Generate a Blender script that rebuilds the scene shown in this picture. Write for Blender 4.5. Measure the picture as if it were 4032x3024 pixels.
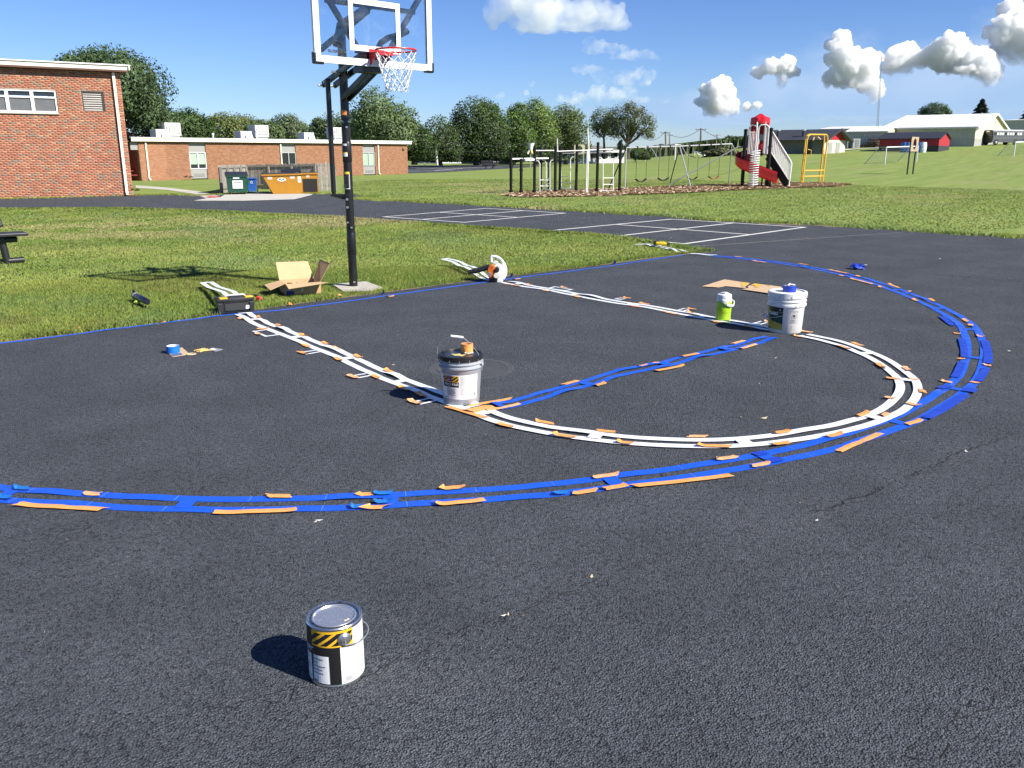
import bpy, bmesh, math, random
import numpy as np
from mathutils import Vector, Matrix
from mathutils.geometry import tessellate_polygon

for _o in list(bpy.data.objects): bpy.data.objects.remove(_o)
SUN_E, SKY_S, EXPOSURE, SKY_TINT = 4.6, .064, 1.0, (.42, .60, 1.0)
scene = bpy.context.scene
COL = scene.collection
rng = np.random.default_rng(7)
random.seed(7)
sin, cos, pi, rad = math.sin, math.cos, math.pi, math.radians

# ---------------------------------------------------------------- camera
CAM = np.array([-5.267, -4.681, 1.735]); YAW, PIT, FPX = .6677, -.2656, 3345.0
FWD = np.array([sin(YAW)*cos(PIT), cos(YAW)*cos(PIT), sin(PIT)])
RGT = np.array([cos(YAW), -sin(YAW), 0.]); UPV = np.cross(RGT, FWD)
cd = bpy.data.cameras.new('camera'); cam = bpy.data.objects.new('camera', cd); COL.objects.link(cam)
cd.sensor_width = 36; cd.lens = 36*FPX/4032; cd.clip_start = .05; cd.clip_end = 20000
cam.matrix_world = Matrix(((RGT[0], UPV[0], -FWD[0], CAM[0]), (RGT[1], UPV[1], -FWD[1], CAM[1]), (RGT[2], UPV[2], -FWD[2], CAM[2]), (0, 0, 0, 1)))
scene.camera = cam
scene.render.resolution_x, scene.render.resolution_y = 1024, 768
scene.view_settings.view_transform = 'Standard'; scene.view_settings.look = 'None'
scene.view_settings.exposure = EXPOSURE; scene.view_settings.gamma = 1
cy = scene.cycles; cy.max_bounces = 5; cy.diffuse_bounces = 2; cy.glossy_bounces = 2; cy.transmission_bounces = 3; cy.transparent_max_bounces = 12; cy.volume_bounces = 20; cy.max_bounces = 20; cy.use_adaptive_sampling = True; cy.adaptive_threshold = .02; cy.caustics_reflective = False; cy.caustics_refractive = False

# ---------------------------------------------------------------- sun and sky
SUN_AZ, SUN_EL = rad(292), rad(38)
sunv = Vector((cos(SUN_AZ)*cos(SUN_EL), sin(SUN_AZ)*cos(SUN_EL), sin(SUN_EL)))
sl = bpy.data.lights.new('sun', 'SUN'); sl.energy = SUN_E; sl.angle = rad(.53); sl.color = (1, .95, .87)
so = bpy.data.objects.new('sun', sl); COL.objects.link(so); so.location = (0, 0, 40)
so.rotation_euler = sunv.to_track_quat('Z', 'Y').to_euler()

PX = 4032/2212.
def ray(px, py):
    return FWD + RGT*(px*PX-2016)/FPX - UPV*(py*PX-1512)/FPX
def pj(q):
    d = np.asarray(q, float)-CAM; z = d@FWD
    return (2016+FPX*(d@RGT)/z)/PX, (1512-FPX*(d@UPV)/z)/PX

world = bpy.data.worlds.new('World'); scene.world = world; world.use_nodes = True
class NT:
    def __init__(s, tree): s.t = tree; s.n = tree.nodes; s.l = tree.links
    def node(s, typ, **kw):
        n = s.n.new(typ)
        for k, v in kw.items(): setattr(n, k, v)
        return n
    def put(s, sock, v):
        if v is None: return
        if isinstance(v, (int, float, tuple, list)):
            if isinstance(v, (tuple, list)) and len(v) == 3 and sock.type == 'RGBA': v = (*v, 1)
            sock.default_value = v
        else: s.l.new(v, sock)
    def math(s, op, a, b=None, c=None, clamp=False):
        n = s.node('ShaderNodeMath', operation=op, use_clamp=clamp)
        for i, v in enumerate((a, b, c)): s.put(n.inputs[i], v)
        return n.outputs[0]
    def vec(s, op, a, b=None):
        n = s.node('ShaderNodeVectorMath', operation=op)
        s.put(n.inputs[0], a); s.put(n.inputs[1], b)
        return n.outputs['Value'] if op in ('DOT_PRODUCT', 'LENGTH', 'DISTANCE') else n.outputs[0]
    def xyz(s, x, y, z=0.):
        n = s.node('ShaderNodeCombineXYZ')
        for i, v in enumerate((x, y, z)): s.put(n.inputs[i], v)
        return n.outputs[0]
    def sep(s, v):
        n = s.node('ShaderNodeSeparateXYZ'); s.put(n.inputs[0], v); return n.outputs
    def mix(s, f, a, b, mode='MIX'):
        n = s.node('ShaderNodeMix', data_type='RGBA', blend_type=mode)
        s.put(n.inputs[0], f); s.put(n.inputs[6], a); s.put(n.inputs[7], b); return n.outputs[2]
    def noise(s, v, scale, detail=4, rough=.55, dist=0., out=0, dim='3D'):
        n = s.node('ShaderNodeTexNoise', noise_dimensions=dim); s.put(n.inputs['Vector'], v)
        n.inputs['Scale'].default_value = scale; n.inputs['Detail'].default_value = detail
        n.inputs['Roughness'].default_value = rough; n.inputs['Distortion'].default_value = dist
        return n.outputs[out]
    def voro(s, v, scale, feat='F1', out=0, rnd=1.):
        n = s.node('ShaderNodeTexVoronoi', feature=feat); s.put(n.inputs['Vector'], v)
        n.inputs['Scale'].default_value = scale; n.inputs['Randomness'].default_value = rnd
        return n.outputs[out]
    def ss(s, v, a, b):
        n = s.node('ShaderNodeMapRange', interpolation_type='SMOOTHSTEP'); s.put(n.inputs[0], v)
        s.put(n.inputs[1], a); s.put(n.inputs[2], b); return n.outputs[0]
    def lin(s, v, a, b, c=0., d=1.):
        n = s.node('ShaderNodeMapRange'); s.put(n.inputs[0], v)
        for i, q in enumerate((a, b, c, d)): s.put(n.inputs[i+1], q)
        return n.outputs[0]
    def ramp(s, f, stops):
        n = s.node('ShaderNodeValToRGB'); s.put(n.inputs[0], f); e = n.color_ramp.elements
        while len(e) < len(stops): e.new(.5)
        for k, (p, c) in zip(e, stops): k.position = p; k.color = (*c, 1)
        return n.outputs[0]
    def bump(s, h, dist=.01, strength=1., nrm=None):
        n = s.node('ShaderNodeBump'); s.put(n.inputs['Height'], h); n.inputs['Distance'].default_value = dist
        n.inputs['Strength'].default_value = strength; s.put(n.inputs['Normal'], nrm); return n.outputs[0]

def build_world():
    N = NT(world.node_tree); N.n.clear()
    out = N.node('ShaderNodeOutputWorld'); bg = N.node('ShaderNodeBackground'); N.l.new(bg.outputs[0], out.inputs[0])
    sky = N.node('ShaderNodeTexSky', sky_type='NISHITA'); sky.sun_disc = False
    sky.sun_elevation = SUN_EL; sky.sun_rotation = math.atan2(sunv.x, sunv.y)
    sky.altitude = 200; sky.air_density = 1.0; sky.dust_density = .1; sky.ozone_density = 1.4
    bg.inputs[1].default_value = SKY_S
    d = N.node('ShaderNodeTexCoord').outputs['Generated']
    # heading plane coordinates of a direction (true compass directions, not the picture's)
    F0 = (sin(YAW), cos(YAW), 0.); R0 = (cos(YAW), -sin(YAW), 0.)
    f = N.math('MAXIMUM', N.vec('DOT_PRODUCT', d, F0), .05); r = N.vec('DOT_PRODUCT', d, R0)
    z = N.sep(d)[2]
    A = N.math('DIVIDE', r, f); B = N.math('DIVIDE', z, f)
    front = N.ss(N.vec('DOT_PRODUCT', d, F0), .1, .3)
    P0 = N.xyz(A, B)
    w1 = N.noise(P0, 26, 3, .6, out=1); w1 = N.vec('SUBTRACT', w1, (.5, .5, .5))
    wn = N.node('ShaderNodeVectorMath', operation='SCALE'); N.put(wn.inputs[0], w1); wn.inputs['Scale'].default_value = .022
    P = N.vec('ADD', P0, wn.outputs[0])
    def ab(px, py):
        q = ray(px, py); ff = q[0]*F0[0]+q[1]*F0[1]; return (q[0]*R0[0]+q[1]*R0[1])/ff, q[2]/ff
    def field(blobs):
        acc = None
        for zx, zy, rx, ry in blobs:
            px, py = (1800+1.009*zx)/1.8228, 1.009*zy/1.8228
            a, b = ab(px, py); k = 1.009/FPX
            v = N.vec('MULTIPLY', N.vec('SUBTRACT', P, (a, b, 0)), (1/(rx*k), 1/(ry*k), 0))
            l = N.math('SUBTRACT', 1., N.vec('LENGTH', v))
            acc = l if acc is None else N.math('SMOOTH_MAX', acc, l, .25)
        return acc
    n3 = N.noise(N.vec('MULTIPLY', P0, (1, 1.7, 1)), 30, 4, .6)
    base = field([(1900, 400, 800, 140), (2130, 290, 400, 170), (1480, 380, 420, 120), (900, 430, 420, 80)])
    a_b = N.math('MULTIPLY', N.ss(base, .0, .7), .85)
    band = field([(1600, 462, 420, 14), (1150, 470, 300, 10), (2050, 440, 250, 16)])
    a_n = N.math('MULTIPLY', N.ss(N.math('ADD', band, N.math('MULTIPLY', N.math('SUBTRACT', n3, .5), .8)), 0, 1), .28)
    skyc = N.mix(1., sky.outputs[0], N.mix(N.ss(z, -.02, .30), (.56, .74, 1.16), SKY_TINT), 'MULTIPLY')
    c = N.mix(N.math('MULTIPLY', a_b, front), skyc, (3.3, 4.8, 7.1))
    c = N.mix(N.math('MULTIPLY', a_n, front), c, (4.6, 5.7, 7.3))
    hz = field([(1010, 405, 190, 110), (1240, 320, 190, 120), (1500, 290, 220, 170), (1850, 290, 340, 150), (2160, 190, 200, 200)])
    halo = N.math('MULTIPLY', N.ss(N.math('ADD', hz, N.math('MULTIPLY', N.math('SUBTRACT', n3, .5), .7)), .0, .9), .75)
    c = N.mix(N.math('MULTIPLY', halo, front), c, (4.0, 5.3, 7.5))
    N.l.new(c, bg.inputs[0])
    world.cycles.sampling_method = 'MANUAL'; world.cycles.sample_map_resolution = 512
build_world()

# ---------------------------------------------------------------- terrain
def smooth(x, a, b):
    t = np.clip((np.asarray(x, float)-a)/(b-a), 0, 1); return t*t*(3-2*t)
_RD = [0, 55, 75, 110, 155, 190, 240, 400, 900, 4000]; _RZ = [0, 0, .12, .75, 1.75, 3.1, 4.4, 6.2, 8, 8]
def TZ(x, y):
    dx = np.asarray(x, float)-CAM[0]; dy = np.asarray(y, float)-CAM[1]
    f = dx*sin(YAW)+dy*cos(YAW); r = dx*cos(YAW)-dy*sin(YAW); D = np.hypot(dx, dy)
    a = r/np.maximum(f, 1e-3); s = smooth(a, .1, .33)*(f > 0)
    s = np.where(f <= 0, np.where(r > 0, 1., 0.), s)
    return s*np.interp(D, _RD, _RZ) + (1-s)*np.interp(D, [0, 170, 400, 4000], [0, 0, .9, 2])
_TT = np.geomspace(1.2, 3500, 6000)
def at(px, py):
    d = ray(px, py); q = CAM[None]+_TT[:, None]*d[None]
    below = q[:, 2] < TZ(q[:, 0], q[:, 1]); i = int(np.argmax(below))
    if not below.any(): i = len(_TT)-1
    a, b = q[max(i-1, 0)], q[i]; ga, gb = a[2]-TZ(a[0], a[1]), b[2]-TZ(b[0], b[1])
    t = ga/(ga-gb) if ga != gb else 0; c = a+(b-a)*t
    return np.array([c[0], c[1], float(TZ(c[0], c[1]))])
def atD(px, py, D):
    """point along a sight line at ground distance D"""
    d = ray(px, py); return CAM+d*(D/math.hypot(d[0], d[1]))
def zat(g, py):
    """height z above the place g seen at row py"""
    k = -(py*PX-1512)/FPX; d0 = np.array([g[0], g[1], 0.])-CAM
    return float((k*(d0@FWD)-d0@UPV)/(UPV[2]-k*FWD[2]))
def onwall(A, B, px, py):
    d = ray(px, py); u = np.array([B[0]-A[0], B[1]-A[1]]); L = np.hypot(*u); u /= L; n = np.array([-u[1], u[0]])
    t = ((A[:2]-CAM[:2])@n)/(d[:2]@n); q = CAM+d*t
    return float((q[:2]-A[:2])@u), float(q[2]-A[2])

# ---------------------------------------------------------------- object helpers
MATS = {}
def mat(name, col, rough=.6, metal=0., var=0., vs=8., bump=0., bs=60., bd=.004, spec=.5, col2=None, thr=(.45, .6), coat=0., c2s=None):
    if name in MATS: return MATS[name]
    m = bpy.data.materials.new(name); m.use_nodes = True; N = NT(m.node_tree); b = N.n['Principled BSDF']
    b.inputs['Roughness'].default_value = rough; b.inputs['Metallic'].default_value = metal
    b.inputs['Specular IOR Level'].default_value = spec; b.inputs['Coat Weight'].default_value = coat
    P = N.node('ShaderNodeTexCoord').outputs['Object']
    c = (*col, 1)
    if var or col2 or bump:
        if var:
            n = N.noise(P, vs, 5, .6); k = N.lin(n, .25, .75, 1-var, 1+var)
            kk = N.node('ShaderNodeCombineXYZ')
            for i in range(3): N.l.new(k, kk.inputs[i])
            c = N.mix(1., col, kk.outputs[0], 'MULTIPLY')
            N.l.new(N.lin(n, .3, .7, min(1, rough+.1), max(.05, rough-.1)), b.inputs['Roughness'])
        if col2:
            n = N.noise(P, c2s or vs*2.3, 6, .65, .4); c = N.mix(N.ss(n, *thr), c if not isinstance(c, tuple) else col, col2)
        if bump: N.l.new(N.bump(N.noise(P, bs, 4, .6), bd, bump), b.inputs['Normal'])
    if isinstance(c, tuple): b.inputs['Base Color'].default_value = c
    else: N.l.new(c, b.inputs['Base Color'])
    MATS[name] = m; return m
def attr_mat(name, rough=.7, attr='tint', trans=0., spec=.3, bump=0., bs=80., bend=0., nattr=None):
    if name in MATS: return MATS[name]
    m = bpy.data.materials.new(name); m.use_nodes = True; N = NT(m.node_tree); b = N.n['Principled BSDF']
    a = N.node('ShaderNodeAttribute', attribute_name=attr); c = a.outputs['Color']
    b.inputs['Roughness'].default_value = rough; b.inputs['Specular IOR Level'].default_value = spec
    N.l.new(c, b.inputs['Base Color'])
    if bump: N.l.new(N.bump(N.noise(N.node('ShaderNodeTexCoord').outputs['Object'], bs, 4, .6), .004, bump), b.inputs['Normal'])
    if bend:
        gN = N.node('ShaderNodeNewGeometry').outputs['Normal']; tgt = N.node('ShaderNodeAttribute', attribute_name=nattr).outputs['Vector'] if nattr else (0., 0., 1.)
        mxv = N.node('ShaderNodeMix', data_type='VECTOR'); mxv.inputs[0].default_value = bend; N.put(mxv.inputs[4], gN); N.put(mxv.inputs[5], tgt)
        N.l.new(N.vec('NORMALIZE', mxv.outputs[1]), b.inputs['Normal'])
    if trans:
        t = N.node('ShaderNodeBsdfTranslucent'); N.l.new(N.mix(1., c, (1.1, 1.25, .55), 'MULTIPLY'), t.inputs[0])
        mx = N.node('ShaderNodeMixShader'); mx.inputs[0].default_value = trans
        N.l.new(b.outputs[0], mx.inputs[1]); N.l.new(t.outputs[0], mx.inputs[2]); N.l.new(mx.outputs[0], N.n['Material Output'].inputs[0])
    MATS[name] = m; return m

class MB:
    """collects faces of one mesh"""
    def __init__(s): s.v = []; s.f = []
    def add(s, vs, fs):
        o = len(s.v); s.v += [tuple(map(float, q)) for q in vs]; s.f += [tuple(i+o for i in f) for f in fs]; return s
    def box(s, c, size, rz=0., M=None, bev=0.):
        x, y, z = size[0]/2, size[1]/2, size[2]/2
        if bev:
            bm = bmesh.new(); bmesh.ops.create_cube(bm, size=1); bmesh.ops.scale(bm, vec=size, verts=bm.verts)
            bmesh.ops.bevel(bm, geom=bm.edges[:], offset=bev, segments=2, affect='EDGES', profile=.6)
            bm.verts.index_update(); vs = [tuple(v.co) for v in bm.verts]; fs = [tuple(v.index for v in f.verts) for f in bm.faces]; bm.free()
        else:
            vs = [(i*x, j*y, k*z) for k in (-1, 1) for j in (-1, 1) for i in (-1, 1)]
            fs = [(0, 2, 3, 1), (4, 5, 7, 6), (0, 1, 5, 4), (2, 6, 7, 3), (0, 4, 6, 2), (1, 3, 7, 5)]
        if M is not None: vs = [tuple(M@Vector(v)) for v in vs]
        else: vs = [(v[0]*cos(rz)-v[1]*sin(rz)+c[0], v[0]*sin(rz)+v[1]*cos(rz)+c[1], v[2]+c[2]) for v in vs]
        return s.add(vs, fs)
    def bar(s, a, b, w, h, up=(0, 0, 1), bev=0.):
        """box beam from a to b, w across, h along up"""
        a = Vector(a); b = Vector(b); x = (b-a); L = x.length; x.normalize(); u = Vector(up)
        y = u.cross(x)
        if y.length < 1e-4: y = Vector((0, 1, 0)).cross(x)
        y.normalize(); z = x.cross(y)
        M = Matrix(((x.x, y.x, z.x, (a.x+b.x)/2), (x.y, y.y, z.y, (a.y+b.y)/2), (x.z, y.z, z.z, (a.z+b.z)/2), (0, 0, 0, 1)))
        return s.box(None, (L, w, h), M=M, bev=bev)
    def cyl(s, a, b, r, r2=None, n=12, caps=True):
        return s.tube([a, b], [r, r if r2 is None else r2], n, caps)
    def tube(s, pts, r, n=8, caps=True, closed=False):
        pts = [Vector(p) for p in pts]; k = len(pts); rs = r if isinstance(r, (list, tuple)) else [r]*k
        o = len(s.v); prev = None
        for i, p in enumerate(pts):
            if closed: t = pts[(i+1) % k]-pts[i-1]
            else: t = pts[min(i+1, k-1)]-pts[max(i-1, 0)]
            t.normalize()
            if prev is None:
                a = Vector((0, 0, 1)) if abs(t.z) < .9 else Vector((1, 0, 0)); x = t.cross(a).normalized()
            else: x = (prev-t*prev.dot(t)).normalized()
            prev = x; y = t.cross(x)
            for j in range(n):
                q = p+(x*cos(2*pi*j/n)+y*sin(2*pi*j/n))*rs[i]; s.v.append(tuple(q))
        for i in range(k if closed else k-1):
            i2 = (i+1) % k
            for j in range(n):
                s.f.append((o+i*n+j, o+i*n+(j+1) % n, o+i2*n+(j+1) % n, o+i2*n+j))
        if caps and not closed:
            s.f.append(tuple(o+j for j in range(n-1, -1, -1))); s.f.append(tuple(o+(k-1)*n+j for j in range(n)))
        return s
    def lathe(s, prof, n=32, c=(0, 0, 0), a0=0., a1=2*pi):
        o = len(s.v); full = abs(a1-a0-2*pi) < 1e-6; m = n if full else n+1
        for r, z in prof:
            for j in range(m):
                a = a0+(a1-a0)*j/n; s.v.append((c[0]+r*cos(a), c[1]+r*sin(a), c[2]+z))
        for i in range(len(prof)-1):
            for j in range(n):
                j2 = (j+1) % m; s.f.append((o+i*m+j, o+i*m+j2, o+(i+1)*m+j2, o+(i+1)*m+j))
        return s
    def disc(s, c, r, n=32, z=0.):
        return s.add([(c[0]+r*cos(2*pi*j/n), c[1]+r*sin(2*pi*j/n), c[2]+z) for j in range(n)], [tuple(range(n))])
    def poly(s, pts, z=None):
        """flat polygon from 2d/3d points, triangulated"""
        q = [Vector((p[0], p[1], p[2] if len(p) > 2 else 0.)) for p in pts]
        tris = tessellate_polygon([q]); o = len(s.v)
        s.v += [(p.x, p.y, p.z if z is None else z) for p in q]
        for t in tris:
            a, b, c = (q[i] for i in t)
            up = (b-a).cross(c-a).z > 0
            s.f.append(tuple(o+i for i in (t if up else t[::-1])))
        return s
    def prism(s, pts, z0, z1):
        k = len(pts); s.poly([(p[0], p[1], z1) for p in pts])
        o = len(s.v); s.v += [(p[0], p[1], z0) for p in pts]+[(p[0], p[1], z1) for p in pts]
        area = sum(pts[i][0]*pts[(i+1) % k][1]-pts[(i+1) % k][0]*pts[i][1] for i in range(k))
        for i in range(k):
            j = (i+1) % k; f = (o+i, o+j, o+k+j, o+k+i); s.f.append(f if area > 0 else f[::-1])
        return s
    def grid(s, fn, nu, nv):
        o = len(s.v)
        for i in range(nu+1):
            for j in range(nv+1): s.v.append(tuple(map(float, fn(i/nu, j/nv))))
        for i in range(nu):
            for j in range(nv):
                a = o+i*(nv+1)+j; s.f.append((a, a+nv+1, a+nv+2, a+1))
        return s

def np_mesh(name, verts, faces_flat, loop_tot, cols=None, attr='tint', nrm=None):
    me = bpy.data.meshes.new(name); nv = len(verts); nf = len(loop_tot)
    me.vertices.add(nv); me.vertices.foreach_set('co', np.asarray(verts, np.float32).ravel())
    me.loops.add(len(faces_flat)); me.loops.foreach_set('vertex_index', np.asarray(faces_flat, np.int32))
    me.polygons.add(nf); st = np.concatenate([[0], np.cumsum(loop_tot)[:-1]]).astype(np.int32)
    me.polygons.foreach_set('loop_start', st); me.polygons.foreach_set('loop_total', np.asarray(loop_tot, np.int32))
    if cols is not None:
        a = me.attributes.new(attr, 'FLOAT_COLOR', 'POINT'); c = np.ones((nv, 4), np.float32); c[:, :3] = cols; a.data.foreach_set('color', c.ravel())
    if nrm is not None:
        a = me.attributes.new('leaf_nrm', 'FLOAT_VECTOR', 'POINT'); a.data.foreach_set('vector', np.asarray(nrm, np.float32).ravel())
    me.update(calc_edges=True); return me
def link(name, me, m=None, parent=None):
    o = bpy.data.objects.new(name, me); COL.objects.link(o)
    if m and me is not None and not me.materials: me.materials.append(m)
    if parent: o.parent = parent
    return o
def tag(o, label=None, cat=None, group=None, kind=None):
    for k, v in (('label', label), ('category', cat), ('group', group), ('kind', kind)):
        if v: o[k] = v
    return o
PM = {}
def thing(name, label, cat, loc=(0, 0, 0), rz=0., group=None):
    o = bpy.data.objects.new(name, None); COL.objects.link(o); o.location = tuple(map(float, loc)); o.rotation_euler = (0, 0, rz)
    o.empty_display_size = .1; PM[o.name] = (Matrix.Translation(tuple(map(float, loc))) @ Matrix.Rotation(rz, 4, 'Z')); tag(o, label, cat, group); return o
def part(name, mb, m, parent=None, smooth=False, world=False, kind=None, label=None, angle=35):
    """one mesh object from an MB; world=True: the faces are in world space, moved into the parent's space"""
    me = bpy.data.meshes.new(name); v = mb.v
    if world and parent is not None:
        root = parent
        while root.name not in PM and root.parent: root = root.parent
        Mi = PM[root.name].inverted(); v = [tuple(Mi@Vector(q)) for q in v]
    me.from_pydata(v, [], mb.f); me.update()
    if smooth:
        me.polygons.foreach_set('use_smooth', [True]*len(me.polygons))
        if angle: 
            try: me.set_sharp_from_angle(angle=rad(angle))
            except Exception: pass
    o = link(name, me, m, parent)
    if kind: o['kind'] = kind
    if label: o['label'] = label
    return o
def solo(name, mb, m, label, cat, loc=None, group=None, smooth=False, angle=35):
    """a thing that is one mesh; mb in world space, origin moved to loc"""
    if loc is not None: mb.v = [(a-loc[0], b-loc[1], c-loc[2]) for a, b, c in mb.v]
    o = part(name, mb, m, None, smooth, angle=angle); tag(o, label, cat, group)
    if loc is not None: o.location = tuple(map(float, loc))
    return o
def copy_tree(o, loc=None, rz=None, label=None, parent=None):
    c = o.copy(); COL.objects.link(c)
    if parent is not None: c.parent = parent
    if loc is not None: c.location = tuple(map(float, loc))
    if rz is not None: c.rotation_euler = (0, 0, rz)
    if label: c['label'] = label
    for ch in list(o.children): copy_tree(ch, parent=c)
    return c
def text_mesh(txt, size, bold=0., align='LEFT', sx=1.):
    cu = bpy.data.curves.new('t', 'FONT'); cu.body = txt; cu.size = size; cu.align_x = align; cu.offset = bold; cu.resolution_u = 3
    o = bpy.data.objects.new('t', cu); COL.objects.link(o); dg = bpy.context.evaluated_depsgraph_get(); dg.update()
    me = bpy.data.meshes.new_from_object(o.evaluated_get(dg)); bpy.data.objects.remove(o)
    vs = [(v.co.x*sx, v.co.y) for v in me.vertices]; fs = [tuple(p.vertices) for p in me.polygons]; bpy.data.meshes.remove(me); bpy.data.curves.remove(cu)
    return vs, fs
def add_text(mb, txt, size, fn, bold=0., align='LEFT', sx=1.):
    vs, fs = text_mesh(txt, size, bold, align, sx); return mb.add([fn(x, y) for x, y in vs], fs)
def zr(x0, y0, sc):
    return lambda zx, zy: ((x0+zx*sc)/PX, (y0+zy*sc)/PX)

# ================================================================ the setting
def asphalt_material():
    m = bpy.data.materials.new('sealed_asphalt'); m.use_nodes = True; N = NT(m.node_tree); b = N.n['Principled BSDF']
    P = N.node('ShaderNodeNewGeometry').outputs['Position']
    vn = N.node('ShaderNodeTexVoronoi'); N.put(vn.inputs['Vector'], P); vn.inputs['Scale'].default_value = 125; v1 = vn.outputs[0]; rc = N.sep(vn.outputs[1])[0]; n1 = N.noise(P, 190, 2, .6, .6); n2 = N.noise(P, 40, 2, .6); big = N.noise(P, 1.3, 4, .65)
    h = N.math('ADD', N.math('ADD', N.math('MULTIPLY', v1, -1.), N.math('MULTIPLY', rc, .45)), N.math('ADD', N.math('MULTIPLY', n1, .7), N.math('MULTIPLY', n2, 1.0)))
    pit = N.ss(N.math('SUBTRACT', N.math('ADD', n1, N.math('MULTIPLY', n2, .7)), N.math('MULTIPLY', v1, .3)), .72, .50)
    t = N.math('ADD', N.math('MULTIPLY', big, .5), N.math('MULTIPLY', N.math('SUBTRACT', rc, v1), .36))
    c = N.ramp(t, [(.0, (.051, .056, .064)), (.30, (.081, .088, .099)), (.62, (.150, .161, .177))])
    c = N.mix(N.math('MULTIPLY', pit, .7), c, (.006, .0065, .008))
    # faint brown dust in scattered patches
    dust = N.math('MULTIPLY', N.ss(big, .62, .78), .3)
    c = N.mix(dust, c, (.075, .066, .055))
    N.l.new(c, b.inputs['Base Color']); b.inputs['Roughness'].default_value = .9
    b.inputs['Specular IOR Level'].default_value = .10
    N.l.new(N.bump(h, .0065, 1.), b.inputs['Normal'])
    return m
def lawn_material():
    m = bpy.data.materials.new('mown_lawn'); m.use_nodes = True; N = NT(m.node_tree); b = N.n['Principled BSDF']
    P = N.node('ShaderNodeNewGeometry').outputs['Position']
    X = N.sep(P)
    # mowing passes run along the strips of lawn
    u = N.math('ADD', N.math('MULTIPLY', X[0], -.32), N.math('MULTIPLY', X[1], .95))
    st = N.noise(N.xyz(N.math('MULTIPLY', N.math('ADD', N.math('MULTIPLY', X[0], .95), N.math('MULTIPLY', X[1], .32)), .07), N.math('MULTIPLY', u, 1.1)), 1., 5, .62)
    big = N.noise(P, .17, 5, .6); mid = N.noise(P, 1.6, 5, .65); fine = N.noise(P, 26, 4, .7)
    t = N.math('ADD', N.math('MULTIPLY', st, .55), N.math('ADD', N.math('MULTIPLY', mid, .35), N.math('MULTIPLY', fine, .35)))
    c = N.ramp(t, [(.40, (.120, .175, .036)), (.6, (.178, .235, .055)), (.8, (.260, .305, .095))])
    c = N.mix(N.math('MULTIPLY', N.ss(N.math('ADD', big, N.math('MULTIPLY', mid, .25)), .66, .8), .55), c, (.26, .24, .115))
    N.l.new(c, b.inputs['Base Color']); b.inputs['Roughness'].default_value = .85; b.inputs['Specular IOR Level'].default_value = .15
    N.l.new(N.bump(N.math('ADD', fine, N.noise(P, 7, 4, .7)), .03, .6), b.inputs['Normal'])
    return m
M_ASPH, M_LAWN = asphalt_material(), lawn_material()
M_CONC = mat('concrete', (.44, .42, .36), .85, var=.12, vs=1.3, bump=.4, bs=120, col2=(.36, .31, .24), thr=(.58, .75))

def lawn_sheet():
    nr, na = 150, 200
    rr = np.concatenate([[0], np.geomspace(1.5, 4000, nr)]); aa = np.linspace(0, 2*pi, na, endpoint=False)
    V = [(CAM[0], CAM[1], 0.)]
    R, A = np.meshgrid(rr[1:], aa, indexing='ij'); x = CAM[0]+R*np.cos(A); y = CAM[1]+R*np.sin(A)
    V = np.concatenate([[[CAM[0], CAM[1], 0]], np.stack([x, y, TZ(x, y)], -1).reshape(-1, 3)])
    F = []; T = []
    for j in range(na): F += [0, 1+j, 1+(j+1) % na]; T.append(3)
    for i in range(nr-1):
        for j in range(na):
            j2 = (j+1) % na; F += [1+i*na+j, 1+(i+1)*na+j, 1+(i+1)*na+j2, 1+i*na+j2]; T.append(4)
    me = np_mesh('lawn', V, F, T); me.polygons.foreach_set('use_smooth', [True]*len(T))
    return tag(link('lawn', me, M_LAWN), kind='structure')
lawn = lawn_sheet()

def rough_edge(pts, step=.35, amp=.05, seed=1):
    r = np.random.default_rng(seed); out = []
    for a, b in zip(pts[:-1], pts[1:]):
        a = np.array(a[:2], float); b = np.array(b[:2], float); L = np.hypot(*(b-a)); k = max(1, int(L/step)); n = np.array([-(b-a)[1], (b-a)[0]])/max(L, 1e-6)
        for i in range(k):
            w = amp*min(1, L) if 0 < i else 0
            out.append(tuple(a+(b-a)*i/k+n*r.normal(0, 1)*w))
    out.append(tuple(np.array(pts[-1][:2], float))); return out
EDGE_F = [at(*q)[:2] for q in [(0, 740), (150, 723), (300, 705), (455, 683), (560, 668), (700, 649), (860, 628), (1060, 601), (1200, 585), (1300, 573), (1400, 559), (1470, 551), (1538, 544)]]
EDGE_B = [at(*q)[:2] for q in [(1538, 544), (1440, 527), (1320, 511), (1190, 501), (1000, 489), (800, 475), (700, 468), (600, 464), (450, 456), (250, 450), (0, 452)]]
d0 = (EDGE_F[0]-EDGE_F[3]); d0 /= np.hypot(*d0); d1 = EDGE_B[-1]-EDGE_B[-3]; d1 /= np.hypot(*d1)
EDGE_F = [EDGE_F[0]+d0*14]+EDGE_F; EDGE_B = EDGE_B+[EDGE_B[-1]+d1*14]
EDGE_R = [at(*q)[:2] for q in [(2212, 516), (2000, 502), (1805, 489), (1700, 484), (1531, 477), (1451, 469), (1250, 457), (1051, 445), (900, 437), (800, 433), (764, 431), (806, 423.5), (740, 420), (665, 419), (560, 417), (420, 424), (360, 421), (287, 423), (0, 430.5)]]
d2 = EDGE_R[0]-EDGE_R[2]; d2 /= np.hypot(*d2); d3 = EDGE_R[-1]-EDGE_R[-2]; d3 /= np.hypot(*d3)
EDGE_R = [EDGE_R[0]+d2*40]+EDGE_R+[EDGE_R[-1]+d3*14]
ef, eb, er = rough_edge(EDGE_F, .16, .022, 1), rough_edge(EDGE_B, .3, .05, 2), rough_edge(EDGE_R, .35, .06, 3)
ASPH = [(-40, -40), (80, -40)]+er+eb[::-1]+ef[::-1]
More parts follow.
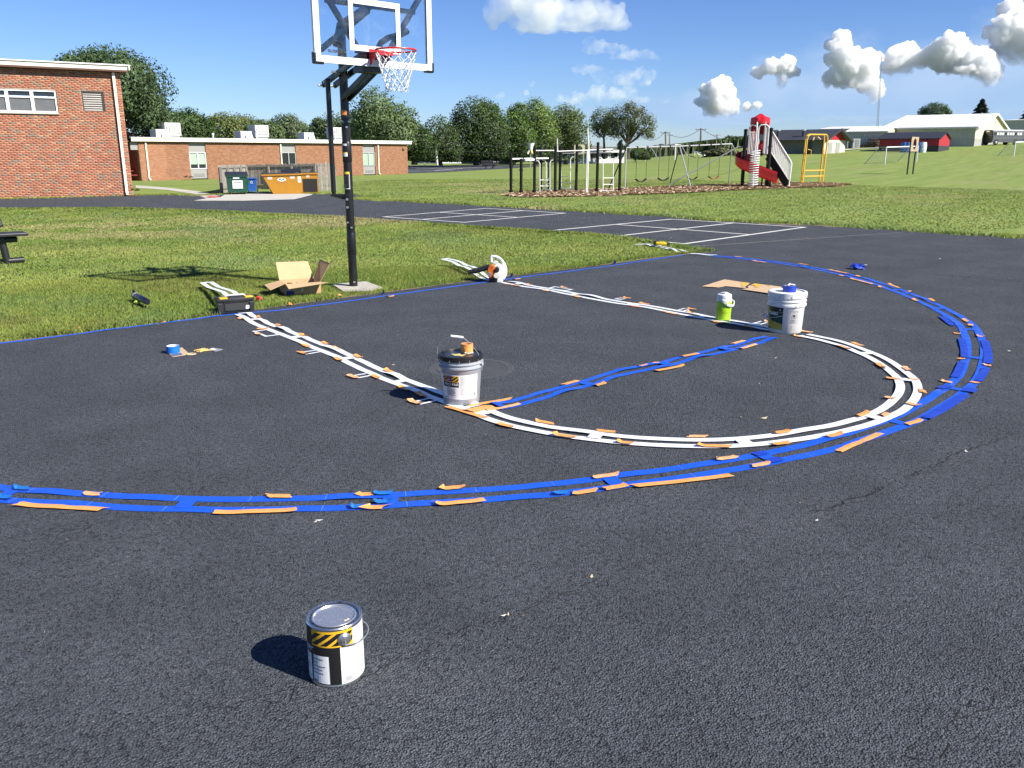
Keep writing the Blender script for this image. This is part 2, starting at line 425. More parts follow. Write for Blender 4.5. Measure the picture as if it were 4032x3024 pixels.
asphalt = tag(part('asphalt', MB().poly([(a, b, .004) for a, b in ASPH]), M_ASPH), kind='structure')
WEDGE = ef+eb[1:]

# seam and cracks in the sealed surface
M_CRACK = mat('open_crack', (.004, .004, .0045), .9)
def crack(pix, w=.006, seed=0, amp=.03):
    r = np.random.default_rng(seed); pts = []
    g = [at(*q)[:2] for q in pix]
    for a, b in zip(g[:-1], g[1:]):
        L = np.hypot(*(b-a)); k = max(2, int(L/.028)); n = np.array([-(b-a)[1], (b-a)[0]])/L
        o = 0
        for i in range(k): o = .7*o+r.normal(0, amp*.6); pts.append(a+(b-a)*i/k+n*o)
    mb = MB()
    for a, b in zip(pts[:-1], pts[1:]):
        if r.random() < .34: continue
        n = np.array([-(b-a)[1], (b-a)[0]]); n /= max(np.hypot(*n), 1e-6); w0, w1 = w*r.uniform(.2, 1.1), w*r.uniform(.2, 1.1)
        mb.add([(*(a-n*w0), .0055), (*(a+n*w0), .0055), (*(b+n*w1), .0055), (*(b-n*w1), .0055)], [(0, 3, 2, 1)])
    part('crack', mb, M_CRACK, asphalt)
CR0 = crack
def crack(pix, w=.006, seed=0, amp=.03):
    CR0(pix, w*.7, seed, amp*.45); CR0(pix, w*.5, seed+40, amp*1.1)
crack([(430, 1545), (640, 1490), (800, 1460), (930, 1395), (1090, 1330), (1210, 1290), (1330, 1235)], .004, 1)
crack([(1330, 1235), (1500, 1180), (1640, 1140)], .003, 2)
crack([(1750, 1110), (1900, 1060), (2010, 1010), (2080, 975), (2212, 930)], .006, 3)
crack([(1640, 580), (1760, 572), (1850, 574), (1960, 585), (2090, 600), (2212, 610)], .014, 4, .05)
crack([(1620, 700), (1700, 790)], .003, 6)
crack([(1930, 1640), (2060, 1560), (2212, 1500)], .004, 7)
crack([(100, 1170), (190, 1140), (240, 1118)], .008, 8)
part('joint_line', MB().poly([(*at(1480, 535)[:2], .0065), (*at(1700, 520)[:2], .0065), (*at(1950, 503)[:2], .0065), (*at(1950, 502.2)[:2], .0065), (*at(1700, 518.6)[:2], .0065), (*at(1480, 533.5)[:2], .0065)]), mat('dusty_joint', (.10, .095, .085), .9, var=.4, vs=2), asphalt)

# painted four-square courts
M_PAINT = mat('court_paint', (.72, .71, .66), .7, var=.1, vs=6, col2=(.25, .25, .25), thr=(.66, .8))
def strip(mb, a, b, w, z):
    a = np.array(a[:2]); b = np.array(b[:2]); d = (b-a)/np.hypot(*(b-a)); n = np.array([-d[1], d[0]])*w/2; a = a-d*w/2; b = b+d*w/2
    mb.add([(*(a-n), z), (*(b-n), z), (*(b+n), z), (*(a+n), z)], [(0, 1, 2, 3)])
def four_square(c):
    c = [at(*q)[:2] for q in c]
    L = [(c[0], c[1]), (c[1], c[2]), (c[2], c[3]), (c[3], c[0]), ((c[0]+c[1])/2, (c[2]+c[3])/2), ((c[1]+c[2])/2, (c[3]+c[0])/2)]
    for i, (a, b) in enumerate(L):
        mb = MB(); strip(mb, a, b, .085, .0085+.0005*i); part('painted_line', mb, M_PAINT, asphalt)
four_square([(829, 469), (1050, 450.5), (1220, 461), (1002, 481)])
four_square([(1187, 499), (1450, 474), (1738, 491.5), (1478, 527.5)])
# rubber-black round access cover set in the court behind the grey bucket
gc = at(1018, 797); mb = MB(); mb.lathe([(.0, .0075), (.285, .0075), (.29, .0055)], 48, gc); part('round_cover', mb, mat('worn_cover', (.048, .050, .052), .75, var=.2, vs=7, bump=.4, bs=90, col2=(.10, .095, .082), thr=(.55, .8), c2s=3), asphalt)
mb = MB(); mb.lathe([(.296, .0055), (.30, .0065), (.345, .0065), (.36, .0045)], 48, gc); part('cover_collar', mb, mat('worn_collar', (.050, .054, .06), .85, var=.3, vs=30, bump=.8, bs=120, col2=(.075, .073, .068), thr=(.55, .7), c2s=4), asphalt)

# concrete
Z2 = zr(480, 450, .36166)
def slab(name, pix, z, m, h=None):
    p = [at(*q)[:2] for q in pix]
    if sum(p[i][0]*p[(i+1) % len(p)][1]-p[(i+1) % len(p)][0]*p[i][1] for i in range(len(p))) < 0: p = p[::-1]
    return tag(part(name, MB().prism(p, z-.1, z), m), kind='structure')
pad = slab('concrete_pad', [Z2(*q) for q in [(790, 942), (930, 917), (1075, 905), (1130, 872), (1400, 850), (1700, 846), (2110, 840), (2062, 880), (1880, 925), (1300, 942)]], .014, mat('rusty_concrete', (.46, .44, .38), .85, var=.1, vs=1.5, col2=(.34, .2, .11), thr=(.66, .8), c2s=.9))
walk = slab('footpath', [Z2(*q) for q in [(150, 776), (400, 792), (600, 812), (850, 842), (1070, 893), (915, 915), (780, 868), (500, 826), (150, 801)]], .012, M_CONC)
dome = part('tactile_paving', MB().poly([(*at(*Z2(*q))[:2], .0185) for q in [(912, 909), (955, 888), (1070, 893), (1015, 914)]]), mat('tactile_red', (.5, .13, .11), .8, var=.15, vs=3), walk)
mb = MB()
gq = [at(*q)[:2] for q in [(718, 619), (790, 613), (826, 626), (800, 634), (742, 635)]]
mb.prism([tuple(q) for q in gq][::-1], -.1, .035); footing = tag(part('pole_footing', mb, mat('old_footing', (.42, .39, .33), .9, var=.2, vs=6, bump=.6, bs=60, col2=(.22, .18, .12), thr=(.55, .7))), kind='structure')
# bare gritty soil showing along the edge of the turf
def soil_strip(edge, w, name, seed):
    r = np.random.default_rng(seed); mb = MB(); e = rough_edge(edge, .12, .01, seed); L = []
    for i, p in enumerate(e):
        a = np.array(e[max(i-1, 0)]); b = np.array(e[min(i+1, len(e)-1)]); d = b-a; d /= max(np.hypot(*d), 1e-6); n = np.array([-d[1], d[0]])
        p = np.array(p); L.append(((*(p-n*w*.4*r.uniform(.6, 1)), .0065), (*(p+n*w*r.uniform(.4, 1.5)), .0045)))
    for i in range(len(L)-1): mb.add([L[i][0], L[i+1][0], L[i+1][1], L[i][1]], [(0, 1, 2, 3)])
    return tag(part(name, mb, mat('gritty_soil', (.17, .125, .075), .95, var=.4, vs=25, bump=1, bs=70, bd=.01, col2=(.34, .29, .21), thr=(.52, .66), c2s=40)), kind='structure')
soil_strip(EDGE_F[1:], .09, 'soil_verge', 5)
soil_strip([at(*q)[:2] for q in [(1870, 492), (1760, 486), (1640, 482)]], .25, 'soil_verge', 6)

# wood-chip bed under the play equipment
MULCH = [at(*q)[:2] for q in [(1083, 423), (1150, 427), (1300, 424), (1450, 419), (1560, 413), (1700, 407), (1800, 404), (1843, 399), (1800, 395.5), (1700, 395), (1560, 399), (1440, 404), (1300, 409), (1200, 413), (1120, 416)]]
mulch = tag(part('wood_chip_bed', MB().poly([(*q, .03) for q in rough_edge(MULCH+[MULCH[0]], .5, .12, 9)[:-1]]), mat('wood_chips', (.46, .34, .22), .95, var=.5, vs=9, bump=1, bs=14, bd=.05, col2=(.32, .23, .15), thr=(.5, .62), c2s=7)), kind='structure')
def chips():
    r = np.random.default_rng(4); mb_v = []; P = np.array(MULCH); lo, hi = P.min(0), P.max(0); n = 14000
    q = lo+(hi-lo)*r.random((n*5, 2)); q = q[inside(q, MULCH)][:n]; n = len(q)
    a = r.random(n)*pi; L = r.uniform(.05, .13, n); w = r.uniform(.015, .04, n); t = r.uniform(-.25, .25, n); z = .033+r.random(n)*.025
    dx, dy = np.cos(a), np.sin(a); V = np.zeros((n, 4, 3))
    for k, (i, j) in enumerate([(-1, -1), (1, -1), (1, 1), (-1, 1)]):
        V[:, k, 0] = q[:, 0]+dx*L*i-dy*w*j; V[:, k, 1] = q[:, 1]+dy*L*i+dx*w*j; V[:, k, 2] = z+i*L*t*.5+j*.01
    c = np.array([[.58, .45, .31], [.44, .32, .21], [.52, .40, .27], [.34, .24, .16], [.64, .52, .38]])[r.integers(0, 5, n)]
    me = np_mesh('chips', V.reshape(-1, 3), np.arange(n*4), np.full(n, 4), np.repeat(c, 4, 0))
    return tag(link('wood_chips', me, attr_mat('chip', .9)), 'brown wood chips spread under the playground equipment', 'wood chips', kind='stuff')
def inside(q, poly):
    x, y = q[:, 0], q[:, 1]; c = np.zeros(len(q), bool); P = np.array([p[:2] for p in poly]); k = len(P)
    for i in range(k):
        x1, y1 = P[i]; x2, y2 = P[(i+1) % k]
        if y1 == y2: continue
        c ^= ((y1 > y) != (y2 > y)) & (x < (x2-x1)*(y-y1)/(y2-y1)+x1)
    return c
chips()

# far tarred play area beyond the brick wing, with painted court lines
far = tag(part('far_asphalt', MB().poly([(*at(*q)[:2], .008) for q in [(870, 375), (960, 372), (1100, 364), (1190, 358.5), (1040, 357.5), (870, 358)]]), M_ASPH), kind='structure')
for a, b in [((880, 370.5), (980, 368)), ((900, 365), (1060, 362.5)), ((940, 368.5), (1000, 364)), ((1000, 362.5), (1120, 360.5))]:
    mb = MB(); strip(mb, at(*a), at(*b), .2, .0125); part('painted_line', mb, M_PAINT, far)
ZR = zr(2950, 340, .48915)
g = [at(*ZR(*q)) for q in [(760, 512), (1040, 497), (1040, 502), (900, 507), (770, 520)]]
mb = MB().add([(a, b, c+.12) for a, b, c in g], [(0, 1, 2, 3, 4)]); tag(part('gravel_drive', mb, mat('pale_gravel', (.5, .47, .41), .95, var=.2, vs=1, bump=1, bs=30)), kind='structure')

# ================================================================ brick buildings
M_BRICK = attr_mat('fired_brick', .85, bump=.5, bs=45)
PAL_GYM = [(.375, .150, .088), (.350, .132, .076), (.40, .175, .10), (.325, .118, .07), (.44, .235, .13), (.27, .18, .125), (.235, .175, .13), (.41, .19, .108), (.36, .14, .083), (.37, .146, .086), (.385, .158, .092), (.36, .138, .08)]
PAL_WING = [(0.322, 0.158, 0.087), (0.304, 0.140, 0.076), (0.341, 0.177, 0.099), (0.285, 0.127, 0.071), (0.335, 0.167, 0.096), (0.310, 0.146, 0.081)]
BR_L, BR_H, BR_J = .194, .0572, .0095
def brick_mesh(L, c):
    mb = MB().box((L/2, .012, BR_H/2), (L, .024, BR_H)); me = bpy.data.meshes.new('brick'); me.from_pydata(mb.v, [], mb.f); me.update()
    a = me.attributes.new('tint', 'FLOAT_COLOR', 'POINT'); a.data.foreach_set('color', np.tile(np.array([*c, 1], np.float32), len(me.vertices))); me.materials.append(M_BRICK); return me
def brick_wall(root, L, H, openings, pal, mortar, seed, x0=0.):
    """bricks proud of a mortar wall; root-local x along the wall, -y outward"""
    r = np.random.default_rng(seed)
    us = sorted({x0, L}|{o[0] for o in openings}|{o[1] for o in openings}); zs = sorted({0., H}|{o[2] for o in openings}|{o[3] for o in openings})
    mb = MB()
    for a, b in zip(us[:-1], us[1:]):
        for c, d in zip(zs[:-1], zs[1:]):
            m1, m2 = (a+b)/2, (c+d)/2
            if any(o[0] < m1 < o[1] and o[2] < m2 < o[3] for o in openings): continue
            mb.box((m1, .131, m2), (b-a, .25, d-c))
    wall = part('wall', mb, mortar, root)
    full, cut = [], []
    z = 0.; row = 0
    while z+BR_H <= H+.001:
        x = x0-(row % 2)*(BR_L+BR_J)/2
        spans = [(x0, L)]
        for o in openings:
            if o[2]-.004 < z+BR_H/2 < o[3]+.004:
                ns = []
                for s in spans:
                    if o[1] <= s[0] or o[0] >= s[1]: ns.append(s); continue
                    if o[0] > s[0]: ns.append((s[0], o[0]))
                    if o[1] < s[1]: ns.append((o[1], s[1]))
                spans = ns
        while x < L:
            for s in spans:
                a, b = max(x, s[0]+.002), min(x+BR_L, s[1]-.002)
                if b-a > .02:
                    k = r.integers(0, len(pal)); (full if b-a > BR_L-.001 else cut).append((a, z, b-a, k))
            x += BR_L+BR_J
        z += BR_H+BR_J; row += 1
    Mw = PM[root.name]
    cp = Vector(CAM); full.sort(key=lambda q: (Mw@Vector((q[0], 0, q[1]))-cp).length)
    near, rest = full[:300], full[300:]+cut
    metas = [brick_mesh(BR_L, c) for c in pal]
    for a, z, w, k in near:
        o = bpy.data.objects.new('brick', metas[k]); COL.objects.link(o); o.parent = root; o.location = (a, r.normal(0, .0012), z+BR_J)
    n = len(rest); R = np.array([(a, z, w) for a, z, w, k in rest]); K = np.array([q[3] for q in rest])
    V = np.zeros((n, 8, 3)); y = r.normal(0, .0012, n)
    for i, (ix, iy, iz) in enumerate([(0, 0, 0), (1, 0, 0), (1, 0, 1), (0, 0, 1), (0, 1, 0), (1, 1, 0), (1, 1, 1), (0, 1, 1)]):
        V[:, i, 0] = R[:, 0]+ix*R[:, 2]; V[:, i, 1] = y+iy*.022; V[:, i, 2] = R[:, 1]+BR_J+iz*BR_H
    F = np.array([[0, 1, 2, 3], [0, 4, 5, 1], [3, 2, 6, 7], [0, 3, 7, 4], [1, 5, 6, 2]]); FF = (np.arange(n)[:, None, None]*8+F[None]).reshape(-1)
    col = np.array(pal)[K]*r.uniform(.88, 1.12, (n, 1))
    me = np_mesh('brickwork', V.reshape(-1, 3), FF, np.full(n*5, 4), np.repeat(col, 8, 0)); o = link('brickwork', me, M_BRICK, root); o['kind'] = 'stuff'
M_MORT = mat('mortar_red', (.40, .27, .20), .9, var=.15, vs=9); M_MORT2 = mat('mortar_tan', (.36, .225, .14), .9, var=.15, vs=9)
M_FASC = mat('cream_fascia', (.78, .74, .60), .5, var=.06, vs=3, col2=(.5, .47, .38), thr=(.68, .85)); M_CAP = mat('white_coping', (.8, .8, .78), .45, var=.06, vs=2)
M_WFR = mat('white_frame', (.78, .78, .77), .45); M_ALU = mat('aluminium_frame', (.6, .6, .58), .4, .6); M_PANEL = mat('grey_panel', (.27, .265, .25), .6, var=.05, vs=2)
M_ROOF = mat('tar_roof', (.16, .155, .15), .9)
def glass(name, col, rough=.06, tr=.0):
    m = mat(name, col, rough, spec=.6); return m
M_GLASS = glass('dark_glass', (.018, .022, .026)); M_SCREEN = mat('insect_screen', (.10, .105, .11), .55, var=.2, vs=5, bump=.3, bs=400); M_BLIND = mat('green_blind', (.33, .43, .33), .25, spec=.6, var=.06, vs=1)
def frame_rect(mb, x0, x1, z0, z1, w, y, d):
    mb.box(((x0+x1)/2, y, z0+w/2), (x1-x0, d, w)); mb.box(((x0+x1)/2, y, z1-w/2), (x1-x0, d, w))
    mb.box((x0+w/2, y, (z0+z1)/2), (w, d, z1-z0-2*w)); mb.box((x1-w/2, y, (z0+z1)/2), (w, d, z1-z0-2*w))

# --- tall block on the left
A, B = at(0, 430), at(288.5, 423); ang = math.atan2(B[1]-A[1], B[0]-A[0]); off = np.array([cos(ang), sin(ang)])*4.; A2 = np.array([A[0]-off[0], A[1]-off[1], 0]); L = float(np.hypot(*(B-A2)[:2])); H = 4.86
gym = thing('brick_hall', 'tall red brick school block with cream roof edge at the left edge', 'building', A2, ang)
Z1 = zr(0, 150, .42194)
def gw(zx, zy): return onwall(A2, B, *Z1(zx, zy))
u1 = gw(548, 710)[0]; uz0, uz1 = gw(500, 712)[1], gw(480, 487)[1]; pw = u1-gw(305, 600)[0]
wins = [(u1-pw*(i+1), u1-pw*i) for i in range(4)]
v0, v1 = gw(768, 600)[0], gw(972, 600)[0]; vz0, vz1 = gw(870, 690)[1], gw(860, 495)[1]
brick_wall(gym, L, H, [(u1-pw*4, u1, uz0, uz1), (v0, v1, vz0, vz1)], PAL_GYM, M_MORT, 11)
for a, b in wins:
    mb = MB(); frame_rect(mb, a+.004, b-.004, uz0+.06, uz1-.003, .055, .07, .09); zm = uz0+(uz1-uz0)*.70; mb.box(((a+b)/2, .07, zm), (b-a-.12, .08, .06))
    w = part('window', mb, M_WFR, gym)
    part('pane', MB().box(((a+b)/2, .095, (zm+uz1)/2), (b-a-.1, .01, uz1-zm-.1)), M_GLASS, w)
    part('screen', MB().box(((a+b)/2, .085, (uz0+zm)/2+.03), (b-a-.1, .01, zm-uz0-.08)), M_SCREEN, w)
part('window_sill', MB().box((u1-pw*2, .03, uz0+.03), (pw*4+.02, .2, .055)), mat('stone_sill', (.5, .46, .38), .8), gym)
mb = MB(); frame_rect(mb, v0+.003, v1-.003, vz0+.003, vz1-.003, .05, .08, .1); vent = part('louvre_vent', mb, mat('bronze_frame', (.045, .038, .033), .5), gym)
part('vent_backing', MB().box(((v0+v1)/2, .14, (vz0+vz1)/2), (v1-v0-.1, .01, vz1-vz0-.1)), mat('vent_dark', (.02, .02, .02), .9), vent)
for i in range(8):
    z = vz0+.05+(vz1-vz0-.1)*(i+.5)/8; h = (vz1-vz0-.1)/8
    Mx = Matrix.Translation(((v0+v1)/2, .085, z)) @ Matrix.Rotation(rad(-38), 4, 'X'); part('louvre_blade', MB().box(None, (v1-v0-.11, .012, h*1.15), M=Mx), mat('weathered_blade', (.33, .31, .28), .6, var=.15, vs=4), vent)
part('soffit', MB().box(((L-.4)/2+.2, 5.7, H+.05), (L+.5, 12, .07)), mat('brown_soffit', (.10, .05, .035), .8), gym)
part('fascia', MB().box((L/2+.1, -.18, H+.17), (L+.55, .05, .16)).box((L+.34, 5.7, H+.17), (.05, 12, .16)), M_FASC, gym)
part('coping', MB().box((L/2+.1, -.20, H+.275), (L+.6, .12, .04)), M_CAP, gym)
part('roof', MB().box((L/2, 5.8, H+.29), (L+.7, 12.1, .03)), M_ROOF, gym)
part('side_wall', MB().box((L-.125, 6.2, H/2), (.244, 11.8, H)), M_MORT, gym)
du = gw(1130, 1000)[0]
mb = MB(); mb.box((du, -.075, H/2+.02), (.105, .09, H-.06), bev=.008); mb.box((du, -.13, .1), (.11, .2, .09), bev=.008); part('downspout', mb, M_FASC, gym, label='cream square downspout')
weed_spots = [(at(292, 420), .35, 26), (at(297, 418), .25, 18)]

# --- long low wing
A, B = at(296, 391), at(881.5, 376); ang = math.atan2(B[1]-A[1], B[0]-A[0]); L = float(np.hypot(*(B-A)[:2])); H = 2.40
wing = thing('brick_wing', 'long low orange brick school wing with flat roof and white roof edge', 'building', A, ang); off3 = np.array([-sin(ang), cos(ang), 0])*3
Z4 = zr(1200, 350, .27122)
def ww(px, py=385): return onwall(A, B, px, py)[0]
alc = (0.0, ww(*Z2(255, 540))+.0)
bays = [(ww(*Z2(742, 520)), ww(*Z2(925, 520))), (ww(*Z2(1742, 470)), ww(*Z2(1898, 470))), (ww(*Z4(845, 1000)), ww(*Z4(1025, 1000)))]
brick_wall(wing, L, H, [(alc[0]-.01, alc[1]-.35, -.01, H+.01)]+[(a, b, .0, H) for a, b in bays], PAL_WING, M_MORT2, 12)
for i, (a, b) in enumerate(bays):
    top, sill = H*.74, H*.285
    w = part('window_bay', MB().box(((a+b)/2, .12, (H+top)/2), (b-a-.01, .06, H-top)), M_PANEL, wing); part('lower_panel', MB().box(((a+b)/2, .12, sill/2+.03), (b-a-.01, .06, sill-.06)), M_PANEL, w)
    mb = MB(); frame_rect(mb, a+.006, b-.006, sill, top, .05, .09, .08); mb.box(((a+b)/2, .085, (sill+top)/2), (.06, .09, top-sill-.1)); part('window_frame', mb, M_ALU if i != 0 else M_WFR, w)
    for k in (0, 1):
        x0 = a+.055+k*((b-a)/2-.03); x1 = x0+(b-a)/2-.085
        lite = part('pane', MB().box(((x0+x1)/2, .125, (sill+top)/2), (x1-x0, .008, top-sill-.1)), M_GLASS, w)
        if i != 1: part('blind', MB().box(((x0+x1)/2, .117, (sill+top)/2+(.11 if i == 0 else .01)), (x1-x0-.01, .004, (top-sill-.12)*(.72 if i == 0 else .98))), M_BLIND, w)
    part('vent_grille', MB().box(((a+b)/2+.04, .082, sill*.42), ((b-a)*.62, .02, sill*.28)), mat('grille_grey', (.2, .195, .185), .6), w)
part('soffit', MB().box((L/2+.05, 5.8, H+.03), (L+.3, 11.9, .05)), mat('brown_soffit', (.1, .05, .035), .8), wing)
part('fascia', MB().box((L/2+.05, -.22, H+.15), (L+.5, .05, .2)).box((L+.27, 5.8, H+.15), (.05, 12, .2)), M_FASC, wing)
part('coping', MB().box((L/2+.05, -.24, H+.275), (L+.56, .12, .05)), M_CAP, wing)
part('roof', MB().box((L/2, 6, H+.26), (L+.4, 12, .02)), M_ROOF, wing)
part('side_wall', MB().box((L-.13, 6.2, H/2), (.24, 11.6, H)), M_MORT2, wing)
mb = MB(); mb.box((alc[1]/2-.3, 3., H/2), (alc[1]+1.2, .2, H)); mb.box((alc[1]-.28, 1.6, H/2), (.12, 2.6, H)); mb.box((-.6, 1.5, H/2), (.12, 2.9, H)); part('alcove_wall', mb, mat('alcove_brick', (.30, .12, .075), .9, var=.2, vs=4), wing)
part('alcove_panel', MB().box((alc[1]/2-.25, .1, H*.9), (alc[1]-.2, .08, H*.2)), M_PANEL, wing)
for px, py in [Z2(275, 540), Z2(1728, 440), Z4(1062, 1000)]:
    x = ww(px, py); mb = MB(); mb.box((x, -.06, H/2), (.09, .075, H-.03), bev=.006); mb.box((x+.01, -.11, .08), (.1, .17, .08)); part('downspout', mb, M_FASC, wing)
x = ww(*Z4(1430, 805)); mb = MB(); mb.box((x, -.07, H*.86), (.26, .13, .12), bev=.02); part('wall_light', mb, mat('bronze_lamp', (.22, .12, .06), .4), wing)
def roof_u(px): return onwall(A+off3, B+off3, px, 303)[0]
def ac_unit(px, label):
    x = roof_u(px); Mw = PM[wing.name]; p = Mw@Vector((x, 3, H+.27)); t = thing('air_conditioner', label, 'air conditioner', p, ang-.1, 'rooftop cooling units')
    part('curb', MB().box((0, 0, .1), (.92, .9, .2)), mat('curb_white', (.62, .62, .6), .6), t)
    part('casing', MB().box((0, 0, .63), (1.12, 1.05, .86), bev=.02), mat('unit_grey', (.55, .55, .52), .5, var=.08, vs=3), t)
    part('coil_recess', MB().box((.12, -.521, .68), (.8, .02, .64)), mat('coil_dark', (.22, .22, .21), .7), t)
    for i in range(9): part('fin', MB().box((-.22+i*.085, -.545, .68), (.045, .03, .62)), mat('unit_light', (.62, .62, .59), .5), t)
    for dz in (.3, .6): part('fan_slot', MB().box((-.45, -.528, dz+.1), (.1, .02, .2)), mat('coil_dark', (.22, .22, .21), .7), t)
ac_unit(369, 'boxy grey cooling unit on the low roof nearest the tall brick block'); ac_unit(560, 'boxy grey cooling unit in the middle of the low roof'); ac_unit(726, 'boxy grey cooling unit on the low roof partly behind the hoop pole')
def hood(px, label):
    x = roof_u(px); p = PM[wing.name]@Vector((x, 2.4, H+.27)); t = thing('exhaust_hood', label, 'roof vent', p, ang, 'sheet metal roof hoods')
    part('hood_body', MB().box((0, .1, .3), (.95, .8, .6), bev=.02), mat('hood_metal', (.6, .61, .6), .45, var=.06, vs=2), t)
    mb = MB(); mb.add([(-.14, -.31, .5), (.42, -.31, .5), (.42, -.31, .02), (-.14, -.31, .02), (-.14, -.56, .02), (.42, -.56, .02)], [(0, 3, 2, 1), (0, 1, 5, 4), (0, 4, 3), (1, 2, 5), (3, 4, 5, 2)])
    part('rain_hood', mb, mat('hood_metal', (.6, .61, .6), .45), t)
hood(338, 'pale sheet metal hood on the low roof beside the tall brick block'); hood(518, 'pale sheet metal hood on the middle of the low roof'); hood(653, 'pale sheet metal hood on the low roof left of the hoop pole')
for px, h, where in [(842/2212*800/PX+480/PX, .3, 'between the left hood and middle unit'), (693, .28, 'left of the hoop pole'), (524.5, .55, 'in front of the middle hood'), (712, .4, 'just behind the hoop strut')]:
    x = roof_u(px); p = PM[wing.name]@Vector((x, 1.2, H+.27)); t = thing('vent_pipe', 'short white vent pipe on the low roof '+where, 'vent pipe', p, 0, 'roof vent pipes')
    part('pipe', MB().cyl((0, 0, 0), (0, 0, h), .05, n=10), M_CAP, t); part('pipe_cap', MB().lathe([(.0, h+.1), (.09, h+.05), (.09, h-.02), (.05, h-.03)], 12), M_CAP, t)
# alcove furniture
g = PM[wing.name]@Vector((alc[1]*.45, 1.0, 0)); t = thing('picnic_table', 'dark picnic table with red edged planks in the shaded doorway', 'picnic table', g, ang)
mr = mat('table_red', (.25, .03, .035), .5); mk = mat('table_black', (.02, .02, .02), .5)
part('table_top', MB().box((0, 0, .62), (1.5, .6, .05)), mr, t); part('seat', MB().box((0, -.55, .36), (1.5, .24, .045)), mr, t); part('seat', MB().box((0, .55, .36), (1.5, .24, .045)), mr, t)
for s in (-.5, .5): part('leg', MB().bar((s, -.6, 0), (s, .15, .6), .05, .05).bar((s, .6, 0), (s, -.15, .6), .05, .05), mk, t)
g = PM[wing.name]@Vector((alc[1]*.42, 2.0, 0)); t = thing('litter_bin', 'black round litter bin in the shaded doorway of the wing', 'bin', g)
part('bin_body', MB().lathe([(0, 0), (.24, 0), (.27, .75), (.29, .77)], 20), mk, t, True); part('bin_lid', MB().lathe([(.3, .77), (.28, .86), (.12, .92), (0, .92)], 20), mk, t, True)

# ================================================================ bin enclosure
M_BOARD = [mat('grey_board_%s' % n, c, .9, var=.25, vs=7, bump=.5, bs=30) for n, c in (('light', (.36, .335, .30)), ('mid', (.30, .275, .24)), ('dark', (.24, .215, .185)), ('brown', (.29, .245, .195)))]
fence = thing('board_fence', 'weathered grey board fence around the rubbish containers', 'fence', at(*Z2(1085, 865)))
def fence_run(a, b, h0, h1, flip, seed, posts=True):
    r = np.random.default_rng(seed); a = np.array(a); b = np.array(b); d = b-a; L = np.hypot(*d[:2]); u = d/L; n = np.array([-u[1], u[0], 0])*flip; k = int(L/.105)
    for i in range(k):
        p = a+u*(i+.5)*L/k; h = h0+(h1-h0)*(i+.5)/k+r.normal(0, .018); c = p+n*(.045+r.normal(0, .003)); w = .097
        mb = MB(); e = w/2; pts = [(-e, 0), (e, 0), (e, h-.03), (e-.02, h), (-e+.02, h), (-e, h-.03)]
        vs = [tuple(c+u*x+n*dy+np.array([0, 0, z])) for dy in (-.008, .008) for x, z in pts]
        fs = [(0, 1, 2, 3, 4, 5), (11, 10, 9, 8, 7, 6)]+[(j, j+6, (j+1) % 6+6, (j+1) % 6) for j in range(6)]
        part('board', mb.add(vs, fs), M_BOARD[r.choice(4, p=[.3, .35, .2, .15])], fence, world=True)
    for z in (.18, .92): part('rail', MB().bar(a+np.array([0, 0, h0*z])+n*.012, b+np.array([0, 0, h1*z])+n*.012, .035, .075), M_BOARD[2], fence, world=True)
    m = max(2, int(L/1.1)+1)
    for i in range(m):
        p = a+d*(i/(m-1)); part('post', MB().box((p[0]-n[0]*.04, p[1]-n[1]*.04, h0*.47), (.085, .085, h0*.94), math.atan2(u[1], u[0])), M_BOARD[2], fence, world=True)
fa = at(*Z2(1085, 865)); fb = at(*Z2(1370, 812)); fc = at(*Z2(2120, 822)); fd = at(*Z2(2140, 832)); fe = at(*Z4(455, 1475))
hf = zat(fa, Z2(1062, 556)[1]); hb = zat(fb, Z2(1380, 548)[1]); hc = zat(fc, Z2(2110, 532)[1])
fence_run(fa, fb, hf, hb, 1, 1); fence_run(fb, fc, hb, hc, 1, 2); fence_run(fd, fe, hc, zat(fe, Z4(420, 1068)[1]), -1, 3)

def wheel(t, c, r, w, axis='x'):
    mb = MB(); v = Vector((1, 0, 0)) if axis == 'x' else Vector((0, 1, 0)); c = Vector(c)
    return part('wheel', mb.cyl(c-v*w/2, c+v*w/2, r, n=16), mat('rubber', (.018, .018, .018), .8), t)
# green container
g = at(*Z2(1262, 872)); yw = math.atan2(fb[1]-fa[1], fb[0]-fa[0])-.75; t = thing('green_dumpster', 'dark green rubbish dumpster with white notice in the board enclosure', 'dumpster', g, -.32)
mgr = mat('green_steel', (.008, .058, .036), .4, var=.2, vs=4, col2=(.07, .05, .035), thr=(.7, .8)); W, Dp, Hh = .86, .72, .78
mb = MB(); b0, b1 = .1, Hh; mb.add([(-W/2+.04, -Dp/2+.06, b0), (W/2-.04, -Dp/2+.06, b0), (W/2-.04, Dp/2, b0), (-W/2+.04, Dp/2, b0), (-W/2, -Dp/2, b1), (W/2, -Dp/2, b1), (W/2, Dp/2, b1+.1), (-W/2, Dp/2, b1+.1)], [(0, 3, 2, 1), (0, 1, 5, 4), (1, 2, 6, 5), (2, 3, 7, 6), (3, 0, 4, 7)]); part('body', mb, mgr, t)
part('rim', MB().bar((-W/2-.03, -Dp/2-.02, b1), (W/2+.03, -Dp/2-.02, b1), .05, .05).bar((-W/2-.02, -Dp/2, b1), (-W/2-.02, Dp/2, b1+.1), .04, .05).bar((W/2+.02, -Dp/2, b1), (W/2+.02, Dp/2, b1+.1), .04, .05), mgr, t)
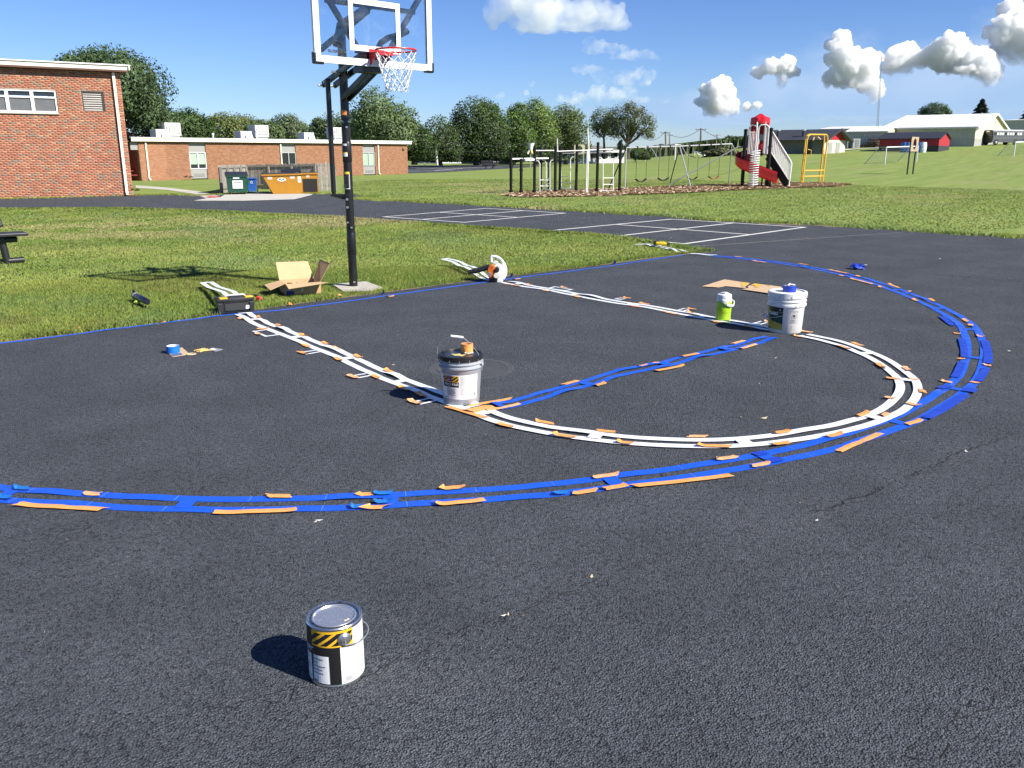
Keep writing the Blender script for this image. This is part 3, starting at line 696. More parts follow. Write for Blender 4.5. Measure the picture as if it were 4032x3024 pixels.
part('lid', MB().add([(-W/2-.03, -Dp/2-.04, b1+.035), (W/2+.03, -Dp/2-.04, b1+.035), (W/2+.03, Dp/2, b1+.15), (-W/2-.03, Dp/2, b1+.15), (-W/2-.03, -Dp/2-.04, b1+.055), (W/2+.03, -Dp/2-.04, b1+.055), (W/2+.03, Dp/2, b1+.17), (-W/2-.03, Dp/2, b1+.17)], [(4, 5, 6, 7), (0, 1, 5, 4), (1, 2, 6, 5), (3, 0, 4, 7), (2, 3, 7, 6)]), mat('black_lid', (.02, .021, .022), .5), t)
for sx in (-.28, .12): part('rib', MB().box((W/2+.005, sx*.6, .42), (.04, .07, .55)), mgr, t)
part('side_pocket', MB().box((W/2+.05, 0, .55), (.1, .55, .12)), mgr, t)
part('notice', MB().add([(-.2, -Dp/2+.012, .26), (.22, -Dp/2+.012, .26), (.22, -Dp/2-.016, .6), (-.2, -Dp/2-.016, .6)], [(0, 1, 2, 3)]), mat('notice_white', (.68, .68, .64), .5, var=.1, vs=9), t)
mb = MB(); mb.tube([(-.15, -Dp/2-.012, .5), (-.05, -Dp/2-.016, .535), (.06, -Dp/2-.016, .53), (.17, -Dp/2-.012, .49)], .012, 6); part('notice_banner', mb, mat('notice_ink', (.12, .08, .16), .6), t)
part('sticker', MB().box((-.03, -Dp/2-.012, .7), (.26, .006, .075)), mat('sticker_grey', (.55, .58, .56), .5), t)
for sx in (.06, .13): part('reflector', MB().box((W/2-.02, -Dp/2+.13+sx*2, .52), (.03, .03, .2)), mat('sticker_grey', (.6, .6, .6), .5), t)
for x in (-.3, .3):
    for y in (-.24, .28): wheel(t, (x, y, .05), .05, .04)
# blue wheeled bin
g = at(*Z2(1425, 850)); t = thing('recycling_bin', 'small blue wheeled recycling bin beside the green dumpster', 'bin', g, -.5)
mbl = mat('blue_plastic', (.02, .095, .36), .45, var=.1, vs=3); mb = MB(); mb.add([(-.15, -.17, .05), (.15, -.17, .05), (.15, .17, .05), (-.15, .17, .05), (-.2, -.22, .6), (.2, -.22, .6), (.2, .22, .6), (-.2, .22, .6)], [(0, 3, 2, 1), (0, 1, 5, 4), (1, 2, 6, 5), (2, 3, 7, 6), (3, 0, 4, 7), (4, 5, 6, 7)])
part('bin_body', mb, mbl, t); part('bin_lid', MB().box((0, -.01, .62), (.45, .5, .05), bev=.02), mbl, t); part('handle', MB().cyl((-.2, .27, .58), (.2, .27, .58), .02), mbl, t)
for s in (-1, 1): wheel(t, (s*.2, .17, .085), .085, .04)
mb = MB()
for k in range(3):
    a = k*2*pi/3; mb.add([(.05*cos(a+q)*rr, -.221, .45+.05*sin(a+q)*rr) for q, rr in ((.2, .7), (1.5, .7), (1.9, 1.25), (1.3, 1.3), (.2, 1.2))], [(0, 1, 2, 3, 4)])
part('recycling_mark', mb, mat('mark_white', (.7, .72, .75), .6), t)
# yellow container
g = at(*Z2(1800, 865)); t = thing('yellow_dumpster', 'yellow slanted dumpster with black lids and PDR sign in front of the fence', 'dumpster', g, -.33)
my = mat('yellow_steel', (.36, .165, .010), .42, var=.12, vs=3, col2=(.22, .12, .05), thr=(.7, .8), c2s=5)
pf = [(-.62, 0), (.62, 0), (.62, .74), (.5, .80), (-.98, .80), (-1.02, .77)]
mb = MB(); n = len(pf); mb.add([(x, y, z+.02) for y in (-.42, .5) for x, z in pf], [tuple(range(n)), tuple(range(2*n-1, n-1, -1))]+[(i, i+n, (i+1) % n+n, (i+1) % n) for i in range(n)]); part('body', mb, my, t)
part('body_extension', MB().box((.98, .12, .42), (.70, .82, .80)), my, t); part('opening', MB().box((.98, -.295, .36), (.62, .02, .56)), mat('inside_shade', (.015, .013, .012), .9), t)  # dark sheet on the closed face stands for the shade inside
part('top_rail', MB().bar((-1.08, -.45, .81), (.66, -.45, .84), .06, .06).bar((.62, -.31, .86), (1.34, -.31, .86), .06, .07), my, t)
part('lid', MB().box((-.25, .02, .87), (1.5, .95, .04), bev=.01), mat('black_lid', (.02, .021, .022), .5), t); part('lid', MB().box((.95, .1, .9), (.75, .85, .04), bev=.01), mat('black_lid', (.02, .021, .022), .5), t)
Mx = Matrix.Translation((.25, .35, .97)) @ Matrix.Rotation(.28, 4, 'X') @ Matrix.Rotation(-.12, 4, 'Y'); part('open_lid', MB().box(None, (.85, .5, .03), M=Mx), mat('black_lid', (.02, .021, .022), .5), t)
mb = MB(); mb.add([(.18*cos(a)-.23, -.4225, .62+.075*sin(a)) for a in np.linspace(0, 2*pi, 24, endpoint=False)], [tuple(range(24))]); part('sign_oval', mb, mat('sign_white', (.75, .74, .7), .5), t)
mb = MB(); add_text(mb, 'PDR', .13, lambda x, y: (x-.23, -.4245, .575+y), bold=.004, align='CENTER'); part('sign_lettering', mb, mat('ink_black', (.012, .012, .012), .6), t)
mb = MB()
for k in range(9): mb.box((-.47+k*.055, -.423, .5), (.034, .003, .042))
part('phone_lettering', mb, mat('sign_rust', (.35, .13, .04), .6), t)
for x, z in ((-.72, .68), (.22, .7)): part('sticker', MB().box((x, -.424, z), (.2, .005, .1)), mat('sticker_pink', (.62, .45, .38), .5), t)
part('warning_label', MB().box((.52, -.424, .62), (.14, .005, .26)), mat('sticker_cream', (.72, .66, .5), .5), t); part('sticker', MB().box((.9, -.297, .74), (.14, .005, .09)), mat('sticker_pink', (.62, .45, .38), .5), t)

# ================================================================ buildings on the rise to the right
GN = np.array([.25, -.968, 0]); GE = np.array([.968, .25, 0])
def barn(name, label, corner_px, eave_py, right_px, apex_py, left_px, mats, roof_over=.35, cat='building', wains=None, D=None, ribs=0, base_drop=1.):
    """gabled building: near corner at the foot, gable end to the right, long side to the left"""
    c = at(*corner_px) if D is None else atD(*corner_px, D); z0 = c[2]
    eave = zat(c, eave_py)-z0
    d = ray(*right_px); t = ((c-CAM)[:2]@GN[:2])/(d[:2]@GN[:2]); W = float((CAM+d*t-c)@GE)
    d = ray(*left_px); t = ((c-CAM)[:2]@GE[:2])/(d[:2]@GE[:2]); Ln = float(-(CAM+d*t-c)@GN)
    m = c+GE*W/2; ridge = zat(m, apex_py)-z0
    o = thing(name, label, cat, c, math.atan2(GE[1], GE[0])); b = base_drop
    # local: x along gable (0..W), y back (0..Ln)
    wm, rm, gm = mats
    part('side_wall', MB().add([(0, Ln, -b), (0, 0, -b), (0, 0, eave), (0, Ln, eave)], [(0, 1, 2, 3)]), wm, o); part('side_wall', MB().add([(W, 0, -b), (W, Ln, -b), (W, Ln, eave), (W, 0, eave)], [(0, 1, 2, 3)]), wm, o)
    part('gable_wall', MB().add([(0, 0, -b), (W, 0, -b), (W, 0, eave), (W/2, 0, ridge), (0, 0, eave)], [(0, 1, 2, 3, 4)]), gm, o); part('gable_wall', MB().add([(W, Ln, -b), (0, Ln, -b), (0, Ln, eave), (W/2, Ln, ridge), (W, Ln, eave)], [(0, 1, 2, 3, 4)]), gm, o)
    ro = roof_over; sl = (ridge-eave)/(W/2)
    rf = MB().add([(-ro, -ro, eave-sl*ro), (W/2, -ro, ridge), (W/2, Ln+ro, ridge), (-ro, Ln+ro, eave-sl*ro), (-ro, -ro, eave-sl*ro+.12), (W/2, -ro, ridge+.12), (W/2, Ln+ro, ridge+.12), (-ro, Ln+ro, eave-sl*ro+.12)], [(4, 5, 6, 7), (0, 3, 2, 1), (0, 1, 5, 4), (0, 4, 7, 3), (3, 7, 6, 2)])
    rf.add([(W/2, -ro, ridge), (W+ro, -ro, eave-sl*ro), (W+ro, Ln+ro, eave-sl*ro), (W/2, Ln+ro, ridge), (W/2, -ro, ridge+.12), (W+ro, -ro, eave-sl*ro+.12), (W+ro, Ln+ro, eave-sl*ro+.12), (W/2, Ln+ro, ridge+.12)], [(4, 5, 6, 7), (0, 3, 2, 1), (0, 1, 5, 4), (1, 2, 6, 5)])
    roof = part('roof', rf, rm, o)
    if ribs:
        k = int(Ln/ribs)
        for i in range(k+1):
            y = Ln*i/k; part('roof_rib', MB().bar((-ro, y, eave-sl*ro+.14), (W/2, y, ridge+.14), .05, .05), rm, roof)
    if wains:
        h, wm2 = wains; part('wainscot', MB().box((-.02, Ln/2, h/2-b/2), (.04, Ln+.02, h+b)).box((W/2, -.02, h/2-b/2), (W+.06, .04, h+b)), wm2, o)
    return o, c, W, Ln, eave, ridge
M_METAL_W = mat('white_sheet_roof', (.74, .73, .70), .45, var=.08, vs=.5, col2=(.5, .49, .46), thr=(.62, .8), c2s=1.4)
def ribbed(name, col, scale, rough=.5):
    m = mat(name, col, rough, var=.05, vs=.6); N = NT(m.node_tree); P = N.node('ShaderNodeTexCoord').outputs['Object']; s = N.sep(P)
    w = N.math('SINE', N.math('MULTIPLY', N.math('ADD', s[0], s[1]), scale)); N.l.new(N.bump(w, .03, 1.), N.n['Principled BSDF'].inputs['Normal']); return m
M_SHADE_OR_GREY, M_LIT_CREAM = ribbed('shade_or_grey_sheet', (.42, .41, .37), 14), ribbed('sunlit_cream_sheet', (.62, .57, .41), 14)  # cream halls: shade put into side tone, sun into gable; grey hall shares side
white_barn, c, W, Ln, ev, rg = barn('metal_hall', 'large cream metal hall with white roof behind the red shed', ZR(1806, 485), ZR(1812, 325)[1], ZR(2066, 480), ZR(1955, 222)[1], ZR(1064, 480), (M_SHADE_OR_GREY, M_METAL_W, M_LIT_CREAM), .5, ribs=2.2, wains=(1.5, ribbed('tan_base', (.36, .35, .32), 14)))
part('gutter', MB().bar((-.55, -.4, ev-.2), (-.55, Ln, ev-.2), .14, .14), mat('gutter_white', (.7, .7, .67), .5), white_barn)
mb = MB().bar((-.5, -.52, ev-.3), (W/2, -.52, rg-.02), .06, .3).bar((W/2, -.52, rg-.02), (W+.5, -.52, ev-.3), .06, .3); part('barge_board', mb, M_CAP, white_barn)
part('gable_light', MB().box((W*.53, -.12, ev+(rg-ev)*.45), (.3, .2, .35)), M_CAP, white_barn)
low_barn, c, W, Ln, ev, rg = barn('metal_annex', 'low white roofed metal building between the dark roofed block and the cream hall', ZR(1090, 492), ZR(1090, 362)[1], ZR(1200, 492), ZR(1120, 330)[1], ZR(775, 502), (M_SHADE_OR_GREY, M_METAL_W, M_LIT_CREAM), .4, ribs=3)
back_barn, c, W, Ln, ev, rg = barn('metal_annex', 'pale shallow roof rising just behind the dark roofed block', ZR(950, 470), ZR(960, 340)[1], ZR(1120, 470), ZR(890, 322)[1], ZR(560, 480), (M_SHADE_OR_GREY, M_METAL_W, M_LIT_CREAM), .4, D=245)
right_barn, c, W, Ln, ev, rg = barn('grey_hall', 'grey flat fronted building at the right edge behind the bus', ZR(2330, 450), ZR(2330, 270)[1], ZR(2500, 450), ZR(2400, 262)[1], ZR(2028, 470), (M_SHADE_OR_GREY, M_CAP, M_SHADE_OR_GREY), .4, D=235)
g = PM[right_barn.name]@Vector((2, Ln*.33, ev+.3)); t = thing('roof_ventilator', 'silver roof ventilator on the grey building at the right edge', 'roof vent', g); part('duct', MB().cyl((0, 0, -.6), (0, 0, .9), .55, n=14), M_ALU, t); part('cowl', MB().lathe([(0, 1.7), (.8, 1.5), (.85, .9), (.55, .85)], 14), M_ALU, t)
M_SHING = mat('dark_shingle', (.035, .037, .042), .6, var=.2, vs=1.5); M_BLOCK = mat('shaded_block', (.17, .165, .155), .85, var=.08, vs=1); M_BLOCK_LIT = mat('sunlit_block', (.52, .48, .40), .85, var=.08, vs=1)  # one block wall in two tones, shade put into side, sun into gable
conc, c, W, Ln, ev, rg = barn('field_house', 'low block building with dark roof and red gable beside the slide tower', ZR(583, 545), ZR(588, 424)[1], ZR(766, 537), ZR(702, 350)[1], ZR(70, 548), (M_BLOCK, M_SHING, M_BLOCK_LIT), 1.0, ribs=3)
mred = mat('gable_red', (.42, .015, .025), .5); part('gable_panel', MB().add([(-.6, -.06, ev-.05), (W+.6, -.06, ev-.05), (W/2, -.06, rg+.02)], [(0, 1, 2)]), mred, conc)
part('barge_board', MB().bar((-1.05, -1.02, ev-(rg-ev)*2/W*1.05), (W/2, -1.02, rg+.1), .08, .3).bar((W/2, -1.02, rg+.1), (W+1.05, -1.02, ev-(rg-ev)*2/W*1.05), .08, .3), mat('dark_trim', (.03, .03, .033), .5), conc)
for x in (.32, .66): d = part('door', MB().box((W*x, -.04, ev*.40), (W*.17, .06, ev*.80)), mat('grey_door', (.30, .31, .29), .5), conc); part('door_handle', MB().box((W*x+W*.06, -.1, ev*.4), (.06, .06, .12)), M_ALU, d)
part('door', MB().box((-.04, 2.2, ev*.40), (.06, 1.2, ev*.8)), mat('slate_door', (.05, .06, .07), .5), conc); part('gable_lamp', MB().box((W/2, -.14, ev+(rg-ev)*.6), (.3, .2, .25)), M_CAP, conc)
part('corner_trim', MB().box((-.03, -.03, ev/2), (.14, .14, ev)), mat('dark_trim', (.03, .03, .033), .5), conc)
for y in (.35, .75): p = PM[conc.name]@Vector((W*.12, Ln*y, ev+.6)); t = thing('vent_pipe', '%s dark vent on the dark roof of the block building' % ('right hand' if y < .5 else 'left hand'), 'roof vent', p, 0, 'vents on the dark roof'); part('pipe', MB().cyl((0, 0, -.3), (0, 0, .7), .22, n=10), mat('dark_trim', (.03, .03, .033), .5), t); part('pipe_cap', MB().cyl((0, 0, .75), (0, 0, .95), .34, n=10), M_ALU, t)
mrs = ribbed('red_sheet', (.36, .012, .022), 16); shed, c, W, Ln, ev, rg = barn('red_shed', 'red metal shed with black roof and black base in front of the cream hall', ZR(1518, 527), ZR(1516, 420)[1], ZR(1604, 521), ZR(1562, 371)[1], ZR(1040, 534), (mrs, ribbed('black_sheet', (.025, .026, .034), 14), mrs), .3, wains=(.95, ribbed('black_base', (.03, .03, .036), 16)), ribs=1.5)
part('sliding_door', MB().box((-.06, Ln*.35, ev*.58), (.06, Ln*.3, ev*.8)), ribbed('red_door', (.30, .010, .018), 16), shed)
# barrels beside the shed
for i, (zx, colr, nm, lab) in enumerate([(1243, (.03, .12, .42), 'blue', 'leftmost blue plastic barrel against the red shed'), (1272, (.03, .12, .42), 'blue', 'second blue plastic barrel against the red shed'), (1362, (.03, .12, .42), 'blue', 'blue plastic barrel right of the throwing target at the red shed'), (1392, (.6, .64, .66), 'pale', 'pale grey barrel standing against the red shed')]):
    g = at(*ZR(zx, 534)); t = thing('barrel', lab, 'barrel', g, 0, 'barrels beside the red shed'); mm = mat('barrel_'+nm, colr, .45)
    part('drum', MB().lathe([(0, 0), (.5, 0), (.56, .3), (.58, .8), (.56, 1.3), (.5, 1.6), (.47, 1.62), (0, 1.6)], 16), mm, t, True)
    for z in (.5, 1.1): part('hoop', MB().lathe([(.575, z-.05), (.61, z), (.575, z+.05)], 16), mm, t)
# pallets and cooling cabinets beside the annex
r = np.random.default_rng(3)
for i in range(9):
    g = at(*ZR(905+i*15, 492)); t = thing('pallet_stack', 'brown timber pallet stack, %s from the left in the heap' % ('first', 'second', 'third', 'fourth', 'fifth', 'sixth', 'seventh', 'eighth', 'ninth')[i], 'pallet', g+np.array([0, 0, .05]), r.uniform(0, 3), 'heap of timber pallets'); hh = r.uniform(.5, 1.7) if i > 2 else .4
    for k in range(int(hh/.28)+1):
        part('deck', MB().box((r.normal(0, .1), r.normal(0, .1), .12+k*.28), (1.7, 1.4, .06), r.normal(0, .12)), mat('pallet_wood', (.26, .18, .12), .9, var=.3, vs=2), t)
        part('stringer', MB().box((0, 0, .04+k*.28), (1.6, .2, .1), r.normal(0, .1)), mat('pallet_wood_dark', (.14, .09, .06), .9), t)
for zx, h, lab in ((800, 1.5, 'tall grey cabinet beside the block building doors'), (845, 1.7, 'second grey cabinet left of the pallet heap')):
    g = at(*ZR(zx, 498)); t = thing('service_cabinet', lab, 'cabinet', g, -.3); part('casing', MB().box((0, 0, h/2), (1.7, 1., h), bev=.04), mat('cab_grey', (.23, .24, .24), .6), t); part('cabinet_door', MB().box((.1, -.52, h/2), (.8, .05, h*.8)), mat('cab_dark', (.14, .15, .15), .6), t)
# parked bus
g = at(*ZR(2020, 472)); t = thing('parked_bus', 'dark grey bus with white roof parked by the cream hall', 'bus', g, -.35)
sc = (zat(g, ZR(2020, 352)[1])-g[2]); bl = 26.; hw = sc
d = ray(*ZR(1872, 470)); kpx = np.linalg.norm(at(*ZR(1872, 470))-at(*ZR(2180, 470))); bl = float(min(max(kpx, 8), 16)); mdk = mat('bus_grey', (.085, .09, .10), .4, var=.1, vs=1)
prof = [(-1.2, .5), (1.2, .5), (1.25, hw*.6), (1.2, hw*.86), (.95, hw*.97), (.4, hw), (-.4, hw), (-.95, hw*.97), (-1.2, hw*.86), (-1.25, hw*.6)]; n = len(prof)
mb = MB(); mb.add([(x, y, z) for x in (-bl*.42, bl*.55) for y, z in prof], [tuple(range(n))[::-1], tuple(range(n, 2*n))]+[(i, (i+1) % n, (i+1) % n+n, i+n) for i in range(n)]); part('body', mb, mdk, t)
part('roof', MB().box((bl*.065, 0, hw*.975), (bl*.95, 1.9, hw*.07), bev=.06), M_CAP, t)
for i in range(11): w = part('window', MB().box((-bl*.36+i*bl*.078, -1.262, hw*.74), (bl*.062, .03, hw*.17)), mat('bus_window', (.62, .62, .58), .2) if i % 4 else M_GLASS, t)
part('front_panel', MB().box((-bl*.42-.06, 0, hw*.55), (.12, 2.3, hw*.84), bev=.05), mat('bus_front', (.03, .032, .036), .4), t); part('windscreen', MB().box((-bl*.42-.13, 0, hw*.68), (.03, 2., hw*.28)), M_GLASS, t); part('destination_sign', MB().box((-bl*.42-.14, -.1, hw*.9), (.04, .7, hw*.09)), M_CAP, t)
for x in (-bl*.3, bl*.3):
    for y in (-1.1, 1.1): wh = wheel(t, (x, y, .5), .5, .3, 'y')
    part('hub', MB().cyl((x, -1.27, .5), (x, -1.29, .5), .22, n=12), M_ALU, t)
for z in (.42, .5): part('rub_rail', MB().box((bl*.065, -1.265, hw*z), (bl*.94, .03, .06)), mat('rail_light', (.2, .21, .22), .4), t)
part('mirror', MB().box((bl*.55+.3, -1.4, hw*.45), (.2, .4, .5)), mdk, t)

# ================================================================ houses beyond the field
def ranch(px0, px1, base, eave, ridge, label, wallc, roofc, D, depth=9):
    a, b = atD(px0, base, D), atD(px1, base, D*1.02); L = float(np.hypot(*(b-a)[:2])); an = math.atan2((b-a)[1], (b-a)[0]); o = thing('house', label, 'house', (a[0], a[1], a[2]), an)
    H = zat(a, eave)-a[2]; R = zat(a, ridge)-a[2]; wm = mat('siding_'+label[:9], wallc, .6); rm = mat('roofing_'+label[:9], roofc, .85, var=.15, vs=1)
    part('wall', MB().box((L/2, depth/2, H/2-.5), (L, depth, H+1)), wm, o); ov = .6
    part('roof', MB().add([(-ov, -ov, H-.1), (L+ov, -ov, H-.1), (L+ov, depth+ov, H-.1), (-ov, depth+ov, H-.1), (depth*.42, depth/2, R), (L-depth*.42, depth/2, R)], [(0, 1, 5, 4), (1, 2, 5), (2, 3, 4, 5), (3, 0, 4)]), rm, o)
    part('eaves', MB().box((L/2, -ov, H-.12), (L+2*ov, .06, .28)), wm, o)
    for i, x in enumerate((.1, .3, .42, .62, .8)):
        w = part('window', MB().box((L*x, -.03, H*.58), (1.4, .08, 1.1)), M_CAP, o); part('pane', MB().box((L*x, -.08, H*.58), (1.2, .02, .9)), M_GLASS, w)
    return o
ranch(1235, 1348, 349, 326, 313.5, 'long white bungalow with grey hipped roof beyond the climbing frame', (.7, .7, .68), (.17, .165, .165), 150)
ranch(1068, 1115, 352, 335, 327, 'dark house in the shade behind the big trees', (.035, .034, .035), (.02, .02, .022), 140)
ranch(955, 1010, 349, 337, 331, 'pale house glimpsed beneath the trees right of the leaning pole', (.45, .48, .5), (.25, .25, .26), 150)
g = at(*(1283, 348.5)); t = thing('garden_shed', 'small white garden shed with gable roof in front of the bungalow', 'shed', (g[0], g[1], 0), -.55); hS = zat(g, 335); wS = hS*1.0
part('wall', MB().box((0, 0, hS*.4), (wS*1.35, wS*1.1, hS*.8)), mat('shed_white', (.72, .73, .74), .6), t); part('roof', MB().add([(-wS*.78, -wS*.6, hS*.76), (wS*.78, -wS*.6, hS*.76), (wS*.78, wS*.6, hS*.76), (-wS*.78, wS*.6, hS*.76), (-wS*.0, -wS*.62, hS*1.18), (wS*.0, wS*.62, hS*1.18)], [(0, 4, 5, 3), (4, 1, 2, 5), (0, 1, 4), (2, 3, 5)]), mat('shed_roof', (.5, .5, .5), .8), t); part('door', MB().box((-wS*.68, 0, hS*.36), (.05, wS*.4, hS*.65)), M_GLASS, t)

# ================================================================ playground
Z7, Z8 = zr(1950, 400, .31646), zr(2600, 420, .31646)
M_BLK = mat('black_steel', (.006, .006, .0065), .55, spec=.25); M_WHT = mat('white_steel', (.72, .72, .71), .4, var=.08, vs=4); M_GALV = mat('galvanised', (.48, .49, .48), .4, .4, var=.12, vs=5)
M_RED = mat('red_plastic', (.52, .012, .02), .35, var=.08, vs=2); M_YEL = mat('yellow_steel_tube', (.62, .37, .035), .4, var=.12, vs=4)
def base(Z, zx, zy): return at(*Z(zx, zy))
# --- climbing circuit
pl = [(196, 650, 1145), (322, 720, 1145), (487, 560, 1140), (564, 600, 1115), (672, 675, 1115), (744, 560, 1130), (804, 565, 1110), (1006, 540, 1118), (1264, 515, 1130), (1543, 515, 1122)]
t = thing('climbing_frame', 'black posted climbing frame with white ladders and overhead bars', 'climbing frame', base(Z7, 744, 1130)); PP = []
for zx, zt, zb in pl:
    g = base(Z7, zx, zb); h = zat(g, Z7(zx, zt)[1]); PP.append((g, h))
    part('post', MB().cyl((g[0], g[1], 0), (g[0], g[1], h), .065, n=14), M_BLK, t, True, world=True)
    part('post_cap', MB().lathe([(.072, -.03), (.07, .015), (.03, .04), (0, .042)], 12, (g[0], g[1], h)), M_BLK, t, True, world=True)
    part('clamp', MB().cyl((g[0], g[1], h*.67), (g[0], g[1], h*.71), .085, n=12), M_BLK, t, world=True); part('clamp', MB().cyl((g[0], g[1], .07), (g[0], g[1], .13), .09, n=12), M_BLK, t, world=True)
def on(i, zy, zx):
    """point at post i's distance seen at a zoom pixel"""
    g = PP[i][0]; D = math.hypot(g[0]-CAM[0], g[1]-CAM[1]); return atD(*Z7(zx, zy), D)
def pipe(pts, r, m, nm, n=8): part(nm, MB().tube(pts, r, n), m, t, True, world=True)
pipe([on(2, 610, 505), on(5, 608, 735)], .022, M_WHT, 'overhead_bar'); pipe([on(5, 620, 760), on(9, 592, 1465)], .024, M_WHT, 'overhead_bar'); pipe([on(6, 645, 835), on(8, 632, 1455)], .02, M_WHT, 'overhead_bar')
part('balance_beam', MB().bar(on(0, 712, 200), on(4, 704, 655), .12, .06), M_WHT, t, world=True); part('beam_end', MB().bar(on(0, 725, 365), on(2, 723, 480), .14, .09), M_WHT, t, world=True)
def ladder(i, j, xa, xb, yt, yb, rungs, ma=M_WHT):
    ga, gb = PP[i][0], PP[j][0]
    A0, A1 = on(i, yt-40, pl[i][0]+(8 if xa > pl[i][0] else -8)), on(j, yt-40, pl[j][0]-8)
    for k, (x, s, q) in enumerate(((xa, A0, i), (xb, A1, j))):
        e = on(q, yt, x); pipe([s, (s*.35+e*.65)+np.array([0, 0, .1]), e+np.array([0, 0, .03]), e, on(q, yb, x)], .021, ma, 'ladder_rail')
    for y in rungs: pipe([on(i, y, xa), on(j, y, xb)], .017, ma, 'rung')
    pipe([on(i, yb, pl[i][0]), on(j, yb, pl[j][0])], .021, ma, 'bottom_rail')
ladder(2, 4, 555, 668, 780, 1122, (975, 1050)); ladder(3, 5, 632, 680, 770, 1095, (955, 1022)); ladder(6, 7, 820, 935, 730, 1080, (932, 1005)); ladder(8, 9, 1340, 1467, 740, 1112, (950, 1030))
for x in (1131, 1147):
    g = base(Z7, x, 1145); pipe([(g[0], g[1], 0), (g[0], g[1], zat(g, Z7(x, 612)[1]))], .026, M_WHT, 'turning_pole')
# --- funnel ball goal
g = base(Z7, 440, 818); t = thing('funnel_ball', 'white funnel ball goal on a thin post left of the climbing frame', 'ball funnel', g); z0, z1 = zat(g, Z7(433, 640)[1]), zat(g, Z7(433, 525)[1]); wf = abs(np.linalg.norm(at(*Z7(480, 818))-at(*Z7(386, 818))))/2*1.1
z1 += .12; part('post', MB().cyl((0, 0, 0), (0, 0, z0), .05, n=10), M_GALV, t); part('funnel', MB().lathe([(wf, z1), (wf*.93, z1-.02), (wf*.45, z0+(z1-z0)*.4), (wf*.42, z0+(z1-z0)*.2)], 18), mat('funnel_white', (.7, .71, .7), .4), t, True)
for a in (.6, 2.7, 4.5): part('chute', MB().cyl((.2*wf*cos(a), .2*wf*sin(a), z0+(z1-z0)*.3), (.75*wf*cos(a), .75*wf*sin(a), z0-.1), wf*.28, n=10), mat('funnel_white', (.7, .71, .7), .4) if a < 4 else mat('chute_yellow', (.6, .5, .12), .5), t)
# --- swing set
t = thing('swing_set', 'long swing frame with four chain swings behind the climbing frame', 'swing set', base(Z7, 1612, 1090)); E1, E2, E3 = base(Z7, 1612, 1090), base(Z8, 250, 985), base(Z8, 862, 965)
def top_of(g, Z, x, y): q = atD(*Z(x, y), math.hypot(g[0]-CAM[0], g[1]-CAM[1])); return q
a1, a2, a3 = top_of(E1, Z7, 1632, 573), top_of(E2, Z8, 240, 492), top_of(E3, Z8, 890, 462)
part('top_bar', MB().tube([a1, a2, a3], .036, 10), M_GALV, t, True, world=True); m_g = mat('green_pipe', (.10, .13, .10), .5)
for a, b, mm in ((a1, base(Z7, 1612, 1090), M_GALV), (a1, base(Z7, 1405, 1090), M_BLK), (a2, base(Z8, 120, 950), M_BLK), (a2, base(Z8, 380, 1005), M_GALV), (a3, base(Z8, 850, 970), m_g), (a3, base(Z8, 1040, 760), M_GALV)):
    part('frame_leg', MB().cyl(a, b, .03, n=10), mm, t, True, world=True)
def barp(Z, x):
    px = Z(x, 0)[0]; best = None
    for p0, p1 in ((a1, a2), (a2, a3)):
        for k in np.linspace(0, 1, 200):
            q = p0+(p1-p0)*k; e = abs(pj(q)[0]-px)
            if best is None or e < best[0]: best = (e, q)
    return best[1]
for Z, xa, xb, yb, red in ((Z7, 1767, 1890, 1000, 0), (Z7, 2047, 2172, 990, 0), (Z8, 358, 478, 908, 1), (Z8, 628, 748, 895, 1)):
    pa, pb = barp(Z, xa), barp(Z, xb); zb = max(.35, zat(pa, Z(xa, yb)[1])); n = (pb-pa)/np.linalg.norm(pb-pa)
    part('hanger', MB().cyl(pa-n*.04, pa+n*.04, .065, n=8), M_BLK, t, world=True); part('hanger', MB().cyl(pb-n*.04, pb+n*.04, .065, n=8), M_BLK, t, world=True)
    c0 = np.array([pa[0], pa[1], zb+.12]); c1 = np.array([pb[0], pb[1], zb+.12])
    part('chain', MB().tube([pa, c0], .012, 5), mat('chain_dark', (.06, .055, .05), .5, .5), t, world=True); part('chain', MB().tube([pb, c1], .012, 5), mat('chain_dark', (.06, .055, .05), .5, .5), t, world=True)
    mb = MB(); k = np.linspace(0, 1, 9); w = np.array([-n[1], n[0], 0])*.07; pts = [c0+(c1-c0)*q-np.array([0, 0, .3*q*(1-q)*2]) for q in k]
    for p, q in zip(pts[:-1], pts[1:]): mb.add([p-w, q-w, q+w, p+w, p-w-np.array([0, 0, .02]), q-w-np.array([0, 0, .02]), q+w-np.array([0, 0, .02]), p+w-np.array([0, 0, .02])], [(0, 1, 2, 3), (7, 6, 5, 4), (0, 4, 5, 1), (2, 6, 7, 3)])
    part('seat', mb, mat('seat_black', (.02, .02, .02), .6) if not red else mat('seat_red', (.28, .05, .04), .6), t, True, world=True)
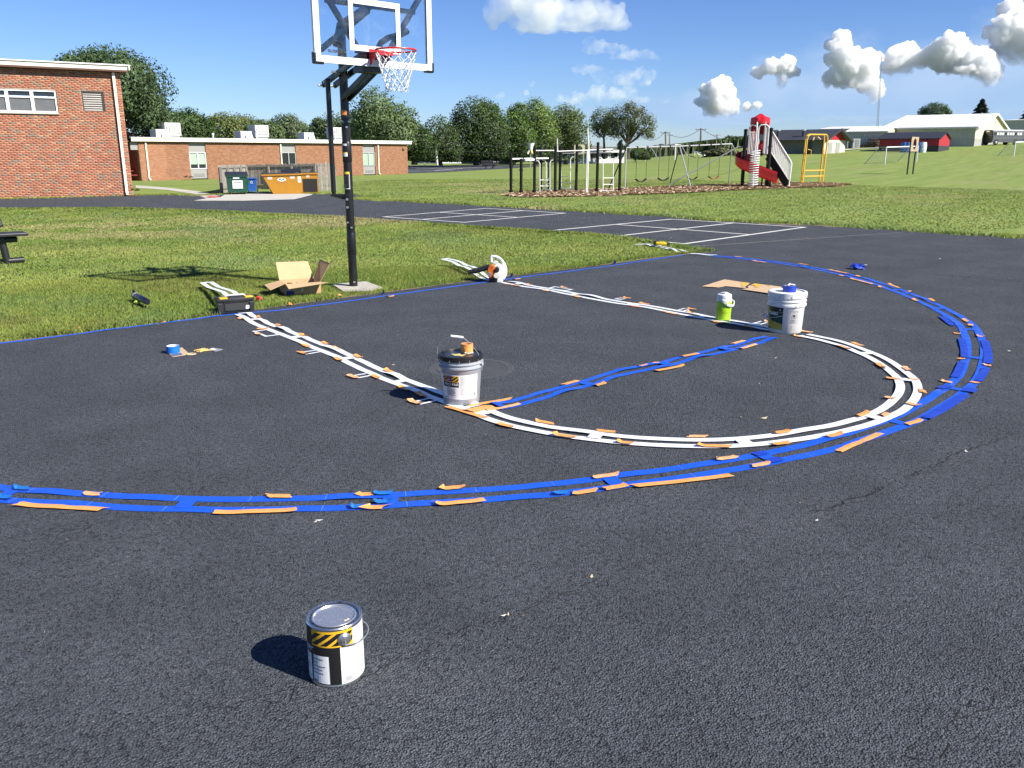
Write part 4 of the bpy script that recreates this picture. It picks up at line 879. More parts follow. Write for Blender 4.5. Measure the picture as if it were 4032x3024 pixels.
# --- slide tower
g1, g2 = base(Z8, 1016, 1000), base(Z8, 1326, 990); u = np.array([(g1-CAM)[1], -(g1-CAM)[0], 0.]); u /= np.hypot(*u[:2]); dr_ = ray(*Z8(1326, 990)); vv_ = np.array([-u[1], u[0]]); tt_ = ((g1-CAM)[:2]@vv_)/(dr_[:2]@vv_); wT = float((CAM+dr_*tt_-g1)@u); v = np.array([-u[1], u[0], 0]); rzT = math.atan2(u[1], u[0])
t = thing('slide_tower', 'slide tower with red roof, red spiral slide, coil climber and white railed stairs', 'slide', g1, rzT)
def zl(zy, x=1016): return zat(g1, Z8(x, zy)[1])
def xl(zx, zy=800):   # local x in the front plane of the tower
    d = ray(*Z8(zx, zy)); tt = ((g1-CAM)[:2]@v[:2])/(d[:2]@v[:2]); return float((CAM+d*tt-g1)@u)
hp, zd = zl(288), zl(590); dp = wT*.95
for x, y, m_ in ((0, 0, hp), (wT, 0, hp*1.02), (0, dp, hp), (wT, dp, hp*1.0)):
    part('post', MB().cyl((x, y, 0), (x, y, m_), .095, n=14), M_BLK, t, True); part('post_cap', MB().lathe([(.105, -.04), (.1, .02), (0, .05)], 12, (x, y, m_)), M_BLK, t); part('clamp', MB().cyl((x, y, zd-.1), (x, y, zd-.03), .12, n=12), M_BLK, t); part('clamp', MB().cyl((x, y, zl(500)), (x, y, zl(490)), .12, n=12), M_BLK, t)
part('deck', MB().box((wT/2, dp/2, zd), (wT, dp, .07)), M_BLK, t)
zr0, zr1 = zl(185), zl(82); xr = xl(1247, 180); R6 = (xl(1368, 180)-xl(1122, 180))/2; yc = dp*.55
mb = MB(); k = 48
for ring, (rr, z) in enumerate([(R6, zr0-.02), (R6*1.0, zr0+.1), (R6*.62, zr0+(zr1-zr0)*.62), (R6*.12, zr1)]):
    for j in range(k):
        a = 2*pi*j/k; f = 1-.10*abs(sin(6*a/2*1))*(1 if 0 < ring < 3 else .3); mb.v.append((xr+rr*f*cos(a), yc+rr*f*sin(a), z+(.10*abs(cos(6*a/2)) if ring == 1 else 0)))
for i in range(3):
    for j in range(k): mb.f.append((i*k+j, i*k+(j+1) % k, (i+1)*k+(j+1) % k, (i+1)*k+j))
mb.f.append(tuple(3*k+j for j in range(k))); part('roof', mb, M_RED, t, True, angle=50)
part('roof_band', MB().lathe([(R6*1.02, zr0-.09), (R6*1.03, zr0+.03), (R6*.97, zr0+.03), (R6*.97, zr0-.09)], 24, (xr, yc, 0)), M_RED, t)
for a in (.35, 1.6, 2.8, 4.0, 5.3): x, y = xr+R6*.93*cos(a), yc+R6*.93*sin(a); part('roof_support', MB().cyl((x, y, zd), (x, y, zr0), .05, n=10), M_GALV if a in (1.6, 5.3) else M_RED, t)
for a0_, a1_, zt_ in ((2.75, 3.55, zr0-.1), (-.45, .35, zr0-.1), (4.3, 5.1, zd+.5), (1.0, 2.1, zd+.62)): part('wall_panel', MB().lathe([(R6*.95, zd-.1), (R6*.95, zt_)], 8, (xr, yc, 0), a0_, a1_), M_RED, t, True)
part('hood_panel', MB().lathe([(R6*.95, zr0-.62), (R6*.95, zr0-.08)], 12, (xr, yc, 0), .4, 2.7), M_RED, t, True)
# white guard rails with arches
def arch(x0, x1, y, z0, z1, r, nm, m_): part(nm, MB().tube([(x0, y, z0), (x0, y, z1-.12), (x0+.04*np.sign(x1-x0)*3, y, z1), (x1-.04*np.sign(x1-x0)*3, y, z1), (x1, y, z1-.12), (x1, y, z0)], r, 8), m_, t, True)
xg0, xg1, xg2, xg3 = xl(1072), xl(1165), xl(1185), xl(1312)
arch(xg0, xg1, -.05, zd, zl(232), .035, 'guard_arch', M_GALV); arch(xg2, xg3, -.05, zd, zl(228), .035, 'guard_arch', M_WHT)
for x in np.linspace(xg0, xg1, 6)[1:-1]: part('baluster', MB().cyl((x, -.05, zd), (x, -.05, zl(318)), .018, n=6), M_WHT, t)
for x in (xl(1280), xl(1298)): part('baluster', MB().cyl((x, -.05, zd), (x, -.05, zl(260)), .02, n=6), M_WHT, t)
part('guard_rail', MB().cyl((0, -.05, zl(318)), (xg1, -.05, zl(318)), .022, n=8), M_WHT, t)
# coil climber
xc = xl(1165, 770); zc1 = zl(545); rc = (xl(1220, 770)-xl(1105, 770))/2; pts = []; turns = 15
for i in range(turns*14+1): a = 2*pi*i/14; pts.append((xc+rc*cos(a), -.32+rc*sin(a)*.9, .05+(zc1-.05)*i/(turns*14)))
part('coil', MB().tube(pts, .026, 6), M_WHT, t, True); part('coil_pole', MB().tube([(xc, -.32, 0), (xc, -.32, zl(232)), (xc, -.2, zl(200)), (xc, 0, zl(200))], .034, 8), M_WHT, t, True)
# red spiral slide
xs0, xs1 = xl(985, 660), xl(1455, 900); pts = []; ys = .15+dp*.3; cx_, cy_ = xl(1150, 700), dp*.45; rr = (xl(1150, 700)-xs0)*.88
def chute_path():
    out = []
    for i in range(25):
        a = rad(70)+rad(215)*i/24; z = zd*(1.0-.52*i/24); out.append((cx_+rr*cos(a), cy_+rr*sin(a), z))
    e = out[-1]
    for i in range(1, 9): f = i/8; out.append((e[0]+(xs1-e[0])*f, e[1]-.15*f, e[2]+(zl(905)-e[2])*f**.85))
    return out
cp = chute_path(); mb = MB(); hw_ = .30; o = 0; sec = [(-1, .30), (-1.03, .32), (-1.06, .28), (-1, -.02), (-.6, -.12), (0, -.15), (.6, -.12), (1, -.02), (1.06, .28), (1.03, .32), (1, .30), (.93, .0), (.55, -.08), (0, -.11), (-.55, -.08), (-.93, .0)]
for i, p in enumerate(cp):
    a = np.array(cp[max(i-1, 0)]); b = np.array(cp[min(i+1, len(cp)-1)]); d = b-a; d /= np.linalg.norm(d); s = np.array([-d[1], d[0], 0]); s /= np.linalg.norm(s)
    for x, z in sec: q = np.array(p)+s*x*hw_+np.array([0, 0, z*1.25]); mb.v.append(tuple(q))
n = len(sec)
for i in range(len(cp)-1):
    for j in range(n): mb.f.append((i*n+j, i*n+(j+1) % n, (i+1)*n+(j+1) % n, (i+1)*n+j))
mb.f += [tuple(range(n)), tuple(range((len(cp)-1)*n, len(cp)*n))[::-1]]; part('spiral_slide', mb, M_RED, t, True, angle=60)
part('slide_hood', MB().lathe([(rr*1.08, zd*.62), (rr*1.12, zd*.85), (rr*1.0, zd*1.05)], 16, (cx_, cy_, 0), rad(120), rad(250)), M_RED, t, True)
for x, y, z in ((cx_+rr*.9, cy_-.1, zd*.42), (xs1-.35, cp[-1][1], zl(905))): part('slide_leg', MB().cyl((x, y, 0), (x, y, z), .04, n=8), M_BLK, t)
# sliding pole pair on the left
q0 = np.array([xl(1000, 495), -.1, zl(495)]); q1 = np.array([xl(118, 965), -.35, zl(965)]); q2 = np.array([xl(108, 1045), -.4, .0])
M_RAIL = mat('rail_galvanised', (.40, .41, .41), .5, .3, var=.1, vs=5)
for dy in (-.02, .045): part('slide_rail', MB().tube([(q0[0]+.1, q0[1]+dy, q0[2]-.03), tuple(q0+[-.08, dy, .0]), tuple(q1+[.12, dy, .03]), tuple(q1+[0, dy, -.08]), (q2[0], q2[1]+dy, 0)], .03, 8), M_RAIL, t, True)
# stairs to the right
s0 = np.array([xl(1352, 590), .05, zd]); s1 = np.array([xl(1592, 960), .05, .08])
wS = dp*.8
for y in (.05, wS): part('stringer', MB().bar(s0+[0, y, -.12], s1+[0, y, .05], .05, .40), M_BLK, t)
for i in range(8): p = s0+(s1-s0)*(i+.7)/8.4; part('step', MB().box((p[0], wS/2+.05, p[2]-.05), (.28, wS, .04)), M_BLK, t)
r0 = np.array([xl(1390, 305), 0, zl(305)]); r1 = np.array([xl(1630, 690), 0, zl(690)]); b0 = np.array([xl(1372, 560), 0, zl(560)]); b1 = np.array([xl(1598, 905), 0, zl(905)])
for y in (0., wS+.1):
    Y = np.array([0, y, 0]); part('hand_rail', MB().tube([b0+Y+[-.02, 0, -.05], r0+Y+[-.06, 0, -.05], r0+Y, r1+Y, r1+Y+[.02, 0, -.12], (xl(1600, 970), y, 0)], .036, 8), M_WHT, t, True); part('lower_rail', MB().cyl(b0+Y, b1+Y, .028, n=8), M_WHT, t)
    for i in range(12): f = (i+.6)/12.4; part('baluster', MB().cyl(b0+(b1-b0)*f+Y, r0+(r1-r0)*f+Y, .02, n=6), M_WHT, t)
# --- yellow arch ladder
ya, yb_ = base(Z8, 1768, 958), base(Z8, 2010, 952); yu = yb_-ya; yw_ = float(np.hypot(*yu[:2])); t = thing('arch_ladder', 'yellow tubular arch ladder beside the slide tower', 'climbing arch', ya, math.atan2(yu[1], yu[0]))
hA = zat(ya, Z8(1830, 345)[1]); 
for k, dy in enumerate((0., .22)):
    o_ = .12*k; part('arch_tube', MB().tube([(o_, dy, 0), (o_+.07, dy, hA-.3), (o_+.14, dy, hA-.08), (o_+.32, dy, hA), (yw_-o_*.2, dy, hA), (yw_+.10-o_*.2, dy, hA-.08), (yw_+.14-o_*.2, dy, hA-.3), (yw_+.04-o_*.2, dy, 0)], .045, 10), M_YEL, t, True)
for z in (zat(ya, Z8(1800, 795)[1]), zat(ya, Z8(1800, 868)[1])): part('rung', MB().cyl((.08, .0, z), (yw_+.05, .0, z), .035, n=8), M_YEL, t)
part('cross_brace', MB().cyl((yw_*.35, 0, hA-.32), (yw_*.55, .2, hA+.02), .04, n=8).cyl((yw_*.55, .2, hA+.02), (yw_*.72, 0, hA-.28), .05, n=8), mat('brace_tan', (.45, .3, .1), .5), t)
for x, s in ((.2, 1), (yw_, -1)): part('grab_handle', MB().tube([(x, 0, hA*.55), (x+.16*s, -.1, hA*.57), (x+.18*s, -.1, hA*.68), (x, 0, hA*.7)], .025, 6), M_YEL, t, True)

# --- throwing targets: a board with a round hole on two legs
def target(gl, gr, zt, zb, label, wood, post):
    a, b = np.array(gl), np.array(gr); u = b-a; w = float(np.hypot(*u[:2])); tt = thing('throwing_target', label, 'target board', a, math.atan2(u[1], u[0]))
    z1, z0 = zat(a, zt)-a[2], zat(a, zb)-a[2]; W0, W1 = -.12*w, w*1.12; cxm, czm = (W0+W1)/2, (z0+z1)/2; R = min((W1-W0)*.33, (z1-z0)*.34); mb = MB(); n = 32
    sq = []
    for j in range(n):
        an = 2*pi*j/n; c_, s_ = cos(an), sin(an); k = min((W1-W0)/2/max(abs(c_), 1e-6), (z1-z0)/2/max(abs(s_), 1e-6)); sq.append((cxm+c_*k, czm+s_*k))
    for y in (-.07, -.02): mb.v += [(x, y, z) for x, z in sq]+[(cxm+R*cos(2*pi*j/n), y, czm+R*1.15*sin(2*pi*j/n)) for j in range(n)]
    for j in range(n):
        j2 = (j+1) % n; mb.f += [(j, j2, n+j2, n+j), (2*n+j2, 2*n+j, 3*n+j, 3*n+j2), (n+j2, 3*n+j2, 3*n+j, n+j), (j, 2*n+j, 2*n+j2, j2)]
    part('board', mb, wood, tt)
    for x in (0, w): part('post', MB().box((x, .03, z1/2), (.11, .09, z1)), post, tt)
mw = mat('ply_board', (.34, .26, .17), .85, var=.25, vs=3)
target(at(*ZR(1274, 710)), at(*ZR(1320, 706)), ZR(1297, 406)[1], ZR(1297, 524)[1], 'plywood throwing target with round hole on two dark posts at the right', mw, mat('creosote', (.05, .045, .035), .9))
gT = base(Z7, 1095, 850); target(gT-np.array([RGT[0], RGT[1], 0])*.9, gT, Z7(1040, 535)[1], Z7(1040, 655)[1], 'plywood throwing target with round hole behind the climbing frame', mat('ply_pale', (.5, .44, .3), .85, var=.2, vs=3), mat('post_green', (.25, .3, .14), .8))

# --- football goals
M_NET = mat('goal_net', (.35, .36, .36), .8)
def soccer_goal(pl_, pr_, top, label, depth=1.6, net=True, side=1):
    a, b = np.array(pl_), np.array(pr_); u = b-a; w = float(np.hypot(*u[:2])); tt = thing('soccer_goal', label, 'soccer goal', a, math.atan2(u[1], u[0]), 'soccer goals on the field'); h = zat(a, top)-a[2]; zb = b[2]-a[2]; D = math.hypot(a[0]-CAM[0], a[1]-CAM[1]); r_ = max(.05, D*.0006)
    for nm, p in (('goal_post', [(0, 0, 0), (0, 0, h)]), ('goal_post', [(w, 0, zb), (w, 0, h+zb)]), ('crossbar', [(0, 0, h), (w, 0, h+zb)])): part(nm, MB().tube(p, r_, 8), M_WHT, tt)
    for x, z_ in ((0, 0), (w, zb)): part('stay', MB().tube([(x, 0, h+z_), (x, depth*.35*side, h+z_), (x, depth*side, z_)], r_*.6, 6), M_GALV, tt)
    if net:
        mb = MB(); k = 14
        for i in range(k+1):
            x = w*i/k; z_ = zb*i/k; mb.tube([(x, .3*side, h+z_), (x, depth*side, z_)], .008, 3, False)
        for j in range(9): f = j/8; mb.tube([(0, (.3+(depth-.3)*f)*side, h*(1-f)), (w, (.3+(depth-.3)*f)*side, h*(1-f)+zb)], .008, 3, False)
        for x, z_ in ((0, 0), (w, zb)):
            for j in range(6): f = j/6; mb.tube([(x, depth*f*side, z_), (x, depth*f*side, z_+h*(1-max(0, f-.2)/.8))], .008, 3, False)
        part('net', mb, M_NET, tt)
soccer_goal(at(*ZR(1090, 627)), at(*ZR(1345, 612)), ZR(1097, 490)[1], 'white soccer goal with dark net behind the throwing target', 2.2, side=1)
soccer_goal(at(*ZR(2128, 560)), at(*ZR(2330, 545)), ZR(2140, 450)[1], 'white soccer goal cut off by the right edge', 2.)
soccer_goal(at(815, 357), at(917, 357.5), 339, 'white soccer goal half hidden behind the brick wing', 2.2)
soccer_goal(base(Z7, 1740, 760)-np.array([RGT[0], RGT[1], 0])*6.5, base(Z7, 1740, 760), Z7(1740, 610)[1], 'white soccer goal behind the left end of the swing frame', 2., False)
soccer_goal(base(Z7, 1865, 738), base(Z8, 180, 660), Z7(1865, 562)[1], 'white soccer goal with sagging net behind the swings', 3.)
soccer_goal(base(Z7, 908, 752), base(Z7, 985, 752), Z7(940, 703)[1], 'small white goal frame in front of the garden shed', 1., False)
soccer_goal(base(Z8, 425, 605), base(Z8, 500, 628), Z8(430, 560)[1], 'small white goal frame beside the brush heap', 1., False)

# --- steel benches
def bench(g, rz, label, s=1.):
    tt = thing('park_bench', label, 'bench', g, rz); m_ = mat('bench_black', (.014, .014, .016), .45)
    def bx(nm, mb): mb.v = [(x*s, y*s, z*s) for x, y, z in mb.v]; part(nm, mb, m_, tt)
    for i in range(7): bx('seat_slat', MB().box((0, -.2+i*.065, .44), (1.8, .035, .03)))
    mb = MB(); frame = [(-.9, -.23), (.9, -.23), (.9, .24), (-.9, .24)]; bx('seat_rim', MB().tube([(x, y, .44) for x, y in frame], .025, 8, closed=True))
    for i in range(6): z = .52+i*.065; bx('back_slat', MB().box((0, .3+i*.022, z), (1.8, .02, .035)))
    bx('back_rim', MB().tube([(-.9, .28, .5), (.9, .28, .5), (.9, .42, .88), (-.9, .42, .88)], .025, 8, closed=True))
    for x in (-.3, .3): bx('back_strut', MB().box((x, .36, .7), (.05, .05, .42)))
    for x in (-.6, .6):
        bx('leg', MB().tube([(x*.85, -.25, 0), (x*.95, 0, .4)], .04, 10)); bx('leg', MB().tube([(x*.85, .25, 0), (x*.95, 0, .4)], .04, 10)); bx('cross_bar', MB().tube([(x*.95, -.3, .38), (x*.95, .32, .38)], .035, 10))
    bx('brace', MB().tube([(-.55, 0, .15), (0, 0, .42), (.55, 0, .15)], .02, 8))
bench(at(1058, 365), .1, 'black steel bench on the far lawn left of the climbing frame', 1.0)
gb = at(8, 571); 
tt = thing('park_bench', 'black steel bench cut off by the left edge of the front lawn', 'bench', gb, .05); m_ = mat('bench_black', (.014, .014, .016), .45)
lx = zat(gb, 507)
part('seat', MB().box((-.50, .0, lx), (1.76, .42, .05), bev=.012), m_, tt); part('back_rim', MB().tube([(.0, .22, lx+.09), (.10, .24, lx+.13), (.08, .30, lx+.25), (-.02, .34, lx+.34), (-1.2, .34, lx+.32), (-1.2, .22, lx+.09)], .03, 8, closed=True), m_, tt, True)
for i in range(12): part('back_wire', MB().cyl((-.1-.1*i, .24, lx+.1), (-.1-.1*i, .33, lx+.31), .008, n=5), m_, tt)
part('seat_support', MB().cyl((-1.3, 0, lx-.085), (.24, 0, lx-.085), .05, n=12), m_, tt, True)
for x in (.06, -1.2): part('leg', MB().cyl((x, 0, 0), (x-.04, 0, lx-.05), .055, n=14), m_, tt, True)
part('foot', MB().cyl((.06, -.02, .05), (.30, .02, .05), .05, n=12), m_, tt, True); part('back_strut', MB().cyl((-.4, .1, lx), (-.4, .3, lx+.25), .03, n=8), m_, tt)

# ================================================================ poles, wires and mast
M_WOODP = mat('pole_wood', (.20, .165, .13), .9, var=.2, vs=2); M_PALEP = mat('pole_pale', (.5, .48, .44), .85, var=.1, vs=1)
def pole(pxb, pyb, pxt, pyt, D, r, label, m_, arm=0., group=None):
    b = atD(pxb, pyb, D); tp = atD(pxt, pyt, D); o = thing('utility_pole', label, 'utility pole', b, 0, group); part('shaft', MB().cyl(b, tp, r, r*.75, 10), m_, o, True, world=True)
    if arm:
        for k in (0, 1) if arm > 9 else (0,):
            c = tp-np.array([0, 0, .4+k*1.3]); rr_ = np.array([RGT[0], RGT[1], 0]); part('cross_arm', MB().bar(c-rr_*arm/2, c+rr_*arm/2, .16, .2), m_, o, world=True)
            for s in (-.45, 0, .45): part('insulator', MB().cyl(c+rr_*arm*s, c+rr_*arm*s+np.array([0, 0, .4]), .08, n=6), m_, o, world=True)
    return tp
tA = pole(944.5, 357, 939.5, 301, 110, .16, 'pale leaning utility pole in front of the dark trees', M_PALEP)
tB = pole(*Z7(1168, 745), *Z7(1147, 335), 112, .16, 'pale utility pole rising behind the climbing frame', M_PALEP)
tC = pole(*Z7(772, 620), *Z7(769, 458), 130, .14, 'short pale pole showing between climbing frame and trees', M_PALEP)
tD = pole(*Z7(2127, 665), *Z7(2117, 372), 260, .28, 'dark utility pole with crossarm above the field', M_WOODP, 2.7, 'utility poles along the far road')
tE = pole(*Z8(497, 600), *Z8(505, 268), 250, .28, 'tall utility pole with crossarm left of the slide tower', M_WOODP, 2.9, 'utility poles along the far road')
tF = pole(*Z7(2168, 560), *Z7(2170, 408), 420, .3, 'thin distant utility pole left of the swings', M_WOODP, 2.9, 'utility poles along the far road')
tG = pole(*Z8(703, 470), *Z8(706, 345), 420, .3, 'thin distant utility pole beside the small round tree', M_WOODP, 3.2, 'utility poles along the far road')
def wire(a, b, sag, r, label):
    a, b = np.array(a), np.array(b); pts = [a+(b-a)*k-np.array([0, 0, sag*4*k*(1-k)]) for k in np.linspace(0, 1, 16)]
    c = np.array([a[0], a[1], a[2]]); solo('overhead_wire', MB().tube(pts, r, 4, False), mat('wire', (.03, .03, .03), .6), label, 'wire', c, 'overhead wires')
wL = atD(700, 330, 108)
wire(tA, tB, 1.4, .025, 'upper overhead wire between the pale poles'); wire(tA-np.array([0, 0, .7]), tB-np.array([0, 0, .7]), 1.6, .025, 'lower overhead wire between the pale poles')
wire(wL, tA, .8, .025, 'upper overhead wire left of the leaning pole'); wire(wL-np.array([0, 0, .8]), tA-np.array([0, 0, .7]), .9, .025, 'lower overhead wire left of the leaning pole')
wire(tD, tE, 2., .05, 'far overhead wire between the two crossarm poles'); wire(tE, atD(1640, 300, 245), 2., .05, 'far overhead wire running right behind the slide tower'); wire(atD(1390, 297, 262), tD, 1.5, .05, 'far overhead wire ending left of the crossarm pole')
b = atD(1893.5, 322, 230); tp = atD(1905, 121, 230); mst = thing('radio_mast', 'tall thin lattice radio mast behind the low white building', 'mast', b); s_ = .32; MM = mat('mast_grey', (.33, .34, .36), .5)
offs = [np.array([s_*cos(a), s_*sin(a), 0]) for a in (0, 2.1, 4.2)]; Zs = np.linspace(0, 1, 26)
for o_ in offs: part('mast_leg', MB().cyl(b+o_, tp+o_*.35, .055, .04, 6), MM, mst, world=True)
mb = MB()
for i in range(25):
    for k in range(3):
        p = b+(tp-b)*Zs[i]+offs[k]*(1-.65*Zs[i]); q = b+(tp-b)*Zs[i+1]+offs[(k+1) % 3]*(1-.65*Zs[i+1]); mb.cyl(p, q, .03, n=4)
part('lattice', mb, MM, mst, world=True)

# ================================================================ trees
M_LEAF = attr_mat('leaf', .55, trans=.18, spec=.3, bend=.62, nattr='leaf_nrm'); M_CORN = attr_mat('corn_leaf', .6, trans=.2, bend=.6); M_BARK = mat('bark', (.085, .068, .052), .9, var=.25, vs=3, bump=.6, bs=12)
def tree(name, label, px, base_py, D, lobes, col, n=5200, leaf=.34, trunk_r=.3, limbs=None, gap=.0, seed=0, group=None, spiky=0., ztrunk=None, cat='tree', trunk=True, vcol=.30):
    """lobes: (disp x, disp y, rx px, ry px, depth offset m) read off the picture, placed at distance D"""
    r = np.random.default_rng(seed+100); g = atD(px, base_py, D); k = D*PX/FPX*1.035; root = thing(name, label, cat, (g[0], g[1], g[2]), 0, group)
    rr_ = np.array([RGT[0], RGT[1], 0]); ff = np.array([sin(YAW), cos(YAW), 0]); P, N_, C, O_ = [], [], [], []
    n = int(n*2.1); leaf = leaf*.72; vcol = vcol*.72
    tot = sum(q[2]*q[3] for q in lobes)
    for lx_, ly_, rx, ry, dz in lobes:
        c = atD(lx_, ly_, D)+ff*dz; a, h = rx*k, ry*k; dpt = (a+h)/2; m = int(n*rx*ry/tot*1.0)+30
        # clumps over the lobe, leaves over the clumps
        nc = max(10, int(m/40)); cd_ = r.normal(size=(nc, 3)); cd_ /= np.linalg.norm(cd_, axis=1)[:, None]; rad_ = r.uniform(.35, 1., nc)**.5
        rad_ = np.where(r.random(nc) < .12, rad_*1.1+spiky*r.random(nc), rad_)
        cc = cd_*rad_[:, None]; ci = r.integers(0, nc, m); sp = .17+.05*spiky
        q = cc[ci]+r.normal(0, sp, (m, 3)); keep = np.linalg.norm(q, axis=1) < 1.12+spiky*.8; q, ci2 = q[keep], ci[keep]
        w = rr_[None]*q[:, :1]*a+ff[None]*q[:, 1:2]*dpt+np.array([0, 0, 1])[None]*q[:, 2:]*h+c
        P.append(w); o_ = rr_[None]*q[:, :1]+ff[None]*q[:, 1:2]+np.array([0, 0, 1.])[None]*(q[:, 2:]+.25); O_.append(o_/np.linalg.norm(o_, axis=1)[:, None]+r.normal(0, .28, q.shape)); N_.append(q+r.normal(0, .55, q.shape)); ct = r.normal(1, vcol, nc)[ci2]*r.normal(1, .16, len(q)); C.append(np.clip(ct, .35, 1.9)[:, None]*np.array(col)[None]*(1+r.normal(0, .06, (len(q), 3))))
    P, N_, C, O_ = np.concatenate(P), np.concatenate(N_), np.clip(np.concatenate(C)*1.55, .005, .6), np.concatenate(O_)
    if gap: keep = r.random(len(P)) > gap; P, N_, C, O_ = P[keep], N_[keep], C[keep], O_[keep]
    ok = P[:, 2] > g[2]+.15; P, N_, C, O_ = P[ok], N_[ok], C[ok], O_[ok]
    m = len(P); N_ /= np.linalg.norm(N_, axis=1)[:, None]; t1 = np.cross(N_, r.normal(size=(m, 3))); t1 /= np.linalg.norm(t1, axis=1)[:, None]; t2 = np.cross(N_, t1); s = leaf*r.uniform(.6, 1.35, m)
    V = np.stack([P-t1*s[:, None]*.5, P-t2*s[:, None]*.30+N_*s[:, None]*.06, P+t1*s[:, None]*.6, P+t2*s[:, None]*.30+N_*s[:, None]*.06], 1)-np.array([g[0], g[1], g[2]])
    link('crown', np_mesh('crown', V.reshape(-1, 3), np.arange(m*4), np.full(m, 4), np.repeat(C, 4, 0), nrm=np.repeat(O_, 4, 0)), M_LEAF, root)
    if trunk:
        ztop = lobes[0][1]; mid = atD(lobes[0][0], ztop, D); mb = MB(); b0 = np.array([0, 0, -.3]); fork = np.array([(mid-g)[0]*.25, (mid-g)[1]*.25, max(.8, (mid[2]-g[2])*(.38 if ztrunk is None else ztrunk))])
        mb.tube([b0, np.array([0, 0, .2]), fork*.55+r.normal(0, .05, 3)*trunk_r*3, fork], [trunk_r*1.35, trunk_r*1.05, trunk_r*.9, trunk_r*.75], 9); tr = part('trunk', mb, M_BARK, root, True); 
        for lx_, ly_, rx, ry, dz in lobes:
            c = atD(lx_, ly_, D)+ff*dz-g; kx = rx*k; ky = ry*k
            for j in range(limbs or 2):
                e = c+rr_*r.uniform(-.55, .55)*kx+ff*r.uniform(-.5, .5)*kx+np.array([0, 0, r.uniform(-.1, .6)*ky]); m1 = fork+(e-fork)*.5+np.array([0, 0, -.08*np.linalg.norm(e-fork)])+r.normal(0, .12, 3)
                part('limb', MB().tube([fork*.97, m1, e], [trunk_r*.5, trunk_r*.32, trunk_r*.08], 6), M_BARK, tr, True)
    return root
DK, MD, SV, OL, LT = (.032, .058, .013), (.050, .086, .018), (.082, .118, .046), (.078, .098, .026), (.080, .122, .026)
GT = 'trees along the far side'
tree('maple_tree', 'large dark maple rising behind the tall brick block', 235, 330, 66, [(225, 190, 105, 70, 1), (200, 140, 62, 34, 2), (285, 190, 50, 62, -1), (318, 240, 36, 50, 0), (150, 160, 45, 36, 1), (345, 275, 30, 36, 1), (260, 255, 70, 50, 2)], (.044, .072, .026), 17000, .25, .35, seed=1, group=GT)
tree('maple_tree', 'dense dark green tree above the left end of the low roof', 398, 340, 92, [(398, 285, 52, 42, 0), (395, 262, 30, 18, 0), (425, 285, 32, 32, 1)], DK, 6500, .32, .35, seed=2, group=GT)
tree('willow_tree', 'brownish green round willow above the low roof', 495, 340, 118, [(495, 285, 55, 34, 0), (470, 275, 36, 24, 2), (525, 282, 40, 28, 1)], OL, 5600, .34, .35, seed=3, group=GT, gap=.1)
tree('poplar_tree', 'silvery tree behind the middle rooftop cooling unit', 575, 340, 112, [(570, 290, 34, 26, 0), (556, 285, 26, 20, 1), (592, 296, 20, 22, 0)], SV, 3800, .32, .3, seed=4, group=GT, spiky=.15)
tree('poplar_tree', 'tall silvery tree between rooftop units left of the pole', 622, 340, 118, [(622, 282, 32, 30, 0), (640, 286, 24, 26, 0), (605, 290, 24, 22, 1), (660, 290, 24, 24, 2)], (.066, .092, .040), 4400, .33, .3, seed=5, group=GT, spiky=.1)
tree('poplar_tree', 'silvery spreading tree directly behind the hoop pole', 722, 340, 105, [(722, 285, 38, 32, 0), (700, 290, 28, 28, 0), (748, 288, 32, 32, 1), (690, 275, 16, 16, 0)], (.06, .086, .036), 5000, .33, .3, seed=6, group=GT, spiky=.2)
tree('silver_maple', 'tallest silvery maple right of the hoop pole', 815, 345, 100, [(812, 240, 42, 40, 0), (822, 285, 62, 45, 1), (795, 270, 32, 40, 0), (870, 262, 28, 32, 0), (858, 290, 38, 36, -1), (775, 300, 26, 34, 1)], SV, 11500, .33, .38, seed=7, group=GT, spiky=.16)
tree('dark_maple', 'dark round tree above the right end of the low roof', 895, 350, 102, [(885, 305, 40, 42, 0), (915, 318, 30, 36, 0), (862, 318, 30, 34, 1)], DK, 6200, .32, .3, seed=8, group=GT)
tree('dark_maple', 'dark dense tree behind the pale leaning pole', 950, 352, 112, [(948, 300, 38, 42, 0), (965, 320, 36, 34, 0), (925, 322, 28, 30, 1), (950, 340, 40, 14, 0)], (.034, .056, .015), 6500, .32, .3, seed=9, group=GT)
tree('dark_maple', 'biggest dark tree in the middle of the far tree line', 1030, 352, 116, [(1028, 265, 50, 48, 0), (1010, 300, 42, 48, 0), (1058, 290, 38, 46, 0), (1035, 325, 55, 26, 0), (1052, 240, 28, 22, 4)], (.036, .060, .016), 11500, .34, .4, seed=10, group=GT)
tree('dark_maple', 'mid green tree just right of the biggest dark tree', 1105, 352, 124, [(1105, 280, 32, 42, 0), (1120, 245, 26, 22, 1), (1095, 310, 34, 36, 0), (1130, 300, 28, 40, 0)], MD, 7000, .35, .3, seed=11, group=GT)
tree('poplar_tree', 'pale feathery tree behind the left half of the climbing frame', 1160, 352, 132, [(1155, 262, 34, 40, 0), (1172, 285, 32, 46, 0), (1140, 300, 28, 40, 0)], LT, 6500, .37, .3, seed=12, group=GT, spiky=.12)
tree('poplar_tree', 'feathery olive tree ending the dense tree line', 1222, 352, 136, [(1215, 272, 34, 38, 0), (1240, 280, 30, 36, 0), (1205, 305, 30, 36, 0), (1245, 312, 26, 28, 0)], (.062, .086, .026), 6500, .38, .3, seed=13, group=GT, spiky=.12)
